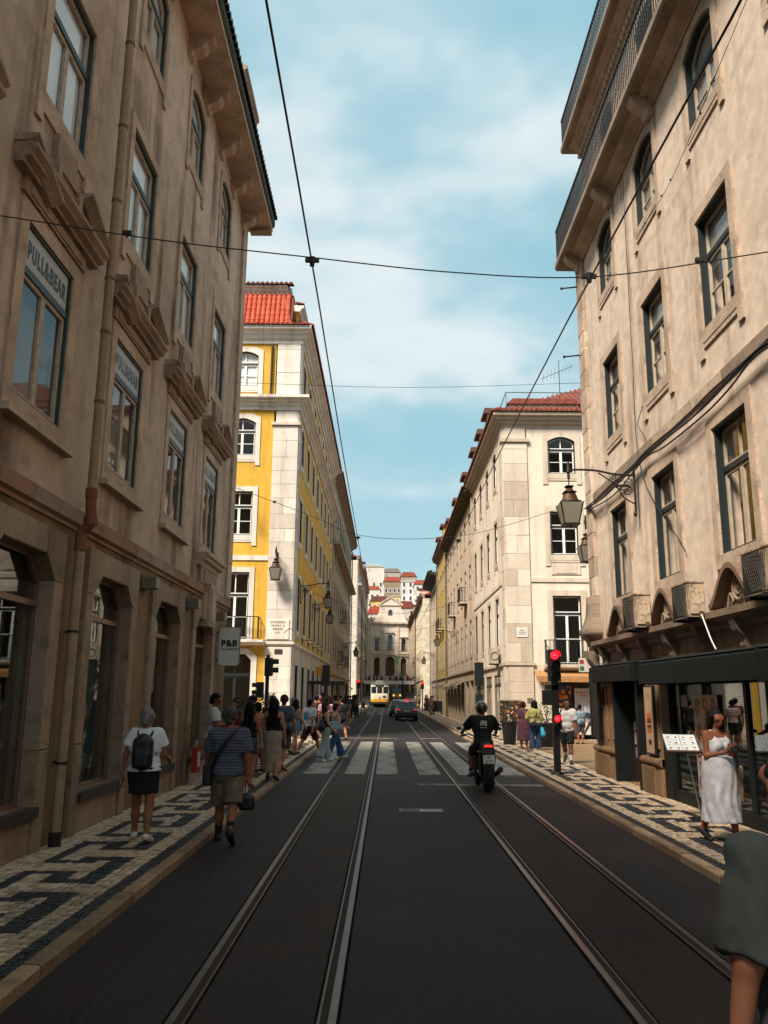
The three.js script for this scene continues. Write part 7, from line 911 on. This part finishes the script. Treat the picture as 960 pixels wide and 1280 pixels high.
person({ label: 'woman in long mauve dress standing at the cream building corner', pos: [4.88, .1, -30.3], h: 1.62, fem: true, cell: mid, yaw: -.7, arms: [{ el: 70, in: 20 }, { el: 70, in: 20 }], skin: SK.b, top: { col: '#5a3540', sleeve: .9, loose: .016, hem: .58 }, bottom: { type: 'skirt', col: '#5f3844', len: .17, flare: .25, pleat: .05 }, shoes: { col: '#8a5a46' }, hair: { type: 'bun', col: '#3a1f17' }, look: -20 });
{ const p = person({ label: 'person in pale yellow shirt and blue jeans with turquoise bag at the cream building corner', pos: [5.14, .1, -29.5], h: 1.66, fem: true, cell: mid, yaw: .1, arms: [{ sw: 10, el: 110, in: 10, out: 20 }, { sw: 0, out: 8, el: 14 }], skin: SK.b, top: { col: '#b9b06a', sleeve: 1.5, loose: .024, hem: .55 }, bottom: { type: 'trousers', mat: denim('#2f4666'), loose: .024, hemR: .055 }, shoes: { col: '#8a8178' }, hair: { type: 'bob', col: '#141010' } }); const b = p.u(-.06, .52, .11); bagOn(p, 'navy_bag', cap(add(b, [-.06, 0, 0]), add(b, [.06, 0, 0]), .1), M('#141726'), add(b, [-.3, -.2, -.2]), add(b, [.3, .2, .2]), .022); const t = p.u(.14, .4, .02); bagOn(p, 'turquoise_bag', cap(add(t, [0, .06, 0]), add(t, [.02, -.12, 0]), .06, .1), M('#2aa3bd', { roughness: .7 }), add(t, [-.25, -.35, -.25]), add(t, [.25, .25, .25]), .022); mesh('bag_strap', [tube([p.u(.05, .84, .03), p.u(0, .7, .095), p.u(-.06, .56, .1)], .014, 16)], M('#15161c'), p.root); }
person({ label: 'person in pale blue shirt looking at the posters', pos: [7.6, .1, -33.5], h: 1.5, cell: .024, yaw: .2, skin: SK.b, top: { col: '#7f95a8', sleeve: .7 }, bottom: { type: 'shorts', col: '#3b4350', len: .9 }, hair: { type: 'short', col: '#17120f' } });
[[4.5, -81.4, '#b9a79a', '#1d1e23', 'person in pale checked shirt and dark trousers on the far right pavement'], [4.2, -79, '#8a5a50', '#7a6a5c', 'person in dusty pink clothes beside the pale checked shirt'], [4.55, -96.5, '#8c2b24', '#23242a', 'person in red shirt on the far right pavement'], [4.1, -104, '#c2b27a', '#2a2c33', 'person in pale yellow top past the black car'], [3.9, -110, '#b9b6b2', '#a03a32', 'person in white top and red trousers past the black car'], [4.5, -92, '#2a2a30', '#2a2a30', 'person in black by the far right house wall']].forEach(([x, z, t, b, lab], i) => person({ label: lab, pos: [x, gy(z) + .1, z], h: 1.7 + .08 * hash2(i, 2, 8), cell: .04, yaw: hash2(i, 1, 9) * 6, legs: [[8, 4], [-8, 8]], skin: [SK.a, SK.b, SK.d][i % 3], top: { col: t, sleeve: .9, loose: .022 }, bottom: { type: 'trousers', col: b }, hair: { type: 'short', col: '#1d1511' } }));
// --- man close to the camera, seen from behind at the right edge ---
person({ label: 'man in dark green-grey T-shirt standing close by on the road', pos: [1.375, 0, -2.9], h: 1.75, fold: .009, cell: .012, yaw: .25, legs: [[4, 4], [-6, 6]], arms: [{ sw: -4, out: 13, el: 14 }, { sw: 4, out: 12, el: 14 }], skin: SK.b, top: { col: '#343a36', sleeve: 1, loose: .026, cuff: 1.55, hem: .47, neck: .042 }, bottom: { type: 'shorts', col: '#3a3c42', len: .9, loose: .024 }, shoes: { col: '#4a4a4c' }, hair: { type: 'short', col: '#2a1d16' } });
// --- crowd before the church: too small to tell apart ---
{ const r = rng(5), A = []; const cols = ['#23242a', '#7a2f2a', '#a9a29a', '#3a4a66', '#8a7a4a', '#2f4a3a']; const by = {}; for (let i = 0; i < 44; i++) { const x = -4 + r() * 9.5, z = -183.5 + r() * 3, y = gy(z) + 1.2 + r() * 1.0, c = cols[r() * 6 | 0]; (by[c] ??= []).push(cap([x, y + .9, z], [x, y + 1.3, z], .2, .2)); A.push([x, y, z, c]); }
  const gs = A.map(([x, y, z]) => [sph(x, y + 1.55, z, .12, 1, 1.2, 1, 6), lathe([[.05, 0], [.16, .02], [.2, .9], [.24, 1.3], [.1, 1.42]], 6).translate(x, y, z)]); const col = new THREE.Color(), pos = [], cc = []; const merged = mg(gs.flat()); const cnt = merged.attributes.position.count, per = cnt / A.length, arr = new Float32Array(cnt * 3); for (let i = 0; i < cnt; i++) { col.set(A[Math.floor(i / per)][3]); arr.set([col.r, col.g, col.b], i * 3); } merged.setAttribute('color', new THREE.BufferAttribute(arr, 3)); const o = mesh('crowd', merged, new THREE.MeshPhysicalMaterial({ vertexColors: true, roughness: .9 })); o.userData.kind = 'stuff'; o.userData.label = 'distant crowd on the steps before the church'; const tr = struct(mesh('terrace', [bx(-8, 9.5, 1, 3.7, -186, -178)], M('#a5978a', { tex: 'stone' }))); }
// ================= VEHICLES =================
const chrome = M('#9a9a9c', { metalness: .9, roughness: .25 }), mblack = M('#0f0f11', { roughness: .4, clearcoat: .4 });
{ // motorcycle, front towards -z
  const m = tag(grp('motorcycle', null, [2.06, 0, -18.35], .03), 'black motorcycle waiting at the crossing with red tail light', 'motorcycle');
  const wheel = (z, r, t) => { const w = grp('wheel', m, [0, r, z]); const ty = new THREE.TorusGeometry(r - t, t, 12, 32); ty.rotateY(Math.PI / 2); ty.scale(1.05, 1, 1); mesh('tyre', [ty], G_.rubber, w); const rim = new THREE.TorusGeometry(r - 2 * t, .018, 8, 28); rim.rotateY(Math.PI / 2); const sp = []; for (let i = 0; i < 10; i++) { const a = i * .628; sp.push(cyl([0, 0, 0], [0, (r - 2 * t) * Math.cos(a), (r - 2 * t) * Math.sin(a)], .01, .008, 5)); } mesh('rim', [rim, ...sp, cyl([-.07, 0, 0], [.07, 0, 0], .045, .045, 12)], M('#2a2a2c', { metalness: .6, roughness: .4 }), w); const d = new THREE.CylinderGeometry(.12, .12, .008, 20); d.rotateZ(Math.PI / 2); d.translate(.1, 0, 0); mesh('brake_disc', [d], chrome, w); return w; };
  wheel(.68, .32, .09); wheel(-.72, .31, .062);
  const sm2 = (name, f, mat, lo, hi, c = .018) => mesh(name, uvp(snet(f, lo, hi, c)), mat, m);
  sm2('fuel_tank', smin([cap([0, .92, -.12], [0, .95, -.38], .13, .15)], .05), M('#141416', { roughness: .25, clearcoat: .8 }), [-.3, .6, -.7], [.3, 1.2, .15]);
  sm2('seat', smin([cap([0, .83, .02], [0, .82, .34], .11, .12), cap([0, .85, .34], [0, .92, .78], .11, .08)], .06), M('#121213', { roughness: .7 }), [-.3, .6, -.2], [.3, 1.15, 1.0]);
  sm2('tail', smin([cap([0, .82, .45], [0, .9, .86], .1, .07)], .04), mblack, [-.25, .6, .2], [.25, 1.05, 1.05]);
  mesh('engine', [bx(-.17, .17, .3, .62, -.32, .2), cyl([-.2, .42, .05], [.2, .42, .05], .12, .12, 16), ...Array.from({ length: 7 }, (_, i) => bx(-.15, .15, .6 + i * .03, .612 + i * .03, -.28, -.02)), bx(-.11, .11, .6, .82, -.25, -.05)], M('#2e2d2d', { metalness: .5, roughness: .45 }), m);
  mesh('frame', [tube([[.08, .88, -.5], [.1, .7, -.1], [.12, .6, .3], [.1, .78, .7]], .022, 20), tube([[-.08, .88, -.5], [-.1, .7, -.1], [-.12, .6, .3], [-.1, .78, .7]], .022, 20), tube([[0, .85, -.52], [0, .35, -.38], [0, .28, .1], [0, .4, .3]], .024, 20)], mblack, m);
  for (const s of [-1, 1]) { mesh('fork', [cyl([s * .1, 1.0, -.5], [s * .1, .31, -.74], .026, .03, 10)], chrome, m); mesh('swingarm', [cyl([s * .13, .4, .2], [s * .12, .32, .68], .03, .026, 8)], mblack, m); mesh('shock_absorber', [cyl([s * .13, .34, .6], [s * .12, .75, .48], .03, .025, 10)], M('#3a3a3c', { metalness: .6, roughness: .4 }), m); mesh('grip', [cyl([s * .3, 1.07, -.4], [s * .42, 1.05, -.34], .018, .018, 10)], G_.rubber, m); mesh('mirror', [cyl([s * .3, 1.08, -.42], [s * .42, 1.2, -.42], .006, .006, 6), sph(s * .44, 1.21, -.41, .06, 1, .65, .25, 12)], mblack, m); mesh('indicator', [sph(s * .2, .8, .86, .03, 1, .7, 1, 8), cyl([s * .06, .8, .85], [s * .2, .8, .86], .008, .008, 5)], M('#8a4a1a', { roughness: .3 }), m); mesh('foot_peg', [cyl([s * .14, .36, .12], [s * .27, .36, .12], .014, .014, 8)], chrome, m); }
  mesh('handlebar', [tube([[-.4, 1.05, -.35], [-.25, 1.09, -.44], [-.08, 1.03, -.5], [.08, 1.03, -.5], [.25, 1.09, -.44], [.4, 1.05, -.35]], .014, 30)], mblack, m); mesh('headlamp', [sph(0, .95, -.68, .1, 1, 1, .7, 14)], mblack, m);
  mesh('exhaust', [tube([[.14, .4, -.3], [.2, .28, 0], [.22, .3, .3], [.24, .42, .75]], .035, 24, 10), cyl([.23, .36, .5], [.25, .46, .85], .05, .055, 14)], M('#2b2a2a', { metalness: .7, roughness: .35 }), m);
  mesh('mudguard', [(() => { const g = new THREE.TorusGeometry(.335, .07, 8, 14, 1.5); g.rotateY(Math.PI / 2); g.rotateX(-1.0); g.translate(0, .33, .68); return g; })(), bx(-.015, .015, .62, .86, .86, .9)], mblack, m);
  mesh('plate_holder', [bx(-.13, .13, .58, .86, .915, .935)], mblack, m);
  const pm = signTex(256, 160, '#c9cbc6', (x, W, H) => { x.fillStyle = '#1d1f22'; x.textAlign = 'center'; x.font = 'bold 62px sans-serif'; x.fillText('·34·', W / 2, 66); x.fillText('LZ·77', W / 2, 136, W * .9); }); const pl = mesh('number_plate', panel(.23, .17), pm, m); pl.position.set(0, .66, .938);
  mesh('tail_light', [bx(-.08, .08, .9, .935, .9, .935)], glow('#ff2418', 1.6), m);
  // rider
  const p = person({ label: 'motorcycle rider in black T-shirt and helmet, right foot on the road', pos: [2.06, 0, -18.12], h: 1.8, cell: .015, yaw: .03, legs: [[66, 76, 16, -10], [14, 12, 13, 0]], lean: 14, arms: [{ sw: 46, out: 24, el: 26, curl: 1.1 }, { sw: 46, out: 24, el: 26, curl: 1.1 }], skin: SK.b, top: { col: '#101013', sleeve: .8, loose: .03, hem: .49, cuff: 1.6 }, bottom: { type: 'shorts', col: '#4a151a', len: .82, loose: .024 }, shoes: { col: '#3c4450', high: true, sock: .2, sockCol: '#1c1d21' }, hair: { type: 'short', col: '#1b1310' } });
  const hc = p.hp(0, .02, 0), hf = smin([ell(add(hc, [0, .01, 0]), .135, [.95, 1, 1.1]), ell(add(hc, [0, -.06, .01]), .12, [.95, .8, 1.05])], .03); bagOn(p, 'helmet', (x, y, z) => Math.max(hf(x, y, z), hc[1] - .1 - y, -(Math.max(Math.hypot(x - hc[0], (y - hc[1] + .02) * 1.1, z - hc[2] + .17) - .11) * -1) > 0 ? -1 : -1), M('#2a2725', { roughness: .2, clearcoat: 1, clearcoatRoughness: .1, tex: 'paint' }), add(hc, [-.2, -.2, -.2]), add(hc, [.2, .2, .2]), .011);
  mesh('helmet_stripe', [(() => { const t = new THREE.TorusGeometry(.139, .008, 6, 24, Math.PI); t.rotateX(-Math.PI / 2 + .3); t.rotateY(Math.PI); t.translate(hc[0], hc[1] - .0, hc[2] - .0); return t; })()], M('#8a8378', { roughness: .4 }), p.root);
  const pr = []; const bk = (x, y, w, h) => { const b = p.u(x / 1.8, y, 0); pr.push([x, y, w, h]); }; const back = p.u(0, .735, .085); const boxes = [[-.055, .04, .03, .022], [-.01, .045, .05, .03], [.045, .05, .03, .04], [-.06, .0, .025, .04], [-.03, -.005, .02, .05], [.0, .0, .03, .05], [.04, -.01, .04, .055], [-.06, -.05, .14, .008], [-.04, .085, .06, .008]]; const pg = boxes.map(([x, y, w, h]) => { const g = bx(x - .01, x + w - .01, y - .02, y + h - .02, 0, .03); g.rotateX(14 * D2 * -1 * -1); g.translate(back[0], back[1] + .0, back[2] + .0); return g; }); mesh('shirt_print', pg, M('#c9c9c6', { roughness: .9 }), p.root);
}
function makeCar(lab, pos, lit) {
  const c = tag(grp('car', null, pos), lab, 'car'), pt = M('#0c0d0f', { roughness: .45, clearcoat: .5, clearcoatRoughness: .2 });
  const side = [[-2.2, .28], [-1.75, .24], [-1.7, .3], [-1.62, .5], [-1.42, .62], [-1.2, .62], [-1.0, .5], [-.93, .3], [-.9, .22], [.85, .22], [.9, .3], [.98, .5], [1.18, .62], [1.4, .62], [1.6, .5], [1.68, .3], [1.74, .26], [2.2, .3], [2.26, .5], [2.22, .78], [2.1, .92], [1.6, .98], [-.9, .96], [-1.6, .86], [-2.1, .76], [-2.24, .55]];
  const b = ext(side.map(([z, y]) => [z, y]), 1.64, [], .05); b.translate(0, 0, -.82); b.rotateY(-Math.PI / 2); { const p = b.attributes.position; for (let i = 0; i < p.count; i++) { const y = p.getY(i), z = p.getZ(i); p.setX(i, p.getX(i) * (1 - .06 * cl((y - .6) / .4) - .07 * cl((Math.abs(z) - 1.7) / .5))); } b.computeVertexNormals(); } mesh('body', [b], pt, c);
  const cab = [[1.75, .97], [1.25, 1.38], [.9, 1.45], [-.1, 1.46], [-.45, 1.4], [-1.15, .96]], k = ext(cab.map(([z, y]) => [z, y]), 1.46, [], .03); k.translate(0, 0, -.73); k.rotateY(-Math.PI / 2); const tp = g => { const p = g.attributes.position; for (let i = 0; i < p.count; i++) p.setX(i, p.getX(i) * (1 - .3 * cl((p.getY(i) - .96) / .5))); g.computeVertexNormals(); return g; }; mesh('cabin', [tp(k)], pt, c);
  const q = (P, n) => { const g = new THREE.BufferGeometry(); g.setAttribute('position', new THREE.Float32BufferAttribute([P[0], P[1], P[2], P[0], P[2], P[3]].flat(), 3)); g.computeVertexNormals(); return mesh(n, [g], M('#12181c', { roughness: .08 }), c); };
  q([[-.62, 1.0, 1.775], [.62, 1.0, 1.775], [.5, 1.36, 1.33], [-.5, 1.36, 1.33]], 'rear_window'); q([[.6, 1.0, -1.16], [-.6, 1.0, -1.16], [-.5, 1.38, -.53], [.5, 1.38, -.53]], 'windscreen'); for (const s of [-1, 1]) q([[s * .775, 1.0, 1.35], [s * .775, 1.0, -.9], [s * .62, 1.38, -.35], [s * .62, 1.38, 1.0]], 'side_window');
  for (const s of [-1, 1]) { mesh('tail_light', [bx(s > 0 ? .5 : -.76, s > 0 ? .76 : -.5, .7, .84, 2.2, 2.265)], lit ? glow('#ff2a22', .9) : M('#5a1412', { roughness: .2 }), c); mesh('mirror', [sph(s * .92, 1.0, -.65, .09, .8, .7, .6, 10)], pt, c); for (const z of [-1.31, 1.29]) { const w = grp('wheel', c, [s * .74, .31, z]); const ty = new THREE.CylinderGeometry(.31, .31, .2, 22); ty.rotateZ(Math.PI / 2); mesh('tyre', [ty], G_.rubber, w); const r = new THREE.CylinderGeometry(.19, .19, .21, 14); r.rotateZ(Math.PI / 2); mesh('rim', [r], chrome, w); } }
  mesh('rear_bumper', [bx(-.8, .8, .32, .56, 2.2, 2.33)], M('#151517', { roughness: .5 }), c); mesh('number_plate', [bx(-.26, .26, .68, .8, 2.25, 2.285)], M('#b9bab4'), c); mesh('brake_light', [bx(-.16, .16, 1.37, 1.4, 1.2, 1.34)], lit ? glow('#ff2a22', .9) : M('#5a1412'), c); mesh('roof_light', [bx(-.14, .14, 1.5, 1.6, .1, .25)], lit ? glow('#e8302a', .5) : M('#8a2a22'), c); return c;
}
makeCar('black saloon car with lit tail lights driving away', [1.62, 0, -66.5], true); makeCar('second black car just ahead of the first one', [1.2, 0, -77], false);
function makeTram(lab, pos, ry) { // front towards +z
  const t = tag(grp('tram', null, pos, ry), lab, 'tram'), yl = M('#c4861f', { roughness: .4, clearcoat: .3 }), crm2 = M('#cfc3a8', { roughness: .4, clearcoat: .3 }), gr = M('#77766e', { roughness: .7, tex: 'grain' });
  const plan = (w, l, r) => { const P = []; for (const [sx, sz] of [[1, 1], [-1, 1], [-1, -1], [1, -1]]) for (let i = 0; i <= 4; i++) { const a = (sx > 0 ? (sz > 0 ? 0 : 3) : sz > 0 ? 1 : 2) * Math.PI / 2 + i / 4 * Math.PI / 2; P.push([sx * (w - r) + r * Math.cos(a), sz * (l - r) + r * Math.sin(a)]); } return P; }, slab = (w, l, r, y0, y1) => { const g = ext(plan(w, l, r), y1 - y0); g.rotateX(-Math.PI / 2); g.translate(0, y0, 0); return g; };
  mesh('lower_body', [slab(1.19, 4.1, .45, .75, 1.12)], yl, t); mesh('waist_panel', [slab(1.19, 4.1, .45, 1.121, 1.85)], crm2, t); mesh('window_band', [slab(1.14, 4.05, .42, 1.851, 2.72)], M('#171b1d', { roughness: .08 }), t); mesh('upper_band', [slab(1.2, 4.12, .45, 2.721, 2.98)], crm2, t); mesh('roof', [slab(1.22, 4.2, .5, 2.981, 3.1), slab(1.0, 4.0, .45, 3.1, 3.22)], gr, t); mesh('clerestory', [slab(.62, 3.2, .3, 3.22, 3.5), bx(-.45, .45, 3.5, 3.56, -3, 3)], gr, t);
  for (const x of [-1.14, -.4, .4, 1.14]) mesh('pillar', [bx(x - .06, x + .06, 1.85, 2.72, 4.0 - (Math.abs(x) > 1 ? .42 : 0), 4.09 - (Math.abs(x) > 1 ? .36 : 0))], crm2, t); for (const s of [-1, 1]) for (let z = -3.2; z < 3.4; z += .8) mesh('pillar', [bx(s * 1.16 - .035, s * 1.16 + .035, 1.85, 2.72, z - .05, z + .05)], crm2, t);
  mesh('side_stripe', [bx(-1.205, -1.18, .9, 1.12, -3.6, 3.6)], yl, t); mesh('bumper', [bx(-.95, .95, .5, .72, 3.9, 4.25)], M('#1a1a1a', { roughness: .6 }), t); mesh('under_truck', [bx(-.85, .85, .18, .74, -2, 2)], M('#121212'), t); for (const z of [-1.2, 1.2]) for (const s of [-1, 1]) { const g = new THREE.CylinderGeometry(.34, .34, .1, 18); g.rotateZ(Math.PI / 2); g.translate(s * .46, .35, z); mesh('wheel', [g], M('#2b2724', { metalness: .6, roughness: .5 }), t); }
  mesh('front_screen', [bx(-.8, .8, .2, .5, 3.6, 3.7)], M('#151515'), t); { const g = new THREE.CylinderGeometry(.14, .16, .12, 18); g.rotateX(Math.PI / 2); g.translate(0, 1.4, 4.13); mesh('headlamp', [g], M('#c9c6bc', { roughness: .2, metalness: .4 }), t); } mesh('hanging_panel', [sph(.6, 1.42, 4.12, .22, 1, .9, .2, 14)], M('#5a1f1a', { roughness: .6 }), t); mesh('route_box', [bx(-.55, .55, 2.76, 2.96, 4.05, 4.16)], M('#1c1c1a'), t); mesh('trolley_pole', [cyl([0, 3.5, -.5], [0, 5.7, -3.6], .03, .02, 6)], G_.iron, t); return t;
}
makeTram('old yellow and cream tram coming up the left track', [-.78, gy(-113), -117.2], 0); { const v = tag(grp('van', null, [1.95, gy(-149), -149]), 'small yellow van with lit lamps at the far junction', 'van'); mesh('body', [bx(-.8, .8, .35, 1.1, -2, 2)], M('#c98a1f', { roughness: .4 }), v); mesh('cabin', [(() => { const g = ext([[-2, 1.1], [1.9, 1.1], [1.3, 2.0], [-2, 2.0]], 1.5); g.translate(0, 0, -.75); g.rotateY(-Math.PI / 2); return g; })()], M('#2a2722', { roughness: .3 }), v); mesh('windscreen', [bx(-.66, .66, 1.15, 1.9, 1.3, 1.34)], M('#11161a', { roughness: .1 }), v); for (const s of [-1, 1]) { mesh('headlamp', [sph(s * .55, .75, 2, .13)], glow('#ffe2b0', .8), v); for (const z of [-1.3, 1.3]) { const g = new THREE.CylinderGeometry(.32, .32, .18, 16); g.rotateZ(Math.PI / 2); g.translate(s * .72, .32, z); mesh('wheel', [g], G_.rubber, v); } } }
{ // articulated tram crossing at the far junction
  const z = -156, o = tag(grp('articulated_tram', null, [.4, gy(z), z]), 'long white-roofed yellow tram crossing in front of the church', 'tram'); for (const [x0, x1] of [[-6.2, -2.4], [-2.2, 2.6], [2.8, 6.6]]) { mesh('car_body', [bx(x0, x1, .3, 1.2, -1.2, 1.2)], M('#4a4038', { roughness: .5 }), o); mesh('window_band', [bx(x0 + .02, x1 - .02, 1.2, 2.5, -1.18, 1.18)], M('#15191c', { roughness: .1 }), o); mesh('roof', [bx(x0, x1, 2.5, 3.1, -1.2, 1.2)], M('#d8dad8', { roughness: .5 }), o); } for (const x of [-6.0, -4.2, -1.2, 1.6, 4, 6.2]) mesh('door_post', [bx(x - .12, x + .12, 1.2, 2.5, 1.19, 1.22)], M('#c8891e', { roughness: .4 }), o); for (const x of [-2.3, 2.7]) mesh('bellows', [bx(x - .1, x + .1, .4, 2.9, -1.05, 1.05)], M('#232323'), o);
}
renderer.render(scene, camera);
